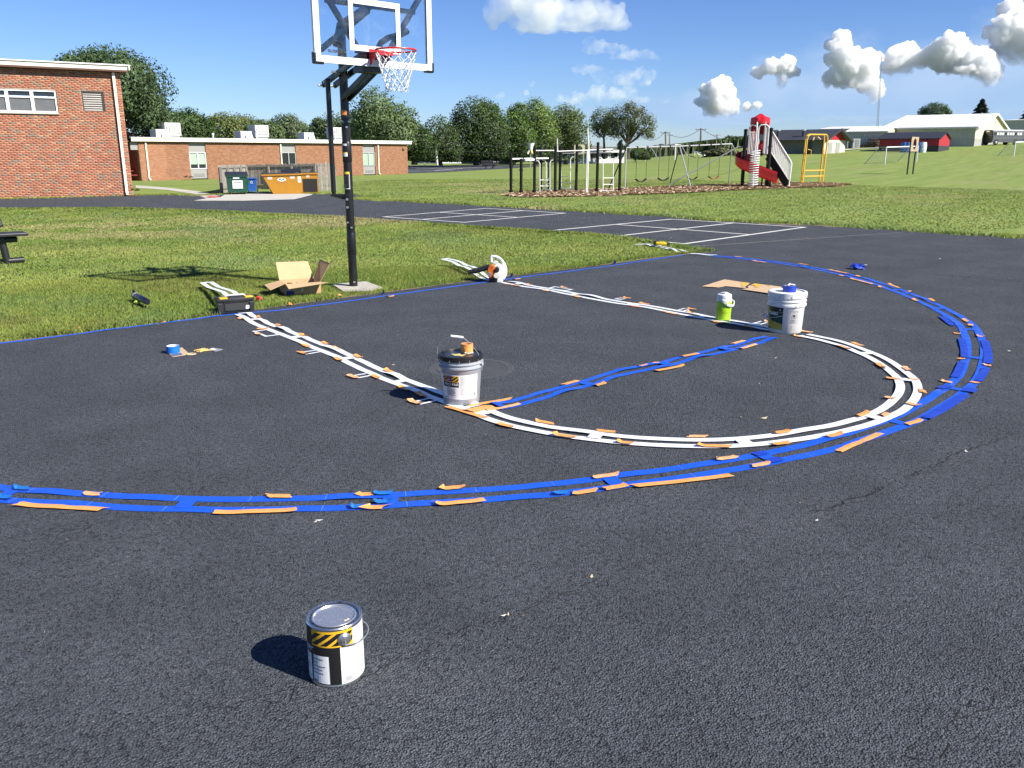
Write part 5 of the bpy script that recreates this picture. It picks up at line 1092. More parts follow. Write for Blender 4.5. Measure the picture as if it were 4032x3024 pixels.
tree('ash_tree', 'thin airy tree with bare lower stems left of the bungalow roof', 1305, 340, 150, [(1300, 262, 22, 26, 0), (1316, 272, 20, 24, 0), (1292, 282, 14, 14, 1)], OL, 2400, .34, .22, limbs=3, gap=.15, seed=14, spiky=.12, ztrunk=.55)
tree('ash_tree', 'wide airy spreading tree standing behind the white bungalow', 1356, 340, 146, [(1355, 258, 38, 32, 0), (1385, 270, 28, 24, 0), (1340, 275, 26, 22, 0), (1402, 280, 16, 16, 0), (1370, 240, 24, 18, 0)], (.075, .088, .034), 4200, .34, .3, limbs=4, gap=.15, seed=15, spiky=.18, ztrunk=.35)
tree('conifer', 'small dark conifer tip above the bungalow roof', 1340, 335, 170, [(1343, 318, 10, 12, 0), (1343, 312, 5, 9, 0)], DK, 500, .4, .2, seed=16, trunk=False)
tree('shrub', 'round dark bush right of the white bungalow', 1385, 347, 150, [(1378, 334, 20, 14, 0), (1395, 338, 14, 11, 0)], DK, 1500, .34, .2, seed=17, trunk=False, cat='bush')
tree('round_tree', 'dark round tree on the skyline behind the slide tower', 1589, 322, 380, [(1580, 304, 15, 10, 0), (1598, 305, 12, 8, 0)], (.028, .046, .018), 1300, .8, .4, seed=18, trunk=False, group='trees on the skyline')
tree('round_tree', 'small lone round tree on the skyline left of the slide tower', 1541, 318, 380, [(1541, 307.5, 6, 5, 0)], (.035, .06, .02), 360, .7, .3, seed=19, group='trees on the skyline')
tree('round_tree', 'low distant trees on the skyline by the crossarm pole', 1425, 325, 420, [(1425, 316, 10, 5, 0), (1447, 316, 11, 4, 0), (1412, 318, 6, 3, 0)], (.03, .05, .025), 500, .8, .3, seed=20, trunk=False, group='trees on the skyline')
tree('round_tree', 'dark round tree showing over the white roof of the cream hall', 2019, 300, 250, [(2019, 245, 27, 18, 0), (2006, 252, 14, 13, 0), (2036, 250, 13, 13, 0)], (.03, .055, .018), 3600, .5, .3, seed=21)
def conifer(px, D, ytop, ybase, wpx, label, seed):
    r = np.random.default_rng(seed); g = atD(px, 300, D); k = D*PX/FPX; h0, h1 = zat(g, ybase), zat(g, ytop); n = 3200; f = r.random(n)**.75; z = h0+(h1-h0)*f
    a = r.random(n)*2*pi; layer = .75+.25*np.sin(f*34+r.normal(0, .4, n)); R = wpx*k*(1-f)*np.sqrt(r.random(n))*layer*1.1; P = np.stack([R*np.cos(a), R*np.sin(a), z-g[2]-R*.25], -1)
    d = np.stack([np.cos(a), np.sin(a), -.35+r.normal(0, .2, n)], -1); t2 = np.cross(d, r.normal(size=(n, 3))); t2 /= np.linalg.norm(t2, axis=1)[:, None]; s = .65*r.uniform(.6, 1.3, n)
    V = np.stack([P-d*s[:, None]*.4, P-t2*s[:, None]*.22, P+d*s[:, None]*.7, P+t2*s[:, None]*.22], 1); C = np.array((.026, .045, .022))*np.clip(r.normal(1, .3, (n, 1)), .4, 1.8)
    root = thing('spruce_tree', label, 'tree', g); link('crown', np_mesh('crown', V.reshape(-1, 3), np.arange(n*4), np.full(n, 4), np.repeat(C, 4, 0), nrm=np.repeat(d+np.array([0, 0, .8]), 4, 0)), M_LEAF, root); part('trunk', MB().cyl((0, 0, 0), (0, 0, h1-g[2]-.4), .3, .05, 8), M_BARK, root)
conifer(2111, 245, 214, 262, 26, 'pointed dark spruce over the cream hall roof', 5)
conifer(2219, 250, 218, 262, 22, 'dark spruce tip at the right edge above the grey building', 6)
tree('shrub', 'low hedge mass under the dark trees beside the far asphalt', 1050, 352, 125, [(1000, 345, 40, 8, 0), (1080, 346, 45, 8, 0), (930, 348, 40, 7, 0), (1150, 346, 50, 9, 0), (1200, 345, 50, 10, 0)], (.028, .046, .014), 4200, .34, .2, seed=23, trunk=False, cat='hedge')
# weeds at the foot of the tall block and along the wing
for i, (pp, lab) in enumerate([((294, 419), 'weedy bush at the foot of the tall brick block'), ((626-0, 0), None)]):
    if lab: tree('weed_clump', lab, *pp, 39.3, [(293, 414, 11, 6, 0), (286, 416, 6, 4, 0)], (.07, .075, .025), 600, .09, .1, seed=30+i, trunk=False, cat='weeds')
tree('weed_clump', 'small shrub against the wing wall beside its first downspout', 398, 388, 61, [(626/PX+480/PX*0+280, 0, 0, 0, 0)][:0]+[(408, 386, 14, 5, 0)], (.06, .05, .03), 420, .12, .1, seed=33, trunk=False, cat='weeds')

# ================================================================ cumulus clouds standing far off
def ico(sub):
    bm = bmesh.new(); bmesh.ops.create_icosphere(bm, subdivisions=sub, radius=1); bm.verts.index_update(); v = np.array([q.co for q in bm.verts]); f = np.array([[k.index for k in q.verts] for q in bm.faces]); bm.free(); return v, f
ICO = {k: ico(k) for k in (2, 3)}
def cloud_material(name, dens, scale, lo, hi, base_fade=False):
    """white droplets; the density thins out in patches"""
    m = bpy.data.materials.new(name); m.use_nodes = True; N = NT(m.node_tree); N.n.remove(N.n['Principled BSDF']); T = N.node('ShaderNodeTexCoord')
    v = N.node('ShaderNodeVolumePrincipled'); v.inputs['Color'].default_value = (1., 1., 1., 1); v.inputs['Anisotropy'].default_value = .0
    nz = N.noise(T.outputs['Object'], scale, 4, .6)
    if base_fade: f = N.ss(N.math('ADD', N.sep(T.outputs['Generated'])[2], N.math('MULTIPLY', N.math('SUBTRACT', nz, .5), 1.1)), lo, hi)
    else: f = N.ss(nz, lo, hi)
    N.l.new(N.math('MULTIPLY', f, dens), v.inputs['Density'])
    N.l.new(v.outputs[0], N.n['Material Output'].inputs['Volume']); return m
M_CLOUD = cloud_material('cumulus', .085, .016, -.05, .62, True); M_WISP = cloud_material('thin_cloud', .022, .017, .42, .80); M_SOFT = cloud_material('soft_cloud', .016, .009, .33, .7)
def cumulus(label, lobes, D, seed, m_=None, vox=3.6, group='cumulus clouds over the far buildings'):
    r = np.random.default_rng(seed+900); rr_ = np.array([RGT[0], RGT[1], 0]); ff = np.array([sin(YAW), cos(YAW), 0]); uu = np.array([0, 0, 1.]); k = D*1.009/FPX; S = []
    cs = [(atD((1800+1.009*zx)/1.8228, 1.009*zy/1.8228, D), rx*k, ry*k) for zx, zy, rx, ry in lobes]
    for c, a, h in cs:
        c = c+ff*r.normal(0, .3)*a; dp = (a+h)/2; S.append((c, np.array([a, dp, h])*.74, 3))
        n1 = max(10, int(30*max(a, h)/min(a, h)**.9*min(a, h)**-.1)) if False else 30
        for i in range(n1):
            d = r.normal(size=3); d /= np.linalg.norm(d)
            if d[1] > .35: d[1] *= -1
            R = min(a, h)*r.uniform(.26, .46); p = c+rr_*d[0]*a*.74+ff*d[1]*dp*.74+uu*d[2]*h*.74; S.append((p, np.full(3, R), 3 if R > 30 else 2))
            for j in range(7):
                e = d*.9+r.normal(0, .75, 3); e /= np.linalg.norm(e); R2 = R*r.uniform(.3, .6); S.append((p+(rr_*e[0]+ff*e[1]+uu*e[2])*R*.9, np.full(3, R2), 2))
    V, F, o, NN = [], [], 0, []
    for p, R, sub in S:
        v, f = ICO[sub]; ph = r.random(6)*6.3; q = v*3.1; bump = 1+.10*(np.sin(q[:, 0]*1.7+ph[0]+np.sin(q[:, 1]*2+ph[1]))+np.sin(q[:, 1]*2.3+ph[2])*np.sin(q[:, 2]*2.1+ph[3])+.5*np.sin(q[:, 0]*4.1+q[:, 2]*3.7+ph[4]))
        w = v*bump[:, None]*R; V.append(p+rr_*w[:, :1]+ff*w[:, 1:2]+uu*w[:, 2:]); F.append(f+o); o += len(v); dd = [np.linalg.norm((p-c)/np.array([a, a, h])) for c, a, h in cs]; c = cs[int(np.argmin(dd))][0]; q_ = V[-1]-c; q_ = q_/np.linalg.norm(q_, axis=1)[:, None]+np.array([sunv.x, sunv.y, sunv.z])*.35; NN.append(q_)
    V, F = np.concatenate(V), np.concatenate(F); g = cs[0][0]
    me = np_mesh('cumulus', V-g, F.ravel(), np.full(len(F), 3)); tmp = bpy.data.objects.new('tmp', me); COL.objects.link(tmp); md = tmp.modifiers.new('r', 'REMESH'); md.mode = 'VOXEL'; md.voxel_size = vox; md.use_smooth_shade = True
    dg = bpy.context.evaluated_depsgraph_get(); dg.update(); me2 = bpy.data.meshes.new_from_object(tmp.evaluated_get(dg)); bpy.data.objects.remove(tmp); bpy.data.meshes.remove(me)
    o_ = tag(link('cumulus_cloud', me2, m_ or M_CLOUD), label, 'cloud', group); o_.location = tuple(map(float, g)); return o_
cumulus('small white cumulus cloud low over the slide tower', [(1022, 372, 52, 60), (962, 352, 26, 20), (1050, 415, 48, 40), (955, 402, 40, 18), (1000, 420, 50, 30)], 4200, 1)
cumulus('tiny cumulus puff low right of the slide tower roof', [(1130, 418, 16, 16), (1168, 412, 18, 14)], 4200, 7)
cumulus('middle sized cumulus cloud above the dark roofed block', [(1178, 280, 30, 22), (1225, 262, 40, 28), (1275, 250, 38, 28), (1315, 278, 28, 20), (1266, 315, 18, 36)], 4300, 2)
cumulus('tall towering cumulus cloud left of the radio mast', [(1488, 172, 40, 42), (1500, 225, 52, 50), (1540, 255, 58, 48), (1598, 250, 44, 42), (1480, 300, 60, 40), (1560, 310, 70, 40), (1622, 345, 34, 50)], 4300, 3)
cumulus('round cumulus cloud right behind the radio mast', [(1700, 238, 42, 40), (1745, 212, 42, 36), (1795, 238, 38, 28), (1730, 270, 50, 24)], 4400, 4)
cumulus('broad cumulus cloud above the cream hall', [(1905, 185, 56, 44), (1850, 215, 40, 34), (1960, 220, 62, 42), (2030, 235, 58, 40), (2080, 285, 36, 40), (1925, 260, 70, 26), (1990, 275, 70, 24)], 4400, 5)
cumulus('highest cumulus cloud cut off by the right edge', [(2168, 55, 52, 44), (2195, 105, 66, 56), (2110, 120, 56, 46), (2160, 165, 70, 44), (2255, 150, 70, 70), (2200, 210, 70, 36), (2110, 205, 40, 30)], 4500, 6)
GW = 'thin clouds above the trees'
cumulus('broad soft grey white cloud at the top centre', [(150, 45, 42, 60), (200, 10, 60, 50), (300, 30, 110, 60), (420, 45, 150, 60), (540, 60, 130, 50), (330, 95, 120, 30), (620, 98, 80, 22), (470, 105, 150, 22), (250, 95, 50, 26)], 2600, 11, M_SOFT, 6., GW)
cumulus('thin cloud puff just below the broad top cloud', [(522, 176, 34, 30), (575, 185, 66, 26), (640, 190, 40, 20)], 2900, 12, M_WISP, 5., GW)
cumulus('thin cloud streak second below the broad top cloud', [(640, 215, 60, 24), (710, 220, 80, 24), (772, 228, 34, 13)], 2900, 13, M_WISP, 5., GW)
cumulus('faint cloud streak in the middle of the thin cloud group', [(495, 268, 56, 22), (570, 300, 60, 34), (650, 310, 80, 30), (725, 297, 62, 32)], 3300, 14, M_WISP, 5., GW)
cumulus('thin low cloud above the airy tree', [(455, 384, 76, 26), (550, 372, 44, 34), (640, 366, 66, 30), (705, 390, 56, 16)], 3600, 15, M_WISP, 5., GW)
cumulus('tiny cloud scrap right of the airy tree', [(812, 394, 22, 9)], 3600, 16, M_WISP, 4., GW)
cumulus('tiny faint cloud scrap above the climbing frame trees', [(290, 322, 14, 14), (270, 362, 12, 12)], 3600, 17, M_WISP, 4., GW)
cumulus('faint cloud scrap above the biggest dark tree', [(165, 370, 26, 14)], 3600, 18, M_WISP, 4., GW)

# brush heap, corn field and skyline
g = at(*Z8(760, 610)); t = thing('brush_heap', 'long heap of cut brush and soil beyond the swings', 'brush heap', g)
def heap(f, h): return None
D0 = math.hypot(g[0]-CAM[0], g[1]-CAM[1]); k = D0*PX/FPX
tree('brush_foliage', 'pale leafy branches piled over the brush heap', Z8(640, 600)[0], Z8(640, 605)[1], D0*.985, [(*Z8(660, 585), 22, 7, 0), (*Z8(730, 560), 16, 8, 0), (*Z8(600, 598), 12, 4, 0), (*Z8(800, 575), 18, 7, 0), (*Z8(900, 580), 14, 6, 0)], (.10, .105, .05), 1500, .5, .2, seed=40, trunk=False, cat='brush')
mb = MB(); r = np.random.default_rng(8); nu, nv = 26, 8
def hf_(u_, v_):
    x = (u_-.5)*k*72; env = max(0, 1-abs(u_-.55)*2.0)**.6; hh = k*16*env*sin(pi*v_)*(1+.3*sin(u_*23)+.2*sin(u_*51+1)); rr_ = np.array([RGT[0], RGT[1], 0]); ff = np.array([sin(YAW), cos(YAW), 0]); return tuple(rr_*x+ff*(v_-.5)*6+np.array([0, 0, hh-.2])+r.normal(0, .12, 3))
part('soil_core', mb.grid(hf_, nu, nv), mat('dark_soil', (.045, .032, .024), .95, var=.4, vs=1.2), t)
def corn_field():
    r = np.random.default_rng(12); n = 26000; px = r.uniform(1380, 1660, n); D = r.uniform(205, 330, n)**1.0; dd = np.array([ray(p, 320) for p in np.linspace(1380, 1660, 200)]); idx = ((px-1380)/280*199).astype(int); d = dd[idx][:, :2]; d /= np.linalg.norm(d, axis=1)[:, None]
    x, y = CAM[0]+d[:, 0]*D, CAM[1]+d[:, 1]*D; z = TZ(x, y); h = r.uniform(1.7, 2.6, n); a = r.random(n)*pi; w = r.uniform(.2, .45, n)
    V = np.stack([np.stack([x-np.cos(a)*w, y-np.sin(a)*w, z], -1), np.stack([x+np.cos(a)*w, y+np.sin(a)*w, z], -1), np.stack([x+np.cos(a+1)*w*.8, y+np.sin(a+1)*w*.8, z+h], -1), np.stack([x-np.cos(a+1)*w*.8, y-np.sin(a+1)*w*.8, z+h*.95], -1)], 1)
    C = np.array((.085, .118, .045))*np.clip(r.normal(1, .15, (n, 1)), .6, 1.5); C[r.random(n) < .06] = (.2, .17, .08)
    return tag(link('corn_field', np_mesh('corn_field', V.reshape(-1, 3), np.arange(n*4), np.full(n, 4), np.repeat(C, 4, 0)), M_CORN), 'green corn field below the skyline beyond the swings', 'corn', kind='stuff')
corn_field()
rs = np.linspace(0, 1, 60); mb = MB(); d = []
for i, f in enumerate(rs):
    px = 300+2300*f; dv = ray(px, 315)[:2]; dv /= np.hypot(*dv); h = 4.5+1.6*sin(f*9)+1.2*sin(f*31)+9*max(0, f-.53)*max(0, 1-f)*2
    d.append((CAM[0]+dv[0]*900, CAM[1]+dv[1]*900, h, dv))
for (x, y, h, dv), (x2, y2, h2, dv2) in zip(d[:-1], d[1:]):
    q = [(x, y, -2), (x2, y2, -2), (x2+dv2[0]*40, y2+dv2[1]*40, h2+3.5), (x+dv[0]*40, y+dv[1]*40, h+3.5), (x2+dv2[0]*400, y2+dv2[1]*400, -2), (x+dv[0]*400, y+dv[1]*400, -2)]
    mb.add(q, [(0, 1, 2, 3), (3, 2, 4, 5)])
tag(part('distant_hills', mb, mat('far_green', (.10, .125, .07), .95, var=.3, vs=.02), smooth=True), kind='structure')

# ================================================================ grass blades
def vnoise(x, y, seed, sc):
    r = np.random.default_rng(seed); o = np.zeros_like(x); amp = 1.; tot = 0
    for k in range(4):
        for _ in range(3):
            a = r.random()*2*pi; f = sc*(2**k)*r.uniform(.7, 1.3); o += amp*np.sin((x*np.cos(a)+y*np.sin(a))*f+r.random()*6.28+1.3*np.sin((x*np.sin(a)-y*np.cos(a))*f*.6+r.random()*6))
        tot += amp*1.7; amp *= .6
    return o/tot
def blades(q, h, w, seed, name, lean=.8):
    r = np.random.default_rng(seed); n = len(q); x, y = q[:, 0], q[:, 1]; z = TZ(x, y); a = r.random(n)*2*pi; H = h*r.uniform(.55, 1.25, n); W = w*r.uniform(.7, 1.3, n); la = r.random(n)*2*pi; ll = H*lean*r.random(n)
    dx, dy = np.cos(a)*W*.5, np.sin(a)*W*.5; tx, ty = x+np.cos(la)*ll, y+np.sin(la)*ll
    V = np.stack([np.stack([x-dx, y-dy, z], -1), np.stack([x+dx, y+dy, z], -1), np.stack([tx, ty, z+H], -1)], 1)
    p1, p2, p3 = vnoise(x, y, 3, 2.2), vnoise(x, y, 5, .8), vnoise(x, y, 9, .45)
    G, Y, B, S = np.array((.185, .275, .048)), np.array((.285, .340, .070)), np.array((.190, .285, .095)), np.array((.440, .385, .190))
    t = np.clip(.45+p1*.9, 0, 1)[:, None]; C = G*(1-t)+Y*t; b_ = np.clip((p2-.25)*2, 0, .8)[:, None]; C = C*(1-b_)+B*b_
    st = vnoise((x*.95+y*.32)*.12, (y*.95-x*.32)*1.3, 33, 2.0)*np.clip((y-7)/4, 0, 1); C = C*(1+.26*st[:, None])+np.clip(st, 0, 1)[:, None]*np.array((.04, .035, .02))
    dry = at(215, 497); s = np.clip((p3-.2)*1.9, 0, .85)*np.clip((y-8.5)/5, 0, 1); s = np.maximum(s, np.exp(-(((x-dry[0])/3.2)**2+((y-dry[1])/3.6)**2))*np.clip(.5+p1*1.2, 0, .9)); s = np.maximum(s, (r.random(n) < .07)*.9)[:, None]; C = C*(1-s)+S*s; rb = (np.clip((vnoise(x, y, 21, 1.3)-.38)*2.5, 0, .22)*np.clip((10-y)/3, 0, 1))[:, None]; C = C*(1-rb)+np.array((.15, .095, .04))*rb; C *= np.clip(r.normal(1, .2, (n, 1)), .5, 1.6)
    return tag(link(name, np_mesh(name, V.reshape(-1, 3), np.arange(n*3), np.full(n, 3), np.repeat(C, 3, 0)), attr_mat('grass_blade', .6, trans=.2, spec=.2, bend=.8)), kind='stuff')
def sample(poly, n, seed, cond):
    r = np.random.default_rng(seed); P = np.array([p[:2] for p in poly]); lo = np.array([-9, 4]); hi = np.array([40., 52.]); out = []; c = 0
    while c < n:
        q = lo+(hi-lo)*r.random((400000, 2)); q = q[cond(q)]; q = q[inside(q, poly)]; out.append(q); c += len(q)
        if len(q) == 0: break
    return np.concatenate(out)[:n]
def Dq(q): return np.hypot(q[:, 0]-CAM[0], q[:, 1]-CAM[1])
def inview(q, mg=.04):
    dx, dy = q[:, 0]-CAM[0], q[:, 1]-CAM[1]; f = dx*sin(YAW)+dy*cos(YAW); r_ = dx*cos(YAW)-dy*sin(YAW); return (f > 0) & (np.abs(r_/np.maximum(f, .01)) < .66)
def no_items(q): return ~inside(q, [tuple(p) for p in gq])
n1 = sample(WEDGE, 170000, 1, lambda q: (Dq(q) < 13.5) & inview(q)); n1 = n1[no_items(n1)]
n2 = sample(WEDGE, 120000, 2, lambda q: (Dq(q) >= 13.2) & (Dq(q) < 22) & inview(q)); n3 = sample(WEDGE, 60000, 3, lambda q: (Dq(q) >= 21.5) & (Dq(q) < 46) & inview(q))
turf = np.concatenate([n1]); g_ = blades(n1, .034, .0095, 1, 'lawn_grass'); g_['label'] = 'short clumpy grass and clover of the front lawn'; g_['category'] = 'grass'
g_ = blades(n2, .026, .016, 2, 'lawn_grass'); g_['label'] = 'short mown grass further back on the front lawn'; g_['category'] = 'grass'
g_ = blades(n3, .022, .03, 3, 'lawn_grass'); g_['label'] = 'mown grass of the front lawn along the tarred lane'; g_['category'] = 'grass'
# taller fringe where the turf meets the tar
def fringe(edge, n, wd, seed, h, w, inner):
    r = np.random.default_rng(seed); e = np.array([p[:2] for p in edge]); L = np.r_[0, np.cumsum(np.hypot(*np.diff(e, axis=0).T))]; s = r.random(n)*L[-1]; x = np.interp(s, L, e[:, 0]); y = np.interp(s, L, e[:, 1]); i = np.clip(np.searchsorted(L, s)-1, 0, len(e)-2); d = e[i+1]-e[i]; d /= np.maximum(np.linalg.norm(d, axis=1), 1e-6)[:, None]
    clump = .5+.5*np.sin(s*3.1+np.sin(s*1.7)*2); o = r.normal(0, 1, n)*wd*.5+inner*wd*(.5+.7*(1-clump)); q = np.stack([x-d[:, 1]*o, y+d[:, 0]*o], -1); q = q[inview(q) & no_items(q)]
    g = blades(q, h, w, seed, 'lawn_grass', 1.1); return g
g_ = fringe(ef, 26000, .10, 5, .06, .010, 1.3); g_['label'] = 'ragged taller grass along the taped edge of the court'; g_['category'] = 'grass'
g_ = fringe(eb, 26000, .16, 6, .06, .025, .6); g_['label'] = 'ragged grass along the near side of the tarred lane'; g_['category'] = 'grass'
g_ = fringe(er, 46000, .3, 7, .07, .03, -.6); g_['label'] = 'ragged grass along the far side of the tarred lane'; g_['category'] = 'grass'
FARL = [tuple(p) for p in EDGE_R[1:14]]+[tuple(at(*q)[:2]) for q in [(740, 395), (900, 383), (1100, 372), (1500, 365), (1900, 365), (2212, 372)]]
n4 = sample(FARL, 120000, 4, lambda q: inview(q) & (Dq(q) < 60)); n4 = n4[~inside(n4, MULCH)]; g_ = blades(n4, .022, .045, 8, 'lawn_grass'); g_['label'] = 'mown grass of the playing field around the playground'; g_['category'] = 'grass'

# ================================================================ basketball hoop
th = rad(6); pb = at(764, 623); bx_, by_ = .03, 4.60
hoop = thing('basketball_hoop', 'black pole basketball hoop with clear backboard, red rim and white net', 'basketball hoop', (pb[0], pb[1], 0), th)
Mh = PM[hoop.name].inverted(); bc = Mh@Vector((bx_, by_, 0)); yb, xb = bc.y, bc.x; zb0 = 2.705; BW, BHt = 1.66, 1.02
M_PB = mat('powder_black', (.010, .010, .011), .32, var=.25, vs=6, bump=.15, bs=90)
mb = MB().lathe([(.055, 0), (.054, 2.0), (.054, 3.2), (.0, 3.2)], 28); part('pole', mb, M_PB, hoop, True)
part('pole_sleeve', MB().lathe([(.0555, 1.62), (.060, 1.63), (.060, 1.86), (.0555, 1.87)], 24), M_PB, hoop, True); part('pole_sleeve', MB().lathe([(.0555, .45), (.0585, .46), (.0585, .72), (.0555, .73)], 24), M_PB, hoop, True)
tc = Mh@Vector(CAM); ac_ = math.atan2(tc.y, tc.x)
def onpole(a, z, r=.0615): return (r*cos(ac_+a), r*sin(ac_+a), z)
def pz(py): return zat(pb, py)
def bolt(p, r=.012): part('bolt', MB().box(p, (r*1.7, r*1.7, r*1.7), .6, bev=.003), mat('bolt_zinc', (.7, .7, .68), .3, .8), hoop)
for a, py in ((-.75, 262), (.75, 263), (.15, 275), (-.6, 480), (.15, 491), (.2, 608)): bolt(onpole(a, pz(py)))
def patch(nm, a0, a1, z0, z1, col, r=.0608): part(nm, MB().grid(lambda u_, v_: onpole(-(a0+(a1-a0)*u_), z0+(z1-z0)*v_, r), 8, 1), mat(nm+'_face', col, .5), hoop)
# angles: positive to the right in the picture
patch('orange_sticker', -.35, 1.2, pz(249), pz(238), (.75, .25, .05)); patch('grey_sticker', .25, 1.1, pz(265.5), pz(263), (.5, .5, .5), .0612); patch('white_sticker', .0, 1.0, pz(315), pz(310.5), (.75, .75, .74))
patch('white_sticker', -.1, 1.05, pz(338), pz(331), (.72, .72, .7)); patch('warning_band', -.1, 1.05, pz(331), pz(328.8), (.8, .6, .05))
patch('safety_label', -.3, 1.25, pz(408), pz(372), (.75, .75, .74)); patch('safety_panel', -.2, 1.15, pz(406.5), pz(376), (.02, .02, .02), .0616); patch('warning_band', -.3, 1.25, pz(376), pz(371), (.8, .62, .05), .0617)
mb = MB(); r = np.random.default_rng(2)
for i in range(17):
    z = pz(404.5)+(pz(378)-pz(404.5))*i/17; a0 = -.1; mb.grid(lambda u_, v_: onpole(-(a0+(r.uniform(.7, 1.15) if u_ > .5 else 0)*1.), z+.012*v_, .0622), 1, 1)
part('safety_print', mb, mat('print_grey', (.5, .5, .5), .6), hoop)
# actuator strut beside the pole
xs, ys = -.145, .13
part('actuator_tube', MB().tube([(xs, ys, pz(415)), (xs, ys, pz(170))], .032, 16), M_PB, hoop, True); part('actuator_base', MB().tube([(xs, ys, pz(422)), (xs, ys, pz(398))], .026, 14), M_PB, hoop, True)
mb = MB(); z0, z1 = pz(431), pz(419); mb.add([(xs-.03, ys-.02, z1-.03), (0, -.03, z0-.02), (0, -.03, z1), (xs-.03, ys-.02, z1), (xs-.03, ys+.03, z1-.03), (0, .03, z0-.02), (0, .03, z1), (xs-.03, ys+.03, z1)], [(0, 1, 2, 3), (4, 7, 6, 5), (0, 4, 5, 1), (3, 2, 6, 7), (0, 3, 7, 4), (1, 5, 6, 2)]); part('actuator_bracket', mb, M_PB, hoop)
part('pole_clamp', MB().box((*onpole(-.35, 0)[:2], (z0+z1)/2-.05), (.035, .06, .18), ac_, bev=.006), M_PB, hoop)
for dz in (-.1, .0): bolt((*onpole(-.35, 0, .085)[:2], (z0+z1)/2-.05+dz+.02), .015)
# lift arms (two pairs) from behind the pole up to the board
zt1, zt2 = pz(157), pz(118)
for sx in (-.085, .085):
    for k, zc in enumerate((zt1, zt1+.42) if sx < 0 else (zt1,)):
        a = np.array([sx, .34, zc-.13]); b = np.array([sx, yb+.10, zc+.22]); part('lift_arm', MB().bar(a, b, .03, .075, bev=.006), M_PB, hoop); bolt(tuple(a+np.array([-.018 if sx < 0 else .018, -.06, .03])), .012); bolt((sx*1.25, 0, zc+.0), .012)
    for k, zc in enumerate((zt1-.19,)):
        a = np.array([sx*.6, -.02, zc-.12]); b = np.array([sx*.6, yb+.05, zc+.24]); part('lift_strut', MB().bar(a, b, .03, .07, bev=.006), M_PB, hoop)
part('arm_axle', MB().cyl((-.17, .0, zt1-.0), (.17, .0, zt1-.0), .014, n=8).cyl((-.17, .32, zt1-.14), (.1, .32, zt1-.14), .014, n=8), mat('bolt_zinc', (.7, .7, .68), .3, .8), hoop)
mb = MB(); sl_ = math.atan2(.35, -(yb+.10-.34))
def armtxt(x, y): f = x; return (-.1015, .02-f*cos(sl_), zt1-.01+f*sin(sl_)+y*cos(sl_)-.03)
add_text(mb, 'SILVERBACK', .062, armtxt, bold=.001); part('arm_lettering', mb, mat('letter_grey', (.42, .42, .42), .5), hoop)
part('spring_housing', MB().tube([(.0, .12, zt1+.32), (.0, .02, zt1+.55), (0, yb+.1, zt1+.72)], .045, 10), M_PB, hoop, True)
part('bent_handle', MB().tube([(.06, yb+.16, zt1+.22), (.1, yb+.14, zt1+.30), (.2, yb+.13, zt1+.36), (.4, yb+.12, zt1+.42), (.48, yb+.11, zt1+.46)], .035, 8), M_PB, hoop, True)
# board: clear pane, white printed border, steel frame behind
gm = bpy.data.materials.new('clear_board'); gm.use_nodes = True; N = NT(gm.node_tree); N.n.remove(N.n['Principled BSDF']); tr = N.node('ShaderNodeBsdfTransparent'); tr.inputs[0].default_value = (.93, .95, .97, 1); gl = N.node('ShaderNodeBsdfGlossy'); gl.inputs['Roughness'].default_value = .03; gl.inputs[0].default_value = (1, 1, 1, 1)
df = N.node('ShaderNodeBsdfDiffuse'); df.inputs[0].default_value = (.6, .65, .7, 1); ms = N.node('ShaderNodeMixShader'); sm = N.noise(N.node('ShaderNodeTexCoord').outputs['Object'], 3.5, 6, .7, .5); N.l.new(N.lin(sm, .5, .8, .0, .10), ms.inputs[0]); N.l.new(tr.outputs[0], ms.inputs[1]); N.l.new(df.outputs[0], ms.inputs[2])
m2 = N.node('ShaderNodeMixShader'); lw = N.node('ShaderNodeFresnel'); lw.inputs[0].default_value = 1.45; N.l.new(lw.outputs[0], m2.inputs[0]); N.l.new(ms.outputs[0], m2.inputs[1]); N.l.new(gl.outputs[0], m2.inputs[2]); N.l.new(m2.outputs[0], N.n['Material Output'].inputs[0])
X0, X1, Y0, Z0, Z1b = xb-BW/2, xb+BW/2, yb, zb0, zb0+BHt
part('backboard', MB().box(((X0+X1)/2, Y0, (Z0+Z1b)/2), (BW-.02, .012, BHt-.02)), gm, hoop, label='clear smudged backboard pane')
MWB = mat('board_white', (.78, .78, .76), .35, var=.05, vs=5)
mb = MB(); frame_rect(mb, X0, X1, Z0, Z1b, .075, Y0-.004, .034); part('border', mb, MWB, hoop)
mb = MB(); frame_rect(mb, xb-.36, xb+.36, Z0+.16, Z0+.16+.56, .062, Y0-.0085, .003); part('target_square', mb, MWB, hoop)
mb = MB(); fr = M_PB; yk = Y0+.045
mb.bar((X0+.06, yk, Z1b-.1), (xb-.22, yk, Z0+.19), .045, .055).bar((X1-.06, yk, Z1b-.1), (xb+.22, yk, Z0+.19), .045, .055).bar((xb-.25, yk, Z0+.17), (xb+.25, yk, Z0+.17), .045, .06).bar((xb-.62, yk+.001, Z0+.66), (xb+.62, yk+.001, Z0+.66), .043, .05)
part('back_frame', mb, M_PB, hoop); part('back_plate', MB().box((xb, yk, Z0+.08), (.36, .05, .15)), M_PB, hoop); part('lower_bracket', MB().box((xb-.02, yk+.09, Z0-.03), (.3, .2, .06)), M_PB, hoop)
for x, s in ((X0, 1), (X1, -1)):
    part('corner_pad', MB().box((x-.004*s, Y0, Z0+.045), (.03, .055, .12), bev=.01).box((x+.05*s, Y0, Z0-.004), (.12, .055, .03), bev=.01), M_PB, hoop)
mb = MB(); xl_, zl_ = X0+.175, Z0+.115
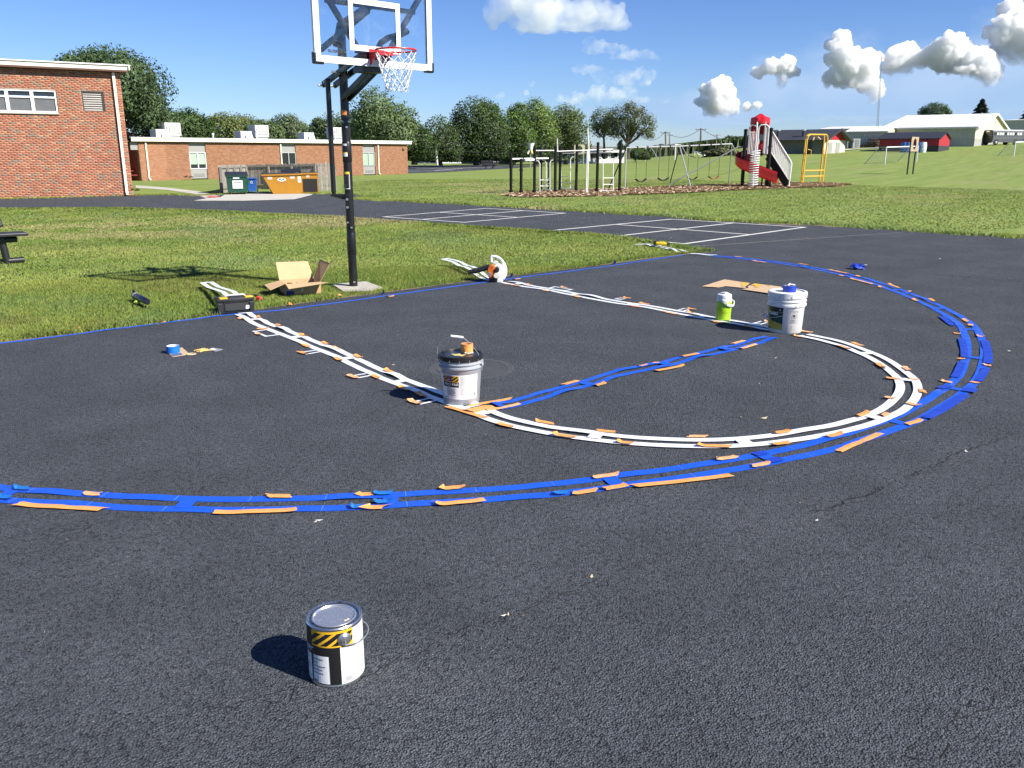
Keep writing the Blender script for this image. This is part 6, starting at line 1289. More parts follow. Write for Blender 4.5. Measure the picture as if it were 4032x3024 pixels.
add_text(mb, 'SILVERBACK', .043, lambda x, y: (xl_+x, Y0-.0085, zl_+y), bold=.0016, sx=1.0); part('board_lettering', mb, mat('ink_black', (.012, .012, .012), .6), hoop)
mb = MB(); cx0, cz0 = xl_+.13, zl_+.055
def arc_(pts): mb.tube([(cx0+x, Y0-.0085, cz0+z) for x, z in pts], .0035, 4)
arc_([(.055*cos(a), .085*sin(a)*.8+.0) for a in np.linspace(.1, pi-.1, 14)]); arc_([(-.018, 0), (-.012, .05), (.0, .068)]); arc_([(.018, 0), (.016, .05), (.0, .068)]); arc_([(-.055, .03), (-.03, .045), (-.035, .0)]); arc_([(.055, .03), (.03, .045), (.035, .0)]); part('board_emblem', mb, mat('ink_black', (.012, .012, .012), .6), hoop)
# rim, bracket and net
M_RIM = mat('rim_red', (.50, .018, .018), .35, var=.12, vs=9); rz_ = Z0+.155; ry_ = Y0-.385; RR = .2286
part('rim', MB().tube([(xb+RR*cos(a), ry_+RR*sin(a), rz_) for a in np.linspace(0, 2*pi, 48, endpoint=False)], .0105, 10, closed=True), M_RIM, hoop, True)
mb = MB(); mb.box((xb, Y0-.012, rz_-.06), (.20, .014, .19)).box((xb, Y0-.10, rz_-.012), (.2, .17, .008)); mb.add([(xb-.1, Y0-.02, rz_), (xb-.1, Y0-.19, rz_), (xb-.1, Y0-.19, rz_-.035), (xb-.1, Y0-.02, rz_-.15)], [(0, 1, 2, 3)]).add([(xb+.1, Y0-.02, rz_), (xb+.1, Y0-.19, rz_), (xb+.1, Y0-.19, rz_-.035), (xb+.1, Y0-.02, rz_-.15)], [(0, 3, 2, 1)]); mb.box((xb, Y0-.19, rz_-.02), (.2, .01, .04)); part('rim_bracket', mb, M_RIM, hoop)
mb = MB(); mb.tube([(xb+RR*.98*cos(a), ry_+RR*.98*sin(a), rz_-.028) for a in np.linspace(.7, pi-.7, 16)], .006, 6); part('rim_brace', mb, M_RIM, hoop)
for i in range(12):
    a = 2*pi*(i+.5)/12; p = np.array([xb+RR*cos(a), ry_+RR*sin(a), rz_]); part('net_hook', MB().tube([p+[0, 0, -.008], p+[.012*cos(a+1.57), .012*sin(a+1.57), -.03], p+[0, 0, -.036]], .003, 4), M_RIM, hoop)
mb = MB(); r = np.random.default_rng(6)
def netp(k, a):
    f = k/7; rr_ = RR*(1-.52*f**.8)+(.006 if k else 0); return (xb+rr_*cos(a)+r.normal(0, .003), ry_+rr_*sin(a)+r.normal(0, .003), rz_-.028-.40*f**.92+r.normal(0, .003))
rows = [[netp(k, 2*pi*(i+(.5 if k % 2 == 0 else 0))/12) for i in range(12)] for k in range(8)]
for k in range(7):
    for i in range(12):
        j = i if k % 2 == 0 else (i-1) % 12; j2 = (i+1) % 12 if k % 2 == 0 else i
        for q in (j, j2):
            a_, b_ = np.array(rows[k][i]), np.array(rows[k+1][q]); mb.tube([a_, (a_+b_)/2+r.normal(0, .004, 3), b_], .0042, 5, False)
for p in rows[7]: mb.tube([p, (p[0]+r.normal(0, .008), p[1]+r.normal(0, .008), p[2]-.022)], .007, 5)
for k in range(1, 7):
    for p in rows[k]: mb.box(p, (.012, .012, .012))
part('net', mb, mat('net_cord', (.72, .73, .74), .8), hoop)

# ================================================================ stencils on the court
def catmull(pts, step=.04):
    P = [np.array(p, float) for p in pts]; P = [2*P[0]-P[1]]+P+[2*P[-1]-P[-2]]; out = []
    for i in range(1, len(P)-2):
        p0, p1, p2, p3 = P[i-1:i+3]; k = max(2, int(np.hypot(*(p2-p1)[:2])/step))
        for j in range(k): t = j/k; out.append(.5*((2*p1)+(p2-p0)*t+(2*p0-5*p1+4*p2-p3)*t*t+(3*p1-p0-3*p2+p3)*t**3))
    out.append(P[-2]); return np.array(out)
class Curve:
    def __init__(s, pix, step=.04):
        s.p = catmull([at(*q)[:2] for q in pix], step); s.L = np.r_[0, np.cumsum(np.hypot(*np.diff(s.p, axis=0).T))]; d = np.gradient(s.p, axis=0); d /= np.linalg.norm(d, axis=1)[:, None]
        k = 7; ker = np.ones(k)/k; ds = np.stack([np.convolve(np.pad(d[:, i], k//2, 'edge'), ker, 'valid') for i in (0, 1)], -1); s.d = ds/np.linalg.norm(ds, axis=1)[:, None]; s.n = np.stack([-s.d[:, 1], s.d[:, 0]], -1)
    def near(s, q): i = int(np.argmin(np.hypot(*(s.p-np.array(q[:2])).T))); o = float((np.array(q[:2])-s.p[i])@s.n[i]); return i, o
    def at(s, l): i = int(np.clip(np.searchsorted(s.L, l), 0, len(s.L)-1)); return i
def wav(L, seed, amp, period=.9):
    r = np.random.default_rng(seed); z = np.zeros_like(L)
    for k in range(4): z += np.sin(L*2*pi/(period*r.uniform(.5, 1.8))+r.random()*6.3)*r.uniform(.4, 1)
    return np.clip(z/2.2, 0, 1)**1.3*amp
def ribbon(mb, c, o0, o1, z, i0=0, i1=None, th_=.0015, jit=0., seed=0):
    i1 = len(c.p)-1 if i1 is None else i1; r = np.random.default_rng(seed); o = len(mb.v)
    jj = wav(c.L, seed+50, jit, .5) if jit else np.zeros(len(c.L))
    for i in range(i0, i1+1):
        for w, dz in ((o0, 0), (o1, 0), (o0, -th_), (o1, -th_)): mb.v.append((c.p[i][0]+c.n[i][0]*(w+jj[i]), c.p[i][1]+c.n[i][1]*(w+jj[i]), float(z[i])+dz))
    n = i1-i0+1
    for i in range(n-1):
        a, b = o+i*4, o+i*4+4; mb.f += [(a, b, b+1, a+1), (a+2, a+3, b+3, b+2), (a, a+2, b+2, b), (a+1, b+1, b+3, a+3)]
    return mb
def sheet_mat(name, col, col2, rough, spec=.5):
    m = mat(name, col, rough, var=.10, vs=7, spec=spec, bump=.45, bs=14, bd=.01); return m
M_STW = sheet_mat('white_stencil_film', (.76, .78, .82), None, .38); M_STB = sheet_mat('blue_stencil_film', (.010, .085, .55), None, .38); M_TLIN = mat('score_line', (.12, .25, .65), .5)
M_ORG = mat('orange_tape', (.76, .33, .09), .5, var=.12, vs=14, bump=.5, bs=30, bd=.01); M_ORG2 = mat('orange_tape_pale', (.80, .38, .17), .5, var=.12, vs=14, bump=.5, bs=30, bd=.01); M_BTP = mat('blue_painter_tape', (.010, .045, .40), .45, var=.1, vs=14, bump=.4, bs=30, bd=.01); M_LBT = mat('light_blue_tape', (.012, .15, .50), .5, var=.1, vs=14)
def stencil(name, label, pix, half, wid, m, bridges, seed, amp, scores=False, zb=.009, jit=.003):
    c = Curve(pix); g = c.p[len(c.p)//2]; t = thing(name, label, 'stencil', (g[0], g[1], 0))
    zl = zb+wav(c.L, seed, amp); zr_ = zb+wav(c.L, seed+1, amp)
    part('strip', ribbon(MB(), c, half, half+wid, zl, jit=jit, seed=seed), m, t, True, world=True); part('strip', ribbon(MB(), c, -half-wid, -half, zr_, jit=jit, seed=seed+1), m, t, True, world=True)
    for b in bridges:
        i, o = c.near(at(*b)); z = max(zl[i], zr_[i])+.0018; i0, i1 = max(0, i-1), min(len(c.p)-1, i+1); part('bridge', ribbon(MB(), c, -half-.02, half+.02, np.full(len(c.L), z), i0, i1), m, t, world=True)
    if scores:
        for l in np.arange(.35, c.L[-1]-.2, .40):
            i = c.at(l)
            for o0, o1, z in ((half+.002, half+wid-.002, zl), (-half-wid+.002, -half-.002, zr_)):
                mb = MB(); q = c.p[i]; d, n = c.d[i]*.0022, c.n[i]; mb.add([(*(q+n*o0-d), z[i]+.002), (*(q+n*o0+d), z[i]+.002), (*(q+n*o1+d), z[i]+.002), (*(q+n*o1-d), z[i]+.002)], [(0, 1, 2, 3)]); part('score_line', mb, M_TLIN, t, world=True)
    return t, c, zl
Q1, Q2, Q3, Q4, Q5, Q6 = zr(900, 1200, .22604), zr(1300, 1350, .31646), zr(1900, 1050, .31646), zr(2500, 1150, .36166), zr(1850, 1300, .5877), zr(3200, 1250, .36166)
Q7, Q8, Q9, QA = zr(2600, 930, .36166), zr(3000, 950, .46655), zr(1200, 1750, .7233), zr(0, 1850, .5877)
SW, SH = .064, .029
tL, cL, zL = stencil('lane_stencil', 'white lane line stencil running from the toolbox to the grey bucket', [(524, 680), (545, 690), (566, 701), (625, 724), (690, 750.5), (730, 766), (817, 807), (887, 834), (955, 860), (1022, 882)], SH, SW, M_STW, [Q1(470, 275), Q1(1180, 585), Q1(2090, 950), Q2(860, 500), Q1(200, 180), Q2(1790, 830)], 11, .016)
tR, cR, zR = stencil('lane_stencil', 'white lane line stencil running from the leaf blower past the green jug', [(1092, 610.5), (1146, 620.3), (1199, 629), (1285, 645.5), (1345, 656), (1407, 665), (1510, 684.5), (1620, 704.3), (1700, 718)], SH, SW, M_STW, [Q3(480, 225), Q3(1125, 352), Q3(1840, 470), Q4(720, 280), Q4(40, 140)], 13, .016)
tC, cC, zC = stencil('circle_stencil', 'white half circle stencil looping between the two buckets', [(1040, 892), (1079, 908), (1150, 926), (1260, 943.7), (1402, 957.6), (1563, 960.5), (1700, 948), (1825, 924.8), (1914, 896), (1956, 862), (1963, 838), (1950, 814.7), (1904, 781), (1855, 759.2), (1795, 739.3), (1736, 726)], SH, SW, M_STW, [Q5(90, 560), Q5(845, 720), Q5(1830, 745), Q6(690, 1110), Q6(1030, 705), Q6(600, 400)], 15, .012, zb=.0135)
tF, cF, zF = stencil('foul_line_stencil', 'straight blue foul line stencil between the grey and white buckets', [(1072, 880.5), (1112, 872.8), (1221, 842.1), (1280, 826), (1337, 808), (1434, 789), (1481, 775.7), (1590, 750.9), (1666, 730)], .027, .055, M_STB, [Q5(145, 520), Q5(780, 360), Q5(1310, 235), Q5(1720, 135)], 17, .018, True)
tA_, cA, zA = stencil('arc_stencil', 'long blue three point arc stencil sweeping round the court', [(-70, 1058), (-10, 1067), (48, 1073), (193, 1081.7), (322, 1089), (516, 1092.3), (768, 1087), (936, 1077), (1174, 1061), (1452, 1025.5), (1646, 994), (1795, 961.5), (1894, 929), (1958, 906), (2013, 876), (2061, 844.5), (2093, 812.8), (2107, 769), (2105, 738), (2088, 704), (2056, 682), (2004, 655), (1927, 624), (1853, 600.5), (1774, 583.6), (1694, 569.7), (1625, 561.4), (1545, 554)], .033, .070, M_STB, [QA(60, 160), QA(1250, 240), Q9(455, 305), Q9(1660, 210), Q6(920, 1150), Q6(1530, 790), Q6(1770, 445), Q6(1650, 135), Q8(1500, 575), Q8(1130, 415), Q4(0, 0), zr(2600, 1500, .6474)(670, 475)], 19, .009, True, .0075)
tW, cW, zW = stencil('arc_end_stencil', 'white end of the arc stencil lying over the lawn tip', [(1546, 553), (1505, 550), (1470, 545), (1440, 537), (1405, 531), (1372, 530)], .03, .055, M_STW, [(1500, 549)], 21, .03, zb=.014)
# the rest of the lane stencils lies folded back over the turf
def flap(label, pix, zf, m, half=.026, wid=.06, ends=True):
    c = Curve(pix); g = c.p[0]; t = thing('stencil_flap', label, 'stencil', (g[0], g[1], 0)); z = np.interp(c.L/c.L[-1], np.linspace(0, 1, len(zf)), zf)
    part('strip', ribbon(MB(), c, half, half+wid, z), m, t, True, world=True); part('strip', ribbon(MB(), c, -half-wid, -half, z), m, t, True, world=True)
    if ends: part('bridge', ribbon(MB(), c, -half-.01, half+.01, z+.002, len(c.p)-3, len(c.p)-1), m, t, world=True)
flap('white stencil end lying on the grass behind the toolbox', [(512, 676), (495, 660), (470, 640), (447, 624)], [.16, .17, .13, .09, .09], M_STW)
flap('white stencil end draped over the grass beside the leaf blower', [(1075, 608), (1058, 606), (1036, 600), (1008, 588), (985, 579), (960, 575)], [.012, .03, .09, .10, .08, .10, .12], M_STW)
# lane blocks and tick marks: small white frames beside the lanes
def tick(pix, label, w=.022):
    g = [at(*q)[:2] for q in pix]; c = sum(g)/4; t = thing('tick_stencil', label, 'stencil', (c[0], c[1], 0), 0, 'tick mark frames beside the lane stencils')
    for i in range(4):
        a, b = g[i], g[(i+1) % 4]; d = (b-a)/np.hypot(*(b-a)); n = np.array([-d[1], d[0]])*w/2; a = a-d*w*.5; b = b+d*w*.5; z = .0085+.0009*i; mb = MB().add([(*(a-n), z), (*(b-n), z), (*(b+n), z), (*(a+n), z), (*(a-n), z-.001), (*(b-n), z-.001), (*(b+n), z-.001), (*(a+n), z-.001)], [(0, 1, 2, 3), (0, 4, 5, 1), (1, 5, 6, 2), (2, 6, 7, 3), (3, 7, 4, 0)]); part('frame_side', mb, M_STW, t, world=True)
tick([Q1(440, 478), Q1(690, 440), Q1(880, 535), Q1(650, 565)], 'square white tick frame nearest the toolbox', .03); tick([Q1(1290, 838), Q1(1560, 800), Q1(1610, 832), Q1(1360, 878)], 'first narrow white tick frame after the square one on the toolbox lane')
tick([Q2(275, 420), Q2(480, 388), Q2(520, 415), Q2(345, 450)], 'second narrow white tick frame on the toolbox lane'); tick([Q2(1050, 742), Q2(1260, 695), Q2(1340, 728), Q2(1130, 775)], 'narrow white tick frame in the shade of the grey bucket')
tick([Q3(815, 278), Q3(900, 256), Q3(1110, 293), Q3(1030, 306)], 'square white tick frame nearest the leaf blower', .03); tick([Q3(1650, 408), Q3(1720, 394), Q3(1785, 402), Q3(1700, 420)], 'first narrow white tick frame after the square one on the blower lane')
tick([Q4(455, 207), Q4(535, 185), Q4(600, 192), Q4(525, 217)], 'narrow white tick frame left of the green jug'); tick([Q4(1285, 350), Q4(1370, 327), Q4(1440, 340), Q4(1365, 360)], 'narrow white tick frame just left of the white bucket')
# blue tape along the edge of the tar
cE = Curve([(-40, 748), (0, 743), (140, 726), (340, 700), (455, 686), (515, 678.5), (610, 670.5), (768, 649.5), (826, 641), (950, 624), (1068, 607.5), (1110, 602), (1220, 588), (1320, 575), (1400, 562.5), (1440, 557), (1478, 551)], .06)
mb = ribbon(MB(), cE, -.025, .025, .0075+wav(cE.L, 3, .004)); solo('edge_tape', mb, mat('edge_blue_tape', (.02, .095, .52), .45, var=.12, vs=9), 'long straight blue tape line along the grass edge of the court', 'tape', (cE.p[0][0], cE.p[0][1], 0), smooth=True)

# ---- pieces of tape holding the stencils down
def tape_piece(p, ang_, L, w, m, label, group, seed, z=.0125, curl=0., nm='tape_strip'):
    r = np.random.default_rng(seed); k = max(4, int(L/.02)); mb = MB(); c_, s_ = cos(ang_), sin(ang_); tear = lambda: r.normal(0, .006)
    lift = r.uniform(.0, .006); e0, e1 = r.uniform(0, .012)+curl, r.uniform(0, .008); sk = r.normal(0, .012)
    def fn(u_, v_):
        x = (u_-.5)*L+(sk*(v_-.5)*2 if u_ in (0, 1) else 0)+(tear() if u_ in (0, 1) else 0); y = (v_-.5)*w+.002*sin(u_*9+seed); zz = z+.0025*sin(u_*14+seed)*(1 if v_ == .5 else .3)+lift*(1-abs(2*v_-1))*.8+e0*max(0, 1-u_*5)**2+e1*max(0, u_*5-4)**2
        return (x*c_-y*s_, x*s_+y*c_, zz)
    mb.grid(fn, k, 4); o = part(nm, mb, m, None, True); o.location = (float(p[0]), float(p[1]), 0); tag(o, label, 'tape', group); return o
ORD = ['first', 'second', 'third', 'fourth', 'fifth', 'sixth', 'seventh', 'eighth', 'ninth', 'tenth', 'eleventh', 'twelfth', 'thirteenth', 'fourteenth', 'fifteenth', 'sixteenth', 'seventeenth', 'eighteenth', 'nineteenth', 'twentieth']
ORD += ['twenty-'+q for q in ORD[:9]]+['thirtieth']
def tapes(curve, lst, where, frm, group, m=None, w=.047, colour='orange', rev=False, z=.0135):
    it = []
    for q in lst:
        Z, zx, zy = q[0], q[1], q[2]; L = q[3] if len(q) > 3 else .125; g = at(*Z(zx, zy)); i, o = curve.near(g); it.append((curve.L[i], g, i, o, L, q[4] if len(q) > 4 else None))
    eg = lambda i, o: ('left' if curve.n[i]@RGT[:2]*o < 0 else 'right') if abs(curve.d[i]@RGT[:2]) < .5 else ('near' if (curve.n[i]@np.array([sin(YAW), cos(YAW)]))*o < 0 else 'far')
    for side in ('left', 'right', 'near', 'far'):
        sel = sorted([q for q in it if eg(q[2], q[3]) == side], key=lambda q: -q[0] if rev else q[0])
        for k, (l, g, i, o, L, ao) in enumerate(sel):
            an = math.atan2(curve.d[i][1], curve.d[i][0])+(ao if ao is not None else rng.normal(0, .06)); edge = side
            tape_piece(g, an, L, w, (M_ORG if rng.random() < .75 else M_ORG2) if m is None else m, '%s tape strip, %s from %s on %s %s' % (colour, ORD[k], frm, edge, where), group, int(rng.integers(1, 9999)), z+.0008*(k % 4))
tapes(cL, [(Q1, 390, 180, .1), (Q1, 525, 230, .11), (Q1, 220, 262, .11), (Q1, 880, 380), (Q1, 1300, 558, .1), (Q1, 1685, 690), (Q1, 1880, 778), (Q1, 1360, 738), (Q1, 1920, 975), (Q2, 350, 188), (Q2, 735, 372, .14), (Q2, 575, 443), (Q2, 920, 580, .12), (Q2, 1140, 665, .12), (Q2, 1700, 885, .40, .05)], 'side of toolbox lane stencil', 'toolbox', 'tape on the toolbox lane stencil')
tapes(cL, [(Q1, 610, 440, .11, 1.5), (Q1, 515, 532, .1, .1), (Q1, 1300, 865, .13, .1), (Q2, 285, 442, .13, .1), (Q2, 1065, 762, .13, .1)], 'tick frames, toolbox lane', 'toolbox', 'tape on the toolbox lane ticks', z=.0165)
tapes(cR, [(Q3, 320, 228, .1), (Q3, 425, 245), (Q3, 590, 235, .1), (Q3, 800, 313), (Q3, 1190, 390), (Q3, 1900, 505), (Q3, 2030, 475, .16), (Q4, 395, 240, .2), (Q4, 900, 338), (Q4, 610, 236, .1), (Q4, 1250, 392), (Q4, 1865, 445), (Q4, 1770, 490, .1)], 'side of blower lane stencil', 'blower', 'tape on the blower lane stencil')
tapes(cR, [(Q3, 1020, 270, .12, .05), (Q3, 1800, 403, .12, .1), (Q4, 615, 197, .1, .1), (Q4, 1455, 338, .1, .1)], 'tick frames, blower lane', 'blower', 'tape on the blower lane ticks', z=.0165)
tapes(cF, [(Q4, 1120, 560, .2), (Q4, 1225, 610, .26), (Q4, 585, 703, .2), (Q4, 380, 845, .32), (Q4, 140, 803, .22), (Q5, 870, 373), (Q5, 670, 363, .16), (Q5, 140, 492, .34), (Q5, 225, 527, .28)], 'side of foul line stencil', 'grey bucket', 'tape on the foul line stencil')
tapes(cC, [(Q5, 250, 655), (Q5, 500, 633, .14), (Q5, 635, 725, .15), (Q5, 915, 695), (Q5, 1045, 772, .1), (Q5, 1525, 730, .12), (Q5, 1645, 795, .2), (Q5, 2080, 702), (Q5, 2085, 775), (Q6, 345, 345, .17), (Q6, 490, 315, .15), (Q6, 740, 545, .17), (Q6, 1025, 585, .14), (Q6, 870, 685, .1, 1.4), (Q6, 1100, 697, .08, 1.2), (Q6, 1195, 830, .10, .1), (Q6, 850, 900, .08, 1.5), (Q6, 1095, 975, .09, 1.4), (Q6, 540, 1080, .16), (Q6, 780, 1090, .1), (Q6, 230, 1310, .14)], 'side of white circle stencil', 'grey bucket', 'tape on the circle stencil', z=.0195)
tapes(cA, [(QA, 625, 175, .09), (QA, 1870, 190), (QA, 410, 262, .47), (QA, 1710, 293, .40), (Q9, 335, 284, .09), (Q9, 390, 355, .11), (Q9, 808, 248, .13), (Q9, 840, 328, .25), (Q9, 1640, 180, .16), (Q9, 1525, 268, .14), (Q9, 1680, 245, .15), (Q9, 2060, 210, .58), (Q5, 1715, 870, .13), (Q5, 1950, 915, .12), (Q6, 510, 1375, .52), (Q6, 1095, 1160, .17), (Q6, 1775, 725, .07, 1.45), (Q6, 1895, 535, .06, 1.5), (Q6, 1830, 218, .07, 1.5), (Q6, 1720, 100, .1), (Q6, 1665, 45, .14), (Q6, 1570, 185, .07, 1.5), (Q6, 1630, 467, .06, 1.5), (Q6, 1455, 715, .08, 1.45), (Q7, 1085, 285, .3), (Q7, 860, 232, .15), (Q7, 1555, 312, .22), (Q8, 655, 265, .5), (Q8, 820, 303, .15), (Q8, 675, 297, .1), (Q8, 840, 345, .55), (Q8, 1115, 385, .4), (Q8, 1000, 395, .12), (Q8, 1255, 432, .12), (Q8, 1295, 505, .14), (Q8, 1445, 510, .2)], 'side of blue arc', 'left end', 'tape on the blue arc stencil')
tapes(cA, [(QA, 155, 140, .1), (QA, 30, 200, .1), (Q9, 285, 354, .06), (Q9, 1393, 279, .08), (Q9, 430, 280, .09), (Q9, 425, 328, .09), (Q7, 610, 222, .12), (Q7, 1590, 343, .15)], 'side of blue arc', 'left end', 'light blue tape on the arc stencil', M_LBT, .045, 'light blue', z=.0185)
def band(pix, label, w=.06, z=.0150):
    c = Curve(pix, .03); solo('tape_band', ribbon(MB(), c, -w/2, w/2, z+.002*np.sin(c.L*9), th_=.0004), M_BTP, label, 'tape', (c.p[0][0], c.p[0][1], 0), 'dark blue tape along the right of the arc', smooth=True)
band([Q6(1870, 265), Q6(1905, 400), Q6(1905, 515)], 'dark blue tape band along the rightmost outer edge of the arc', .07); band([Q6(1890, 565), Q6(1850, 640), Q6(1800, 705)], 'dark blue tape band on the outer arc below the rightmost one', .06)
band([Q6(1735, 790), Q6(1690, 830)], 'short dark blue tape band on the outer arc joint', .09, .016); band([Q6(1660, 860), Q6(1460, 985), Q6(1230, 1115)], 'long dark blue tape band where the arc turns towards the camera', .075)
band([Q6(1615, 240), Q6(1645, 360), Q6(1650, 450)], 'dark blue tape band on the inner edge of the arc bend', .06); band([Q6(1625, 500), Q6(1580, 600), Q6(1540, 665)], 'dark blue tape band on the inner arc below the bend', .06)
band([Q6(1400, 0), Q6(1470, 60), Q6(1530, 100)], 'dark blue tape band on the inner edge of the arc above the bend', .06); band([Q6(1380, 790), Q6(1440, 775), Q6(1500, 765)], 'dark blue tape patch across the inner arc joint', .06, .017)
band([zr(2600, 1500, .6474)(570, 460), zr(2600, 1500, .6474)(640, 448)], 'dark blue tape patch on the inner arc near the circle', .06, .016); band([zr(2600, 1500, .6474)(655, 500), zr(2600, 1500, .6474)(735, 487)], 'dark blue tape patch on the outer arc near the circle', .06, .016)
tape_piece(at(*Q2(1850, 850)), math.atan2(cF.d[0][1], cF.d[0][0])+.1, .2, .1, M_ORG, 'broad orange tape patch joining the foul line to the lane stencil', None, 77, .017)
for pp, an, L, lab in (((412/2212*0+187, 710), .3, .14, 'pale orange tape scrap on the soil at the left of the lawn edge'), ((350, 698), .2, .07, 'small orange tape scrap on the blue edge tape at the left'), (Q3(425, 163), .1, .13, 'crumpled orange tape strip on the blue edge tape beside the blower'), ((843, 642), .2, .1, 'orange tape scrap on the blue edge tape near the hoop footing')):
    tape_piece(at(*pp), an, L, .05, M_ORG2, lab, None, int(L*1000), .012, .01)
for pp, lab in (((460, 682), 'upturned blue tape tab at the corner of the toolbox'), ((826, 638), 'upturned blue tape tab on the edge line by the hoop footing'), ((1103, 600.5), 'upturned blue tape tab beside the leaf blower'), ((1326, 572), 'crumpled blue tape tab on the edge line right of the blower')):
    g = at(*pp); mb = MB(); mb.grid(lambda u_, v_: (.03*sin(u_*2.2)-.02*v_, (v_-.5)*.05, .01+.06*u_), 6, 2); o = solo('tape_tab', mb, M_BTP, lab, 'tape', None); o.location = (g[0], g[1], 0); o.rotation_euler = (0, 0, -.5)

# ================================================================ buckets, cans and the rest of the kit
class Cyl:
    """upright round thing: angles run to the right as one looks at it from the camera"""
    def __init__(s, g):
        s.g = np.array([g[0], g[1], 0.]); tc_ = CAM[:2]-s.g[:2]; tc_ /= np.hypot(*tc_); s.t = np.array([*tc_, 0]); s.r = np.array([-tc_[1], tc_[0], 0])
    def p(s, rad_, a, z): return tuple((s.t*cos(a)+s.r*sin(a))*rad_+np.array([0, 0, z]))
    def patch(s, rf, a0, a1, z0, z1, n=None, lift=.0008):
        n = n or max(2, int(abs(a1-a0)/.08)); m = 3
        return MB().grid(lambda u_, v_: s.p(rf(z0+(z1-z0)*v_)+lift, a0+(a1-a0)*u_, z0+(z1-z0)*v_), n, m)
    def shape(s, mb, rf, pts, lift=.0012, n=4):
        """flat polygon given in (angle, height), wrapped round the wall"""
        q = pts; c = (sum(x for x, y in q)/len(q), sum(y for x, y in q)/len(q)); return mb.add([s.p(rf(z)+lift, a, z) for a, z in q], [tuple(range(len(q)))])
    def text(s, mb, rf, txt, size, a, z, lift=.0014, bold=0., sx=1.): return add_text(mb, txt, size, lambda x, y: s.p(rf(z+y)+lift, a+x/rf(z), z+y), bold=bold, sx=sx)
    def lines(s, mb, rf, a0, a1, z0, z1, n, seed, lift=.0013, fill=.45):
        r = np.random.default_rng(seed); dz = (z1-z0)/n
        for i in range(n):
            e = a0+(a1-a0)*(r.uniform(.55, 1.) if r.random() < .8 else .3); k = max(2, int((e-a0)/.1)); zz = z1-dz*(i+.5)
            mb.grid(lambda u_, v_: s.p(rf(zz)+lift, a0+(e-a0)*u_, zz+dz*fill*(v_-.5)), k, 1)
        return mb
INK, PAPER, PYEL, PBLK = mat('ink_grey', (.16, .16, .165), .6), mat('label_paper', (.76, .76, .74), .45, var=.05, vs=40), mat('label_yellow', (.75, .42, .02), .4), mat('label_black', (.012, .012, .012), .4)
def d3(g, z=0.): return float(np.linalg.norm(np.array([g[0], g[1], z])-CAM))
A_ = rad
def hazard(C, rf, t, a0, a1, z0, z1, n, lean, nm='hazard_stripe'):
    """slanted black bars on a yellow field"""
    part('hazard_band', C.patch(rf, a0, a1, z0, z1, lift=.0012), PYEL, t); w = (a1-a0)/n; h = (z1-z0); zb, zt_ = z0+h*.14, z1-h*.14
    for i in range(-1, n+1):
        b = a0+w*i; q = []
        def cl(a): return min(max(a, a0+.01), a1-.01)
        mb = MB(); ok = min(a1, b+w*.6+lean)-max(a0, b) > .02
        if ok: mb.grid(lambda u_, v_: C.p(rf(zb+(zt_-zb)*v_)+.0022, cl(b+lean*v_+w*.6*u_), zb+(zt_-zb)*v_), 10, 5)
        if ok: part(nm, mb, PBLK, t)
def tape_roll(g, z, r0, r1, h, m, label, rz=0., core=(.55, .5, .4)):
    t = thing('tape_roll', label, 'tape roll', (g[0], g[1], z), rz); part('tape', MB().lathe([(r1, 0), (r0, 0), (r0, h), (r1, h)], 36), m, t, True); part('core', MB().lathe([(r1, h), (r1*.93, h-.001), (r1*.93, .001), (r1, 0)], 36), mat('core_%d' % int(core[0]*100), core, .8), t, True); return t
# --- grey paint bucket
g = at(997, 867.5); C = Cyl(g); D = d3(g, .2); h = zat(g, 760); RT = 48.5*PX/FPX*d3(g, .36); RB = 38.5*PX/FPX*d3(g, 0); RM = RT*.945
rf = lambda z: RB+(RM-RB)*min(1, max(0, z/(h*.86)))
b = thing('grey_bucket', 'grey five gallon paint bucket with black lid and PRO PARK label', 'bucket', (g[0], g[1], .005))
MG = mat('grey_bucket_plastic', (.36, .38, .40), .4, var=.06, vs=8, col2=(.5, .42, .1), thr=(.74, .78), c2s=14); MK = mat('lid_black', (.016, .016, .017), .35, var=.3, vs=12, col2=(.16, .15, .12), thr=(.66, .8), c2s=16)
prof = [(0, 0), (RB-.006, 0), (RB, .006), (rf(h*.70), h*.70), (RM+.002, h*.715), (RM+.009, h*.725), (RM+.009, h*.755), (RM, h*.76), (RM+.001, h*.80), (RM+.009, h*.805), (RM+.009, h*.825), (RM, h*.83), (RM+.002, h*.9)]
part('body', MB().lathe(prof, 56), MG, b, True, angle=45)
part('lid', MB().lathe([(RT-.004, h*.865), (RT, h*.872), (RT+.002, h*.955), (RT-.002, h*.965), (RT-.014, h*.968), (RT-.018, h*.935), (RT-.04, h*.93), (RT-.043, h*.945), (0, h*.947)], 56), MK, b, True, angle=45)
for a in np.linspace(0, 2*pi, 14, endpoint=False): part('lid_tab', MB().box((RT*1.003*cos(a), RT*1.003*sin(a), h*.885), (.006, .004, h*.04), a), mat('tab_grey', (.2, .2, .2), .5), b)
mb = MB(); r = np.random.default_rng(5)
for cx_, cz_, sc in ((-.02, .03, .035), (.015, .045, .02), (.03, .02, .012), (-.055, .012, .014), (.005, .07, .012)):
    q = (C.r*cx_+C.t*cz_); k = 14; mb.add([(q[0]+sc*(1+r.normal(0, .25))*cos(2*pi*j/k), q[1]+sc*(1+r.normal(0, .25))*sin(2*pi*j/k), h*.9485+.0003*len(mb.f)) for j in range(k)], [tuple(range(k))])
part('paint_spatter', mb, mat('dry_yellow_paint', (.55, .47, .16), .6), b)
part('label_paper', C.patch(rf, A_(-72), A_(52), h*.13, h*.615, lift=.0006), PAPER, b)
hazard(C, rf, b, A_(-60), A_(-7), h*.475, h*.60, 4, .34)
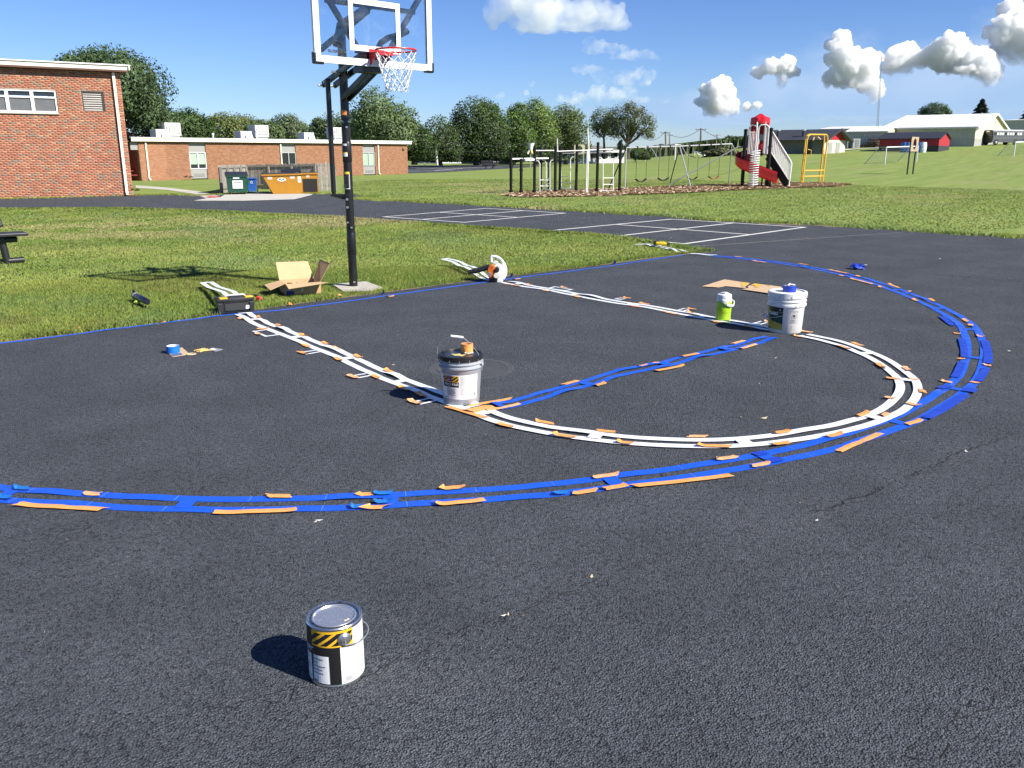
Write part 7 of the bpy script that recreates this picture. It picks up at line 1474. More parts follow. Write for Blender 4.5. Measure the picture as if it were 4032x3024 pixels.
part('logo_panel', C.patch(rf, A_(-42), A_(-29), h*.492, h*.60, lift=.0026), mat('logo_blue', (.03, .06, .38), .4), b)
mb = MB(); q = [(A_(-35.5)+.055*cos(a), h*.552+.014*sin(a)) for a in np.linspace(0, 2*pi, 12, endpoint=False)]; C.shape(mb, rf, q, .0032); part('logo_globe', mb, mat('logo_red', (.55, .08, .05), .4), b)
mb = MB(); C.lines(mb, rf, A_(-41), A_(-30), h*.497, h*.53, 2, 3, .0032); part('logo_lettering', mb, mat('logo_white', (.75, .75, .75), .5), b)
part('title_block', C.patch(rf, A_(-60), A_(-7), h*.375, h*.475, lift=.0014), PBLK, b)
mb = MB(); C.text(mb, rf, 'PRO PARK', .0285, A_(-54), h*.403, .0022, .0003, 1.0); part('title_lettering', mb, mat('logo_white', (.75, .75, .75), .5), b)
mb = MB(); C.lines(mb, rf, A_(-46), A_(-16), h*.20, h*.36, 8, 4); C.lines(mb, rf, A_(-60), A_(-2), h*.15, h*.185, 1, 9); part('label_print', mb, INK, b)
mb = MB(); C.lines(mb, rf, A_(-2), A_(46), h*.40, h*.59, 14, 5, fill=.32); C.lines(mb, rf, A_(-2), A_(40), h*.21, h*.39, 12, 6, fill=.3); part('fine_print', mb, mat('ink_pale', (.36, .36, .36), .6), b)
mb = MB()
for i in range(9): C.shape(mb, rf, [(A_(39)+i*.012, h*.195), (A_(39)+i*.012+.006, h*.195), (A_(39)+i*.012+.006, h*.25), (A_(39)+i*.012, h*.25)], .0014)
part('barcode', mb, PBLK, b)
mb = MB(); L_, R_ = C.p(RT+.004, A_(-84), h*.86), C.p(RT+.004, A_(66), h*.80); up = np.array([0, 0, 1.]); hl, hr = C.p(RT*.62, A_(-64), h*1.235), C.p(RT*.30, A_(20), h*1.21)
apex0 = np.array(C.r)*(-RT*.42)+up*h*1.31+C.t*.02; apex1 = np.array(C.r)*(RT*.12)+up*h*1.285+C.t*.03
part('handle_wire', MB().tube(catmull([np.array(L_), np.array(C.r)*(-RT*1.02)+up*h*1.05, np.array(C.r)*(-RT*.82)+up*h*1.22+C.t*.01, apex0], .01), .0022, 6), mat('wire_steel', (.45, .45, .44), .35, .7), b, True)
part('handle_wire', MB().tube(catmull([apex1, np.array(C.r)*(RT*.42)+up*h*1.17+C.t*.04, np.array(C.r)*(RT*.75)+up*h*1.0+C.t*.07, np.array(R_)+up*.01, np.array(R_)-up*.05], .01), .0022, 6), mat('wire_steel', (.45, .45, .44), .35, .7), b, True)
part('handle_grip', MB().tube([apex0, apex1], .0095, 10), mat('grip_white', (.75, .75, .73), .5), b, True); part('handle_ear', MB().cyl(C.p(RM+.005, A_(66), h*.79), C.p(RM+.018, A_(66), h*.79), .014, n=12), MG, b)
gr = at(1011, 765); gr = g+C.r*.046*1.0-C.t*.055; tape_roll(gr, .005+h*.948, .043, .034, .062, M_ORG, 'small orange tape roll standing on the black bucket lid', 0, (.5, .2, .08))
t = thing('card_ring', 'torn white cardboard ring beside the orange tape roll on the lid', 'scrap', (*(g+C.r*.058-C.t*.005)[:2], .005+h*.95)); part('ring', MB().tube([(.032*cos(a), .02*sin(a), .004+.003*sin(3*a)) for a in np.linspace(0, 2*pi, 20, endpoint=False)], .004, 5, closed=True), mat('card_white', (.62, .58, .53), .8), t)
# --- white bucket
g = at(1694.5, 715.5); C = Cyl(g); h = zat(g, 629); RT = 37.8*PX/FPX*d3(g, .4); RB = 33*PX/FPX*d3(g); RM = RT*.95; rf = lambda z, RB=RB, RM=RM, h=h: RB+(RM-RB)*min(1, max(0, z/(h*.8)))
b = thing('white_bucket', 'white plastic bucket with green and yellow label, blue tape on its lid', 'bucket', (g[0], g[1], .005)); MW_ = mat('white_bucket_plastic', (.74, .73, .69), .4, var=.05, vs=6)
part('body', MB().lathe([(0, 0), (RB-.006, 0), (RB, .006), (rf(h*.64), h*.64), (RM+.002, h*.655), (RM+.012, h*.665), (RM+.012, h*.715), (RM+.001, h*.725), (RM+.001, h*.765), (RM+.012, h*.775), (RM+.012, h*.80), (RM, h*.81), (RM+.003, h*.9)], 56), MW_, b, True, angle=45)
part('lid', MB().lathe([(RT-.002, h*.855), (RT+.003, h*.865), (RT+.004, h*.985), (RT-.004, h), (RT-.024, h*1.0), (RT-.03, h*.975), (RT-.06, h*.97), (0, h*.97)], 56), MW_, b, True, angle=45)
for a in np.linspace(.2, 2*pi+.2, 10, endpoint=False): part('lid_slit', MB().box(((RT+.005)*cos(a), (RT+.005)*sin(a), h*.895), (.004, .003, h*.06), a), mat('slit_grey', (.3, .3, .3), .6), b)
part('ear_tab', C.patch(lambda z: RM+.013, A_(26), A_(36), h*.66, h*.74), MW_, b)
MGN, MGY = mat('label_green', (.008, .045, .035), .4), mat('label_mustard', (.45, .36, .055), .4)
part('label_yellow', C.patch(rf, A_(-84), A_(-9), h*.09, h*.33), MGY, b)
mb = MB(); n = 12
for i in range(n):
    f0, f1 = i/n, (i+1)/n; a0, a1 = A_(-84)+A_(75)*f0, A_(-84)+A_(75)*f1; zb = lambda f: h*(.33-.10*f**1.4); mb.add([C.p(rf(zb(f0))+.0018, a0, zb(f0)), C.p(rf(zb(f1))+.0018, a1, zb(f1)), C.p(rf(h*.525)+.0018, a1, h*.525), C.p(rf(h*.525)+.0018, a0, h*.525)], [(0, 1, 2, 3)])
part('label_green', mb, MGN, b); part('label_black', C.patch(rf, A_(-84), A_(-9), h*.525, h*.64, lift=.0016), PBLK, b); part('label_rule', C.patch(rf, A_(-84), A_(-9), h*.520, h*.527, lift=.0024), MGY, b)
mb = MB(); C.text(mb, rf, 'GARD', .040, A_(-63), h*.445, .0026, .0012); part('label_lettering', mb, mat('logo_white', (.75, .75, .75), .5), b)
mb = MB(); e0, e1 = A_(-19), h*.575; C.shape(mb, rf, [(e0-.06, e1-.012), (e0-.03, e1-.002), (e0-.045, e1+.016), (e0-.02, e1+.006), (e0+.0, e1+.02), (e0+.01, e1+.004), (e0+.07, e1-.01), (e0+.02, e1-.004), (e0-.01, e1-.006)], .003); part('label_emblem', mb, mat('emblem_pale', (.55, .55, .45), .5), b)
mb = MB(); C.lines(mb, rf, A_(-80), A_(-44), h*.18, h*.29, 5, 8); C.lines(mb, rf, A_(-84), A_(-38), h*.10, h*.125, 1, 2, fill=.9); part('label_print', mb, mat('print_brown', (.13, .1, .02), .6), b)
fr = lambda a0, a1, z0, z1: [C.patch(rf, a0, a1, z0, z0+.0022), C.patch(rf, a0, a1, z1-.0022, z1), C.patch(rf, a0, a0+.012, z0, z1), C.patch(rf, a1-.012, a1, z0, z1)]
mb = MB(); 
for q in fr(A_(14), A_(42), h*.26, h*.565): mb.add(q.v, q.f)
C.lines(mb, rf, A_(17), A_(39), h*.27, h*.345, 6, 7, fill=.35); part('warning_frame', mb, INK, b)
part('warning_head', C.patch(rf, A_(15), A_(41), h*.53, h*.56, lift=.0012), mat('ink_mid', (.3, .3, .3), .6), b); mb = MB(); cz = h*.43; ra = .135; mb.tube([C.p(rf(cz)+.0012, A_(28)+ra*cos(a), cz+.036*sin(a)) for a in np.linspace(0, 2*pi, 28, endpoint=False)], .0012, 4, closed=True); part('warning_circle', mb, INK, b)
mb = MB(); c0 = A_(28)
for pts in ([(-.07, .008), (-.045, .022), (-.01, .014), (.03, .020), (.06, .008), (.05, -.002), (.065, -.018), (.05, -.02), (.02, -.004), (-.02, -.002), (-.045, -.014), (-.06, -.012)], [(-.02, -.012), (.015, -.018), (-.03, -.028)]): C.shape(mb, rf, [(c0+x, cz+z) for x, z in pts], .0014)
part('warning_figure', mb, PBLK, b); part('batch_stamp', C.patch(rf, A_(20), A_(24.5), h*.11, h*.205, lift=.0012), mat('ink_mid', (.3, .3, .3), .6), b)
wp = [C.p(RM+.02, A_(30), h*.70), C.p(RM+.022, A_(20), h*.60), C.p(RM+.024, A_(0), h*.48), C.p(RM+.026, A_(-30), h*.40), C.p(RM+.03, A_(-55), h*.365)]; part('handle_wire', MB().tube(catmull([np.array(q) for q in wp], .01), .0026, 6), mat('wire_steel', (.45, .45, .44), .35, .7), b, True); wp = [C.p(RM+.03, A_(-55), h*.365), C.p(RM*.98+.03, A_(-35), h*.30), C.p(RM+.02, A_(-11), h*.24)]
part('handle_grip', MB().tube([C.p(RM+.045, A_(-84), h*.385), C.p(RM+.035, A_(-52), h*.36)], .012, 10), mat('grip_grey', (.42, .43, .44), .5), b, True)
gr = g+C.r*.012-C.t*.03; rl = tape_roll(gr, .005+h*.972, .066, .047, .058, M_BTP, 'blue tape roll lying on the white bucket lid'); part('plastic_wrap', MB().grid(lambda u_, v_: (.05*cos(u_*2)-.01+.04*v_, .04*sin(u_*2.4)-.02, .06+.022*u_*v_+.003*sin(u_*8)), 6, 4), mat('crinkly_film', (.6, .64, .7), .2), rl)
# --- green drinks jug
g = at(1561.5, 692.5); C = Cyl(g); h = zat(g, 633.5)*1.0; R = 15.6*PX/FPX*d3(g, .1); jug = thing('drinks_jug', 'lime green drinks jug with white lid and handle', 'jug', (g[0], g[1], .011)); ML, MJW = mat('lime_plastic', (.33, .56, .018), .35, var=.04, vs=5), mat('jug_white', (.70, .71, .69), .4)
pr = [(0, 0), (R*.9, 0), (R*.97, .006)]
for i in range(5): z = .02+i*.013*h/.3; pr += [(R*.985, z), (R*.955, z+.004), (R*.955, z+.007), (R*.985, z+.011)]
pr += [(R, h*.30), (R, h*.685), (R*.985, h*.69)]; part('body', MB().lathe(pr, 40), ML, jug, True, angle=40); part('shoulder', MB().lathe([(R*.99, h*.69), (R*1.0, h*.70), (R*.985, h*.755), (R*.93, h*.775), (R*.93, h*.80)], 40), MJW, jug, True, angle=40)
part('lid', MB().lathe([(R*.93, h*.80), (R*.955, h*.805), (R*.955, h*.895), (R*.92, h*.925), (R*.75, h*.95), (R*.55, h*.96), (R*.52, h*.985), (R*.3, h*1.0), (0, h*1.0)], 40), MJW, jug, True, angle=30); part('spout_cap', MB().box(tuple(C.t*R*.35+np.array([0, 0, h*.985])), (.05, .035, .02), .4, bev=.006), MJW, jug)
hp_ = [C.p(R*1.03, A_(-16), h*.735), C.p(R*1.12, A_(8), h*.66), C.p(R*1.2, A_(34), h*.575), C.p(R*1.35, A_(62), h*.57), C.p(R*1.3, A_(100), h*.66), C.p(R*1.05, A_(150), h*.735)]
hc = catmull([np.array(q) for q in hp_], .008); mb = MB(); o = 0
for i, q in enumerate(hc): d_ = hc[min(i+1, len(hc)-1)]-hc[max(i-1, 0)]; d_ /= np.linalg.norm(d_); n_ = np.array([q[0], q[1], 0]); n_ /= np.linalg.norm(n_); s_ = np.cross(d_, n_); s_ /= np.linalg.norm(s_); mb.v += [tuple(q+s_*.011+n_*.003), tuple(q-s_*.011+n_*.003), tuple(q-s_*.011-n_*.003), tuple(q+s_*.011-n_*.003)]
for i in range(len(hc)-1):
    for j in range(4): mb.f.append((i*4+j, i*4+(j+1) % 4, i*4+4+(j+1) % 4, i*4+4+j))
part('handle', mb, MJW, jug, True, angle=40)
for a in (-16, 164): part('pivot', MB().cyl(C.p(R*.98, A_(a), h*.735), C.p(R*1.09, A_(a), h*.735), .014, n=12), MJW, jug)
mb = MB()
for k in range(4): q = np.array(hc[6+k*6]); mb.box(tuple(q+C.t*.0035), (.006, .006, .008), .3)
part('handle_hole_shade', mb, mat('jug_shadow', (.3, .36, .2), .6), jug)  # blocks stand for the holes, jug's shade put into their colour
# --- gallon paint can
Zc = zr(980, 2300, .27126); g = at(*Zc(1287, 1288)); C = Cyl(g); h = zat(g, Zc(1215, 462)[1]); R = 378*.27126/FPX*d3(g, h)*.985; rf = lambda z, R=R: R
can = thing('paint_can', 'metal gallon paint can with black and yellow striped label in the foreground', 'paint can', (g[0], g[1], .005)); MT = mat('tin', (.62, .61, .58), .22, .95, var=.15, vs=20, col2=(.25, .22, .18), thr=(.62, .75), c2s=30); MT2 = mat('tin_lid', (.66, .66, .66), .22, .8, var=.10, vs=18, bump=.25, bs=25, bd=.004, col2=(.80, .78, .74), thr=(.52, .72), c2s=22)
part('body', MB().lathe([(0, .004), (R-.004, .004), (R-.002, 0), (R+.002, .002), (R+.002, .006), (R, .009), (R, h-.012), (R+.002, h-.010), (R+.003, h-.004), (R, h), (R-.004, h)], 72), MT, can, True, angle=40); part('rim', MB().lathe([(R-.004, h), (R-.008, h-.003), (R-.008, h-.010), (R-.017, h-.010), (R-.017, h-.003)], 72), MT, can, True, angle=40)
part('lid', MB().lathe([(R-.017, h-.003), (R-.019, h-.001), (R-.022, h-.001), (R-.025, h-.006), (0, h-.006)], 72), MT2, can, True, angle=40)
mb = MB(); rr_ = np.random.default_rng(9)
for cx_, ct_, sc in ((.045, .030, .0045), (.036, .036, .005)): q = C.r*cx_+C.t*ct_; mb.lathe([(0, h-.0040), (sc*.7, h-.0045), (sc, h-.0056)], 10, (q[0], q[1], 0))
part('paint_drop', mb, mat('paint_cream', (.75, .66, .4), .4), can)
mb = MB()
for k in range(60):
    a = rr_.uniform(A_(-120), A_(60)); ra_ = R-.0125+rr_.normal(0, .0025); q = C.p(ra_, a, h-.0095); sz = rr_.uniform(.0012, .0035); mb.box(q, (sz*2.2, sz, .0012), rr_.random()*3)
part('dried_paint', mb, mat('dried_paint', (.02, .018, .016), .6), can)
rfl = lambda z: R+.0003; part('label_paper', C.patch(rfl, A_(-100), A_(115), .010, h-.014), PAPER, can)
part('label_black', C.patch(rfl, A_(-100), A_(8), .010, h*.685, lift=.0013), PBLK, can); part('label_black', C.patch(rfl, A_(-100), A_(-55), h*.685, h-.014, lift=.0013), PBLK, can)
hazard(C, rfl, can, A_(-55), A_(37), h*.675, h*.955, 4, .62)
part('label_window', C.patch(rfl, A_(-55), A_(-16), .014, h*.535, lift=.002), PAPER, can); part('label_window', C.patch(rfl, A_(-100), A_(-60), .014, h*.52, lift=.002), PAPER, can)
mb = MB(); C.text(mb, rfl, 'PARK', .0255, A_(-88), h*.575, .0022, .0002); part('title_lettering', mb, mat('logo_white', (.75, .75, .75), .5), can)
mb = MB(); C.lines(mb, rfl, A_(-52), A_(-18), h*.20, h*.50, 5, 2, .0026, .28); C.lines(mb, rfl, A_(-54), A_(-20), h*.07, h*.115, 1, 5, .0026, .7); C.lines(mb, rfl, A_(-95), A_(-62), h*.1, h*.5, 8, 6, .0026, .3); part('label_print', mb, INK, can)
mb = MB(); C.lines(mb, rfl, A_(12), A_(36), h*.48, h*.66, 9, 7, .0016, .3); C.lines(mb, rfl, A_(14), A_(35), h*.22, h*.42, 7, 8, .0016, .35); C.lines(mb, rfl, A_(41), A_(62), h*.1, h*.9, 26, 9, .0016, .3); part('fine_print', mb, mat('ink_pale', (.36, .36, .36), .6), can)
mb = MB()
for i in range(8): C.shape(mb, rfl, [(A_(17)+i*.03, h*.075), (A_(17)+i*.03+.015, h*.075), (A_(17)+i*.03+.015, h*.165), (A_(17)+i*.03, h*.165)], .0016)
part('barcode', mb, mat('ink_pale', (.36, .36, .36), .6), can); part('seam_line', C.patch(rfl, A_(38), A_(38.7), .012, h*.72, lift=.0016), PBLK, can)
mb = MB()
for i in range(6): a0 = A_(-58)+i*.02+rr_.normal(0, .006); l_ = rr_.uniform(.2, .5)*h; mb.grid(lambda u_, v_: C.p(R+.0032, a0+.008*(u_-.5)*(1+v_), h*.62-l_*(1-v_)), 1, 4)
part('paint_drip', mb, mat('drip_black', (.012, .012, .013), .35), can)
ea = A_(18); ec = np.array(C.p(R, ea, h*.80)); en = np.array(C.p(1, ea, 0)); mb = MB(); q = [(.0245, 0), (.0235, .004), (.016, .0065), (.013, .011), (.006, .013), (0, .013)]; sx_ = np.cross(np.array([0, 0, 1.]), en); o = 0; k = 20
for r_, x_ in q:
    for j in range(k): mb.v.append(tuple(ec+en*(x_-.001)+(sx_*cos(2*pi*j/k)+np.array([0, 0, 1.])*sin(2*pi*j/k))*r_))
for i in range(len(q)-1):
    for j in range(k): mb.f.append((i*k+j, i*k+(j+1) % k, (i+1)*k+(j+1) % k, (i+1)*k+j))
part('handle_ear', mb, mat('tin_dull', (.5, .5, .49), .3, .9), can, True, angle=40)
wp = [ec+en*.013, ec+en*.017+np.array([0, 0, -.012]), np.array(C.p(R+.016, A_(45), h*.69)), np.array(C.p(R+.018, A_(80), h*.67)), np.array(C.p(R+.018, A_(110), h*.70)), np.array(C.p(R+.012, A_(165), h*.78)), np.array(C.p(R, A_(198), h*.80))]; part('handle_wire', MB().tube(catmull(wp, .006), .0021, 8), mat('wire_steel', (.45, .45, .44), .35, .7), can, True)

# --- toolbox
Zt = zr(700, 950, .31646); a, b_ = at(*Zt(512, 922)), at(*Zt(952, 884)); u = (b_-a)[:2]; W = float(np.hypot(*u)); tb = thing('toolbox', 'black plastic toolbox with yellow latches and grey handle at the lawn edge', 'toolbox', (a[0], a[1], .012), math.atan2(u[1], u[0])); h = zat(a, Zt(485, 730)[1]); dp_ = W*.48
MTB = mat('toolbox_black', (.018, .019, .021), .45, var=.1, vs=9); MTY = mat('toolbox_yellow', (.68, .42, .012), .4)
mb = MB(); e = .012; mb.add([(e, e, 0), (W-e, e, 0), (W-e, dp_-e, 0), (e, dp_-e, 0), (0, 0, h*.72), (W, 0, h*.72), (W, dp_, h*.72), (0, dp_, h*.72)], [(0, 3, 2, 1), (0, 1, 5, 4), (1, 2, 6, 5), (2, 3, 7, 6), (3, 0, 4, 7), (4, 5, 6, 7)]); part('case', mb, MTB, tb)
part('lid', MB().box((W/2, dp_/2, h*.86), (W+.016, dp_+.016, h*.26), bev=.016), MTB, tb, True)
for x in np.linspace(.07, W-.07, 9): part('rib', MB().box((x, -.009, h*.74), (.010, .012, h*.05)), MTB, tb)
part('front_recess', MB().box((W*.52, -.001, h*.40), (W*.66, .004, h*.46)), mat('toolbox_panel', (.026, .027, .029), .5), tb)
for x in (W*.13, W*.87): part('corner_post', MB().box((x-(.03 if x < W/2 else -.03), -.004, h*.35), (.05, .02, h*.66), bev=.006), MTB, tb)
for x in (.035, W-.075): part('latch', MB().box((x+.03, dp_*.18, h*.985), (.085, dp_*.5, .016), bev=.006), MTY, tb)
part('handle', MB().tube([(W*.24, dp_*.5, h*.99), (W*.27, dp_*.5, h*1.06), (W*.32, dp_*.5, h*1.085), (W*.76, dp_*.5, h*1.085), (W*.80, dp_*.5, h*1.05), (W*.82, dp_*.5, h*.99)], .0125, 10), mat('toolbox_handle', (.45, .45, .44), .35), tb, True)
part('label_sticker', MB().add([(W*.77, -.0035, h*.2), (W*.86, -.0035, h*.22), (W*.875, -.0035, h*.44), (W*.79, -.0035, h*.46), (W*.77, -.0035, h*.36)], [(0, 1, 2, 3, 4)]), mat('sticker_white', (.75, .75, .74), .4), tb)
mb = MB()
for x in np.linspace(.05, W-.05, 22): mb.box((x, -.001, .008), (.008, .012, .012))
part('foot_ribs', mb, MTB, tb); part('carabiner', MB().tube([(.02+.06*cos(t_)+W*.2, dp_*.5+.025*sin(t_), h*1.03) for t_ in np.linspace(0, 2*pi, 16, endpoint=False)], .006, 6, closed=True), mat('carabiner_dark', (.03, .03, .03), .3, .6), tb)
# --- open cardboard box
a, b_ = at(*Zt(1352, 694)), at(*Zt(1790, 664)); u = (b_-a)[:2]; W = float(np.hypot(*u)); cb = thing('cardboard_box', 'open brown cardboard box with spread flaps on the grass by the hoop', 'cardboard box', (a[0], a[1], .01), math.atan2(u[1], u[0])); h = zat(a, Zt(1352, 545)[1]); dp_ = W*.95
MC = mat('cardboard', (.46, .29, .145), .85, var=.06, vs=5, bump=.15, bs=200); MC2 = mat('cardboard_inside', (.52, .345, .185), .85, var=.06, vs=5)
def panel(nm, q, th_=.004, m=None):
    q = [np.array(x, float) for x in q]; n = np.cross(q[1]-q[0], q[3]-q[0]); n /= np.linalg.norm(n); v = q+[x-n*th_ for x in q]; part(nm, MB().add(v, [(0, 1, 2, 3), (7, 6, 5, 4), (0, 4, 5, 1), (1, 5, 6, 2), (2, 6, 7, 3), (3, 7, 4, 0)]), m or MC, cb)
panel('front_wall', [(0, 0, 0), (W, 0, 0), (W, 0, h), (0, 0, h)]); panel('back_wall', [(0, dp_, 0), (W, dp_, 0), (W, dp_, h), (0, dp_, h)], m=MC2); panel('side_wall', [(0, 0, 0), (0, dp_, 0), (0, dp_, h), (0, 0, h)]); panel('side_wall', [(W, 0, 0), (W, dp_, 0), (W, dp_, h), (W, 0, h)], m=MC2); panel('bottom', [(0, 0, .006), (W, 0, .006), (W, dp_, .006), (0, dp_, .006)], m=MC2)
panel('back_flap', [(0, dp_, h), (W, dp_, h), (W-.03, dp_+.16, h+.20), (.0, dp_+.16, h+.21)], m=MC2); panel('front_flap', [(0, 0, h), (W, 0, h), (W+.05, -.19, h+.012), (.0, -.19, h-.035)], m=MC2)
panel('right_flap', [(W, .03, h), (W, dp_-.03, h), (W+.10, dp_-.0, h+.235), (W+.15, .10, h+.215)], m=MC); panel('left_flap', [(0, .05, h), (0, dp_-.04, h), (-.21, dp_-.10, h-.035), (-.19, .0, h-.06)], m=MC2)
part('box_label', MB().add([(W*.42, -.0055, h*.30), (W*.47, -.0055, h*.30), (W*.49, -.0055, h*.62), (W*.44, -.0055, h*.62)], [(0, 1, 2, 3)]), mat('label_grey', (.55, .55, .53), .6), cb); part('print_band', MB().box((.05, -.0052, h*.26), (.095, .003, h*.34)), mat('print_blue', (.02, .025, .16), .6), cb); part('print_band', MB().box((.05, -.0054, h*.48), (.095, .003, h*.08)), mat('print_lilac', (.4, .36, .5), .6), cb)
mb = MB(); mb.grid(lambda u_, v_: (-.0+W*.02+W*.36*u_, -.0+.05*v_+.01*sin(u_*19), h+.008+.012*sin(u_*7+v_*3)), 10, 2); part('torn_edge', mb, MC2, cb)
# --- leaf blower
Zb = zr(1700, 950, .31646); g = at(*Zb(840, 508)); sc = d3(g, .2)/FPX*.31646; Fz = np.array([sin(YAW), cos(YAW), 0]); Rz = np.array([RGT[0], RGT[1], 0.]); 
def bp(zx, zy, dpt=0.): return g+Rz*(zx-840)*sc+np.array([0, 0, (508-zy)*sc])+Fz*dpt
bl = thing('leaf_blower', 'orange and white leaf blower with black tube resting on the lawn edge', 'leaf blower', (g[0], g[1], 0)); MBW = mat('blower_white', (.66, .67, .66), .4, var=.05, vs=6); MBO = mat('blower_orange', (.52, .11, .015), .4, var=.1, vs=8); MBK = mat('blower_black', (.018, .018, .019), .45)
def rings(nm, secs, m, n=16):
    """lofted body: (zx, zy, half depth m, half width z, half height z)"""
    mb = MB()
    for zx, zy, dd, rx, ry, cd_ in secs:
        for j in range(n): a = 2*pi*j/n; mb.v.append(tuple(bp(zx+rx*cos(a), zy-ry*sin(a), cd_)))
    for i in range(len(secs)-1):
        for j in range(n): mb.f.append((i*n+j, i*n+(j+1) % n, (i+1)*n+(j+1) % n, (i+1)*n+j))
    mb.f += [tuple(range(n)), tuple(range((len(secs)-1)*n, len(secs)*n))[::-1]]; part(nm, mb, m, bl, True, world=True, angle=50)
rings('fan_housing', [(820, 375, 0, 60, 70, -.055), (825, 372, 0, 84, 92, -.045), (828, 372, 0, 88, 96, .0), (828, 372, 0, 84, 92, .05), (825, 375, 0, 60, 70, .06)], MBW, 24)
mb = MB(); hp_ = [bp(905, 400), bp(908, 330), bp(885, 262), bp(845, 215), bp(790, 193), bp(748, 193), bp(742, 232), bp(745, 262)]; part('handle', MB().tube(catmull(hp_, .01), .020, 10), MBW, bl, True, world=True); part('rear_shell', MB().tube(catmull([bp(880, 460), bp(908, 400), bp(905, 330), bp(880, 270)], .01), .034, 12), MBW, bl, True, world=True)
rings('engine_cover', [(740, 370, 0, 40, 70, -.09), (745, 372, 0, 52, 86, -.075), (752, 372, 0, 58, 90, -.03), (760, 372, 0, 50, 80, .0)], MBO); rings('starter', [(716, 398, 0, 22, 24, -.105), (718, 398, 0, 26, 28, -.088)], mat('starter_grey', (.16, .15, .15), .5)); rings('fuel_tank', [(810, 415, 0, 36, 30, -.115), (812, 415, 0, 42, 38, -.10), (815, 415, 0, 42, 38, -.05)], mat('tank_white', (.62, .6, .55), .4)); rings('muffler', [(815, 345, 0, 22, 34, -.11), (815, 345, 0, 27, 40, -.06)], MBK); rings('top_cap', [(760, 310, 0, 28, 22, -.09), (762, 310, 0, 34, 26, -.04)], mat('blower_orange_light', (.65, .18, .03), .4)); rings('controls', [(795, 262, 0, 30, 16, -.04), (797, 262, 0, 34, 20, .0)], mat('controls_pale', (.6, .6, .6), .4))
part('tube', MB().tube([bp(725, 320, .02), bp(640, 345, .02), bp(560, 370, .03), bp(455, 388, .03)], [.036, .038, .034, .028], 14), MBK, bl, True, world=True); part('tube_collar', MB().tube([bp(560, 368, .03), bp(530, 374, .03)], .040, 14), MBK, bl, True, world=True)
part('foot', MB().box(tuple(bp(840, 482)), (.105, .12, .055), -YAW, bev=.008), MBW, bl, world=True); part('base_plate', MB().box(tuple(bp(765, 480, .0)), (.12, .14, .05), -YAW, bev=.01), MBK, bl, world=True)
# --- flat cardboard sheet with yellow paint
Z5 = zr(2700, 1050, .27125)
def card_sheet(pix, label, nm='cardboard_sheet', m=MC2, z=.022, th_=.005, bow=.012):
    g = [at(*Z5(*q))[:2] for q in pix]; c = sum(g)/len(g); t = thing(nm, label, 'cardboard', (c[0], c[1], 0)); q = g if sum(g[i][0]*g[(i+1) % len(g)][1]-g[(i+1) % len(g)][0]*g[i][1] for i in range(len(g))) > 0 else g[::-1]
    mb = MB().prism(q, z-th_, z); mb.v = [(x, y, zz+bow*sin(x*4+y*3)) for x, y, zz in mb.v]; part('sheet', mb, m, t, world=True); return t
MC3 = mat('sheet_card', (.50, .345, .20), .85, var=.08, vs=3); s1 = card_sheet([(235, 302), (560, 217), (925, 260), (855, 300), (880, 330), (560, 293), (460, 317)], 'left flattened cardboard sheet with a painted yellow edge', m=MC3, z=.024); s2 = card_sheet([(805, 348), (905, 330), (900, 300), (1005, 264), (1390, 308), (1250, 418)], 'right flattened cardboard sheet with yellow paint behind the white bucket', m=MC3, z=.020, bow=.004)
MYP = mat('yellow_paint_wet', (.72, .40, .02), .45, var=.1, vs=6)
def splash(t, pix, z):
    g = [at(*Z5(*q))[:2] for q in pix]; part('paint_patch', MB().poly([(x, y, z+.012*sin(x*4+y*3)*(1 if z > .0245 and t is s1 else .35)) for x, y in rough_edge(g+[g[0]], .04, .012, 5)[:-1]]), MYP, t, world=True)
splash(s1, [(800, 250), (918, 262), (865, 285), (850, 300), (815, 302)], .029); splash(s2, [(955, 283), (1005, 268), (1110, 284), (1075, 305), (1045, 322), (1000, 318), (1010, 300), (960, 292)], .0265); splash(s2, [(1170, 288), (1235, 294), (1215, 300)], .0265)
# --- tape roll, card tags at the left
Zq = zr(600, 1300, .18083); g = [at(*Zq(*q))[:2] for q in [(375, 535), (470, 470), (645, 392), (815, 545), (440, 600)]]; c = sum(g)/5; t = thing('card_tag', 'cardboard tag with printed picture under the blue tape roll', 'card', (c[0], c[1], 0)); part('card', MB().prism([tuple(q) for q in g], .006, .010), MC3, t, world=True)
part('card_print', MB().poly([(*at(*Zq(*q))[:2], .0108) for q in [(400, 545), (620, 515), (665, 560), (445, 595)]]), mat('print_picture', (.1, .17, .2), .5, var=.6, vs=30, col2=(.05, .09, .3), thr=(.4, .6), c2s=40), t, world=True); gl_ = at(*Zq(850, 548)); part('hang_loop', MB().tube([(gl_[0]+.038*cos(a), gl_[1]+.030*sin(a), .012) for a in np.linspace(0, 2*pi, 20, endpoint=False)], .0045, 6, closed=True), mat('loop_cream', (.62, .5, .28), .6), t, world=True)
g = at(*Zq(460, 505)); tape_roll(g, .0115, 128*.18083/FPX*d3(g), 118*.18083/FPX*d3(g), .060, mat('roll_blue', (.008, .15, .55), .45), 'bright blue tape roll standing on a card tag at the left', 0, (.72, .72, .7)); g2 = at(*Zq(312, 465)); t = thing('paper_curl', 'small white paper curl left of the bright blue tape roll', 'scrap', (g2[0], g2[1], .006)); part('curl', MB().grid(lambda u_, v_: (.03*sin(u_*2.5)-.01, (v_-.5)*.03, .03*(1-cos(u_*2.5))*.5), 8, 1), PAPER, t)
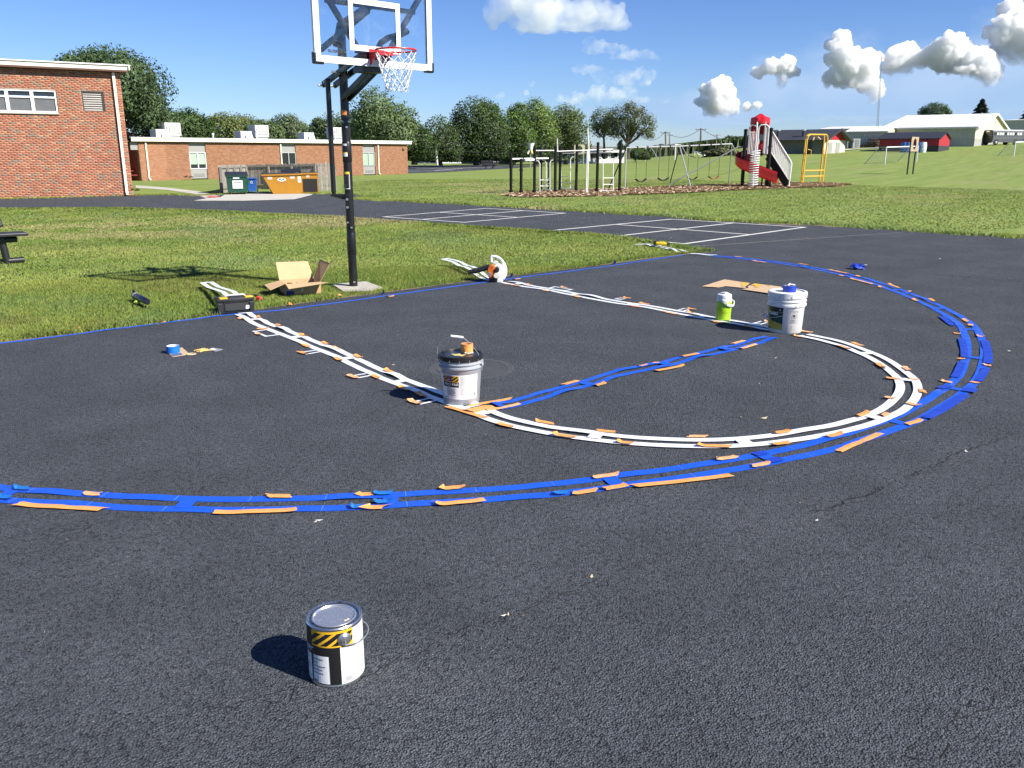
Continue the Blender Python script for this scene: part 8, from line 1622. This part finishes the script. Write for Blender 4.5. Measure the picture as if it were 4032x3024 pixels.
g = [at(*Zq(*q))[:2] for q in [(1215, 445), (1310, 403), (1545, 440), (1365, 482)]]; c = sum(g)/4; t = thing('card_tag', 'grey plastic card lying right of the bright blue tape roll', 'card', (c[0], c[1], 0)); part('card', MB().prism([tuple(q) for q in g], .006, .011), mat('card_grey', (.25, .26, .28), .4), t, world=True); part('card_print', MB().poly([(*at(*Zq(*q))[:2], .0118) for q in [(1250, 442), (1310, 420), (1400, 440), (1350, 460)]]), PAPER, t, world=True)
mb = MB(); gk = at(*Zq(1110, 475)); r = np.random.default_rng(3)
for k in range(4): mb.tube([(gk[0]+r.normal(0, .03)+.02*cos(q), gk[1]+r.normal(0, .0)+.015*sin(q)+k*.012-.02, .012+.004*k) for q in np.linspace(0, 4, 8)], .005, 5)
part('cord_loop', mb, mat('cord_gold', (.62, .42, .13), .6), t, world=True)
# --- flask, glove and other bits on the lawn
Z8b = zr(0, 800, .37366); a, b_ = atD(*Z8b(1432, 1040), d3(at(*Z8b(1432, 1060)))*.995), atD(*Z8b(1560, 1105), d3(at(*Z8b(1560, 1122)))*.99); a[2] = b_[2] = .085; t = thing('drink_flask', 'dark navy drinking flask lying on the front lawn', 'flask', (a[0], a[1], 0)); MF = mat('flask_navy', (.010, .012, .024), .3); d_ = (b_-a)/np.linalg.norm(b_-a)
part('body', MB().tube([a+d_*.03, a+d_*.05, b_-d_*.01, b_], [.034, .040, .036, .03], 18), MF, t, True, world=True); part('lid', MB().tube([a-d_*.02, a-d_*.015, a+d_*.03], [.03, .043, .043], 18), mat('flask_lid', (.02, .02, .022), .4), t, True, world=True); part('lid_ring', MB().tube([a+d_*.031, a+d_*.037], .0425, 18), M_ALU, t, True, world=True); part('carry_loop', MB().tube([a-d_*.01+np.array([0, 0, .04]), a-d_*.07+np.array([0, 0, .06]), a-d_*.08, a-d_*.01-np.array([0, 0, .02])], .008, 6), MF, t, True, world=True)
def crumple(pp, r0, m, label, cat, seed, z=.05, nm='crumpled_tape', flat=.6, D=None):
    g = at(*pp); r = np.random.default_rng(seed); t = thing(nm, label, cat, (g[0], g[1], 0))
    bm = bmesh.new(); bmesh.ops.create_icosphere(bm, subdivisions=2, radius=r0); vs = [tuple((np.array(v.co)*(1+r.normal(0, .28))*np.array([1, 1, flat]))+np.array([0, 0, z])) for v in bm.verts]; bm.verts.index_update(); fs = [tuple(v.index for v in f.verts) for f in bm.faces]; bm.free(); part('crumple', MB().add(vs, fs), m, t); return t, r
t, r = crumple((1852, 582), .085, M_BTP, 'crumpled ball of blue tape on the open asphalt', 'tape ball', 3, .045, flat=.5)
for k in range(6): a = r.random()*6.3; part('tape_end', MB().grid(lambda u_, v_: ((.04+.09*u_)*cos(a)-(v_-.5)*.05*sin(a), (.04+.09*u_)*sin(a)+(v_-.5)*.05*cos(a), .03+.05*sin(u_*2+k)), 4, 1), M_BTP if k else M_STW, t)
crumple(tuple(Zt(1010, 768)), .035, mat('glove_red', (.5, .03, .025), .6), 'small red and black glove right of the toolbox', 'glove', 4, .06, 'work_glove'); t, r = crumple(tuple(Zt(985, 750)), .028, MBK, 'black cuff beside the small red glove', 'glove', 5, .07, 'glove_cuff')
crumple(tuple(Zt(1395, 810)), .022, M_ORG, 'tiny orange tape crumple on the soil below the cardboard box', 'tape ball', 6, .03); crumple(tuple(Zt(2015, 700)), .026, M_ORG, 'tiny orange tape crumple on the soil left of the hoop footing', 'tape ball', 7, .03); crumple((298, 662), .03, mat('wrapper_lime', (.5, .6, .1), .5), 'lime wrapper scrap on the grass left of the flask', 'scrap', 8, .05, 'wrapper_scrap')
# tool lying on the stencil end at the lawn tip
Zd = zr(2350, 900, .31646); g = at(*Zd(800, 240)); t = thing('cordless_drill', 'black and yellow cordless drill on the stencil end at the lawn tip', 'drill', (g[0], g[1], .03), -.9); part('motor', MB().tube([(-.10, 0, .05), (-.09, 0, .05), (.05, 0, .05), (.1, 0, .045)], [.02, .036, .036, .02], 14), MTY, t, True); part('chuck', MB().tube([(.1, 0, .045), (.16, 0, .045)], [.02, .014], 12), MBK, t, True); part('grip', MB().tube([(-.05, .0, .05), (-.09, .13, .04)], .022, 10), MBK, t, True); part('battery', MB().box((-.10, .16, .05), (.12, .06, .08), .3, bev=.01), MBK, t)
# dry leaves and grit scattered on the tar
def litter():
    r = np.random.default_rng(31); V, F, Cc = [], [], []
    sp = [(1088, 1333, .03), (1098, 1331, .03), (1278, 1249, .035), (1130, 1333, .018), (1764, 1127, .03), (2087, 978, .05), (1728, 1089, .022), (1650, 906, .07), (1600, 903, .02), (690, 1127, .04), (682, 1130, .03), (1675, 775, .03), (752, 838, .015), (850, 790, .04), (700, 930, .012), (560, 1130, .012), (480, 640, .02), (1495, 520, .05), (1850, 520, .06), (1745, 515, .06), (2030, 560, .05), (1640, 830, .02), (2180, 760, .04)]
    for k in range(80): sp.append((r.uniform(20, 2200), 700+900*r.random()**1.4, r.uniform(.003, .008)))
    for k in range(60): sp.append((r.uniform(300, 2000), r.uniform(425, 520), r.uniform(.01, .05)))
    P = np.array([at(x, y)[:2] for x, y, s in sp]); ok = inside(P, ASPH)
    for (x, y, s), p, k in zip(sp, P, ok):
        if not k: continue
        a = r.random()*6.3; o = len(V); c, sn = cos(a), sin(a); w = s*r.uniform(.25, .5)
        for i, (q, e) in enumerate([(-1, 0), (0, -1), (1, 0), (0, 1)]): V.append((p[0]+c*q*s*.5-sn*e*w*.5, p[1]+sn*q*s*.5+c*e*w*.5, .007+abs(q)*s*.12))
        F += [o, o+1, o+2, o+3]; Cc += [np.array(((.55, .46, .30), (.7, .66, .55), (.30, .2, .1), (.6, .58, .52))[r.integers(0, 4)])]*4
    return tag(link('dry_leaf_litter', np_mesh('litter', np.array(V), F, np.full(len(F)//4, 4), np.array(Cc)), attr_mat('dry_leaf', .8)), 'tiny dry leaf bits and grit scattered over the asphalt', 'leaf litter', kind='stuff')
litter()
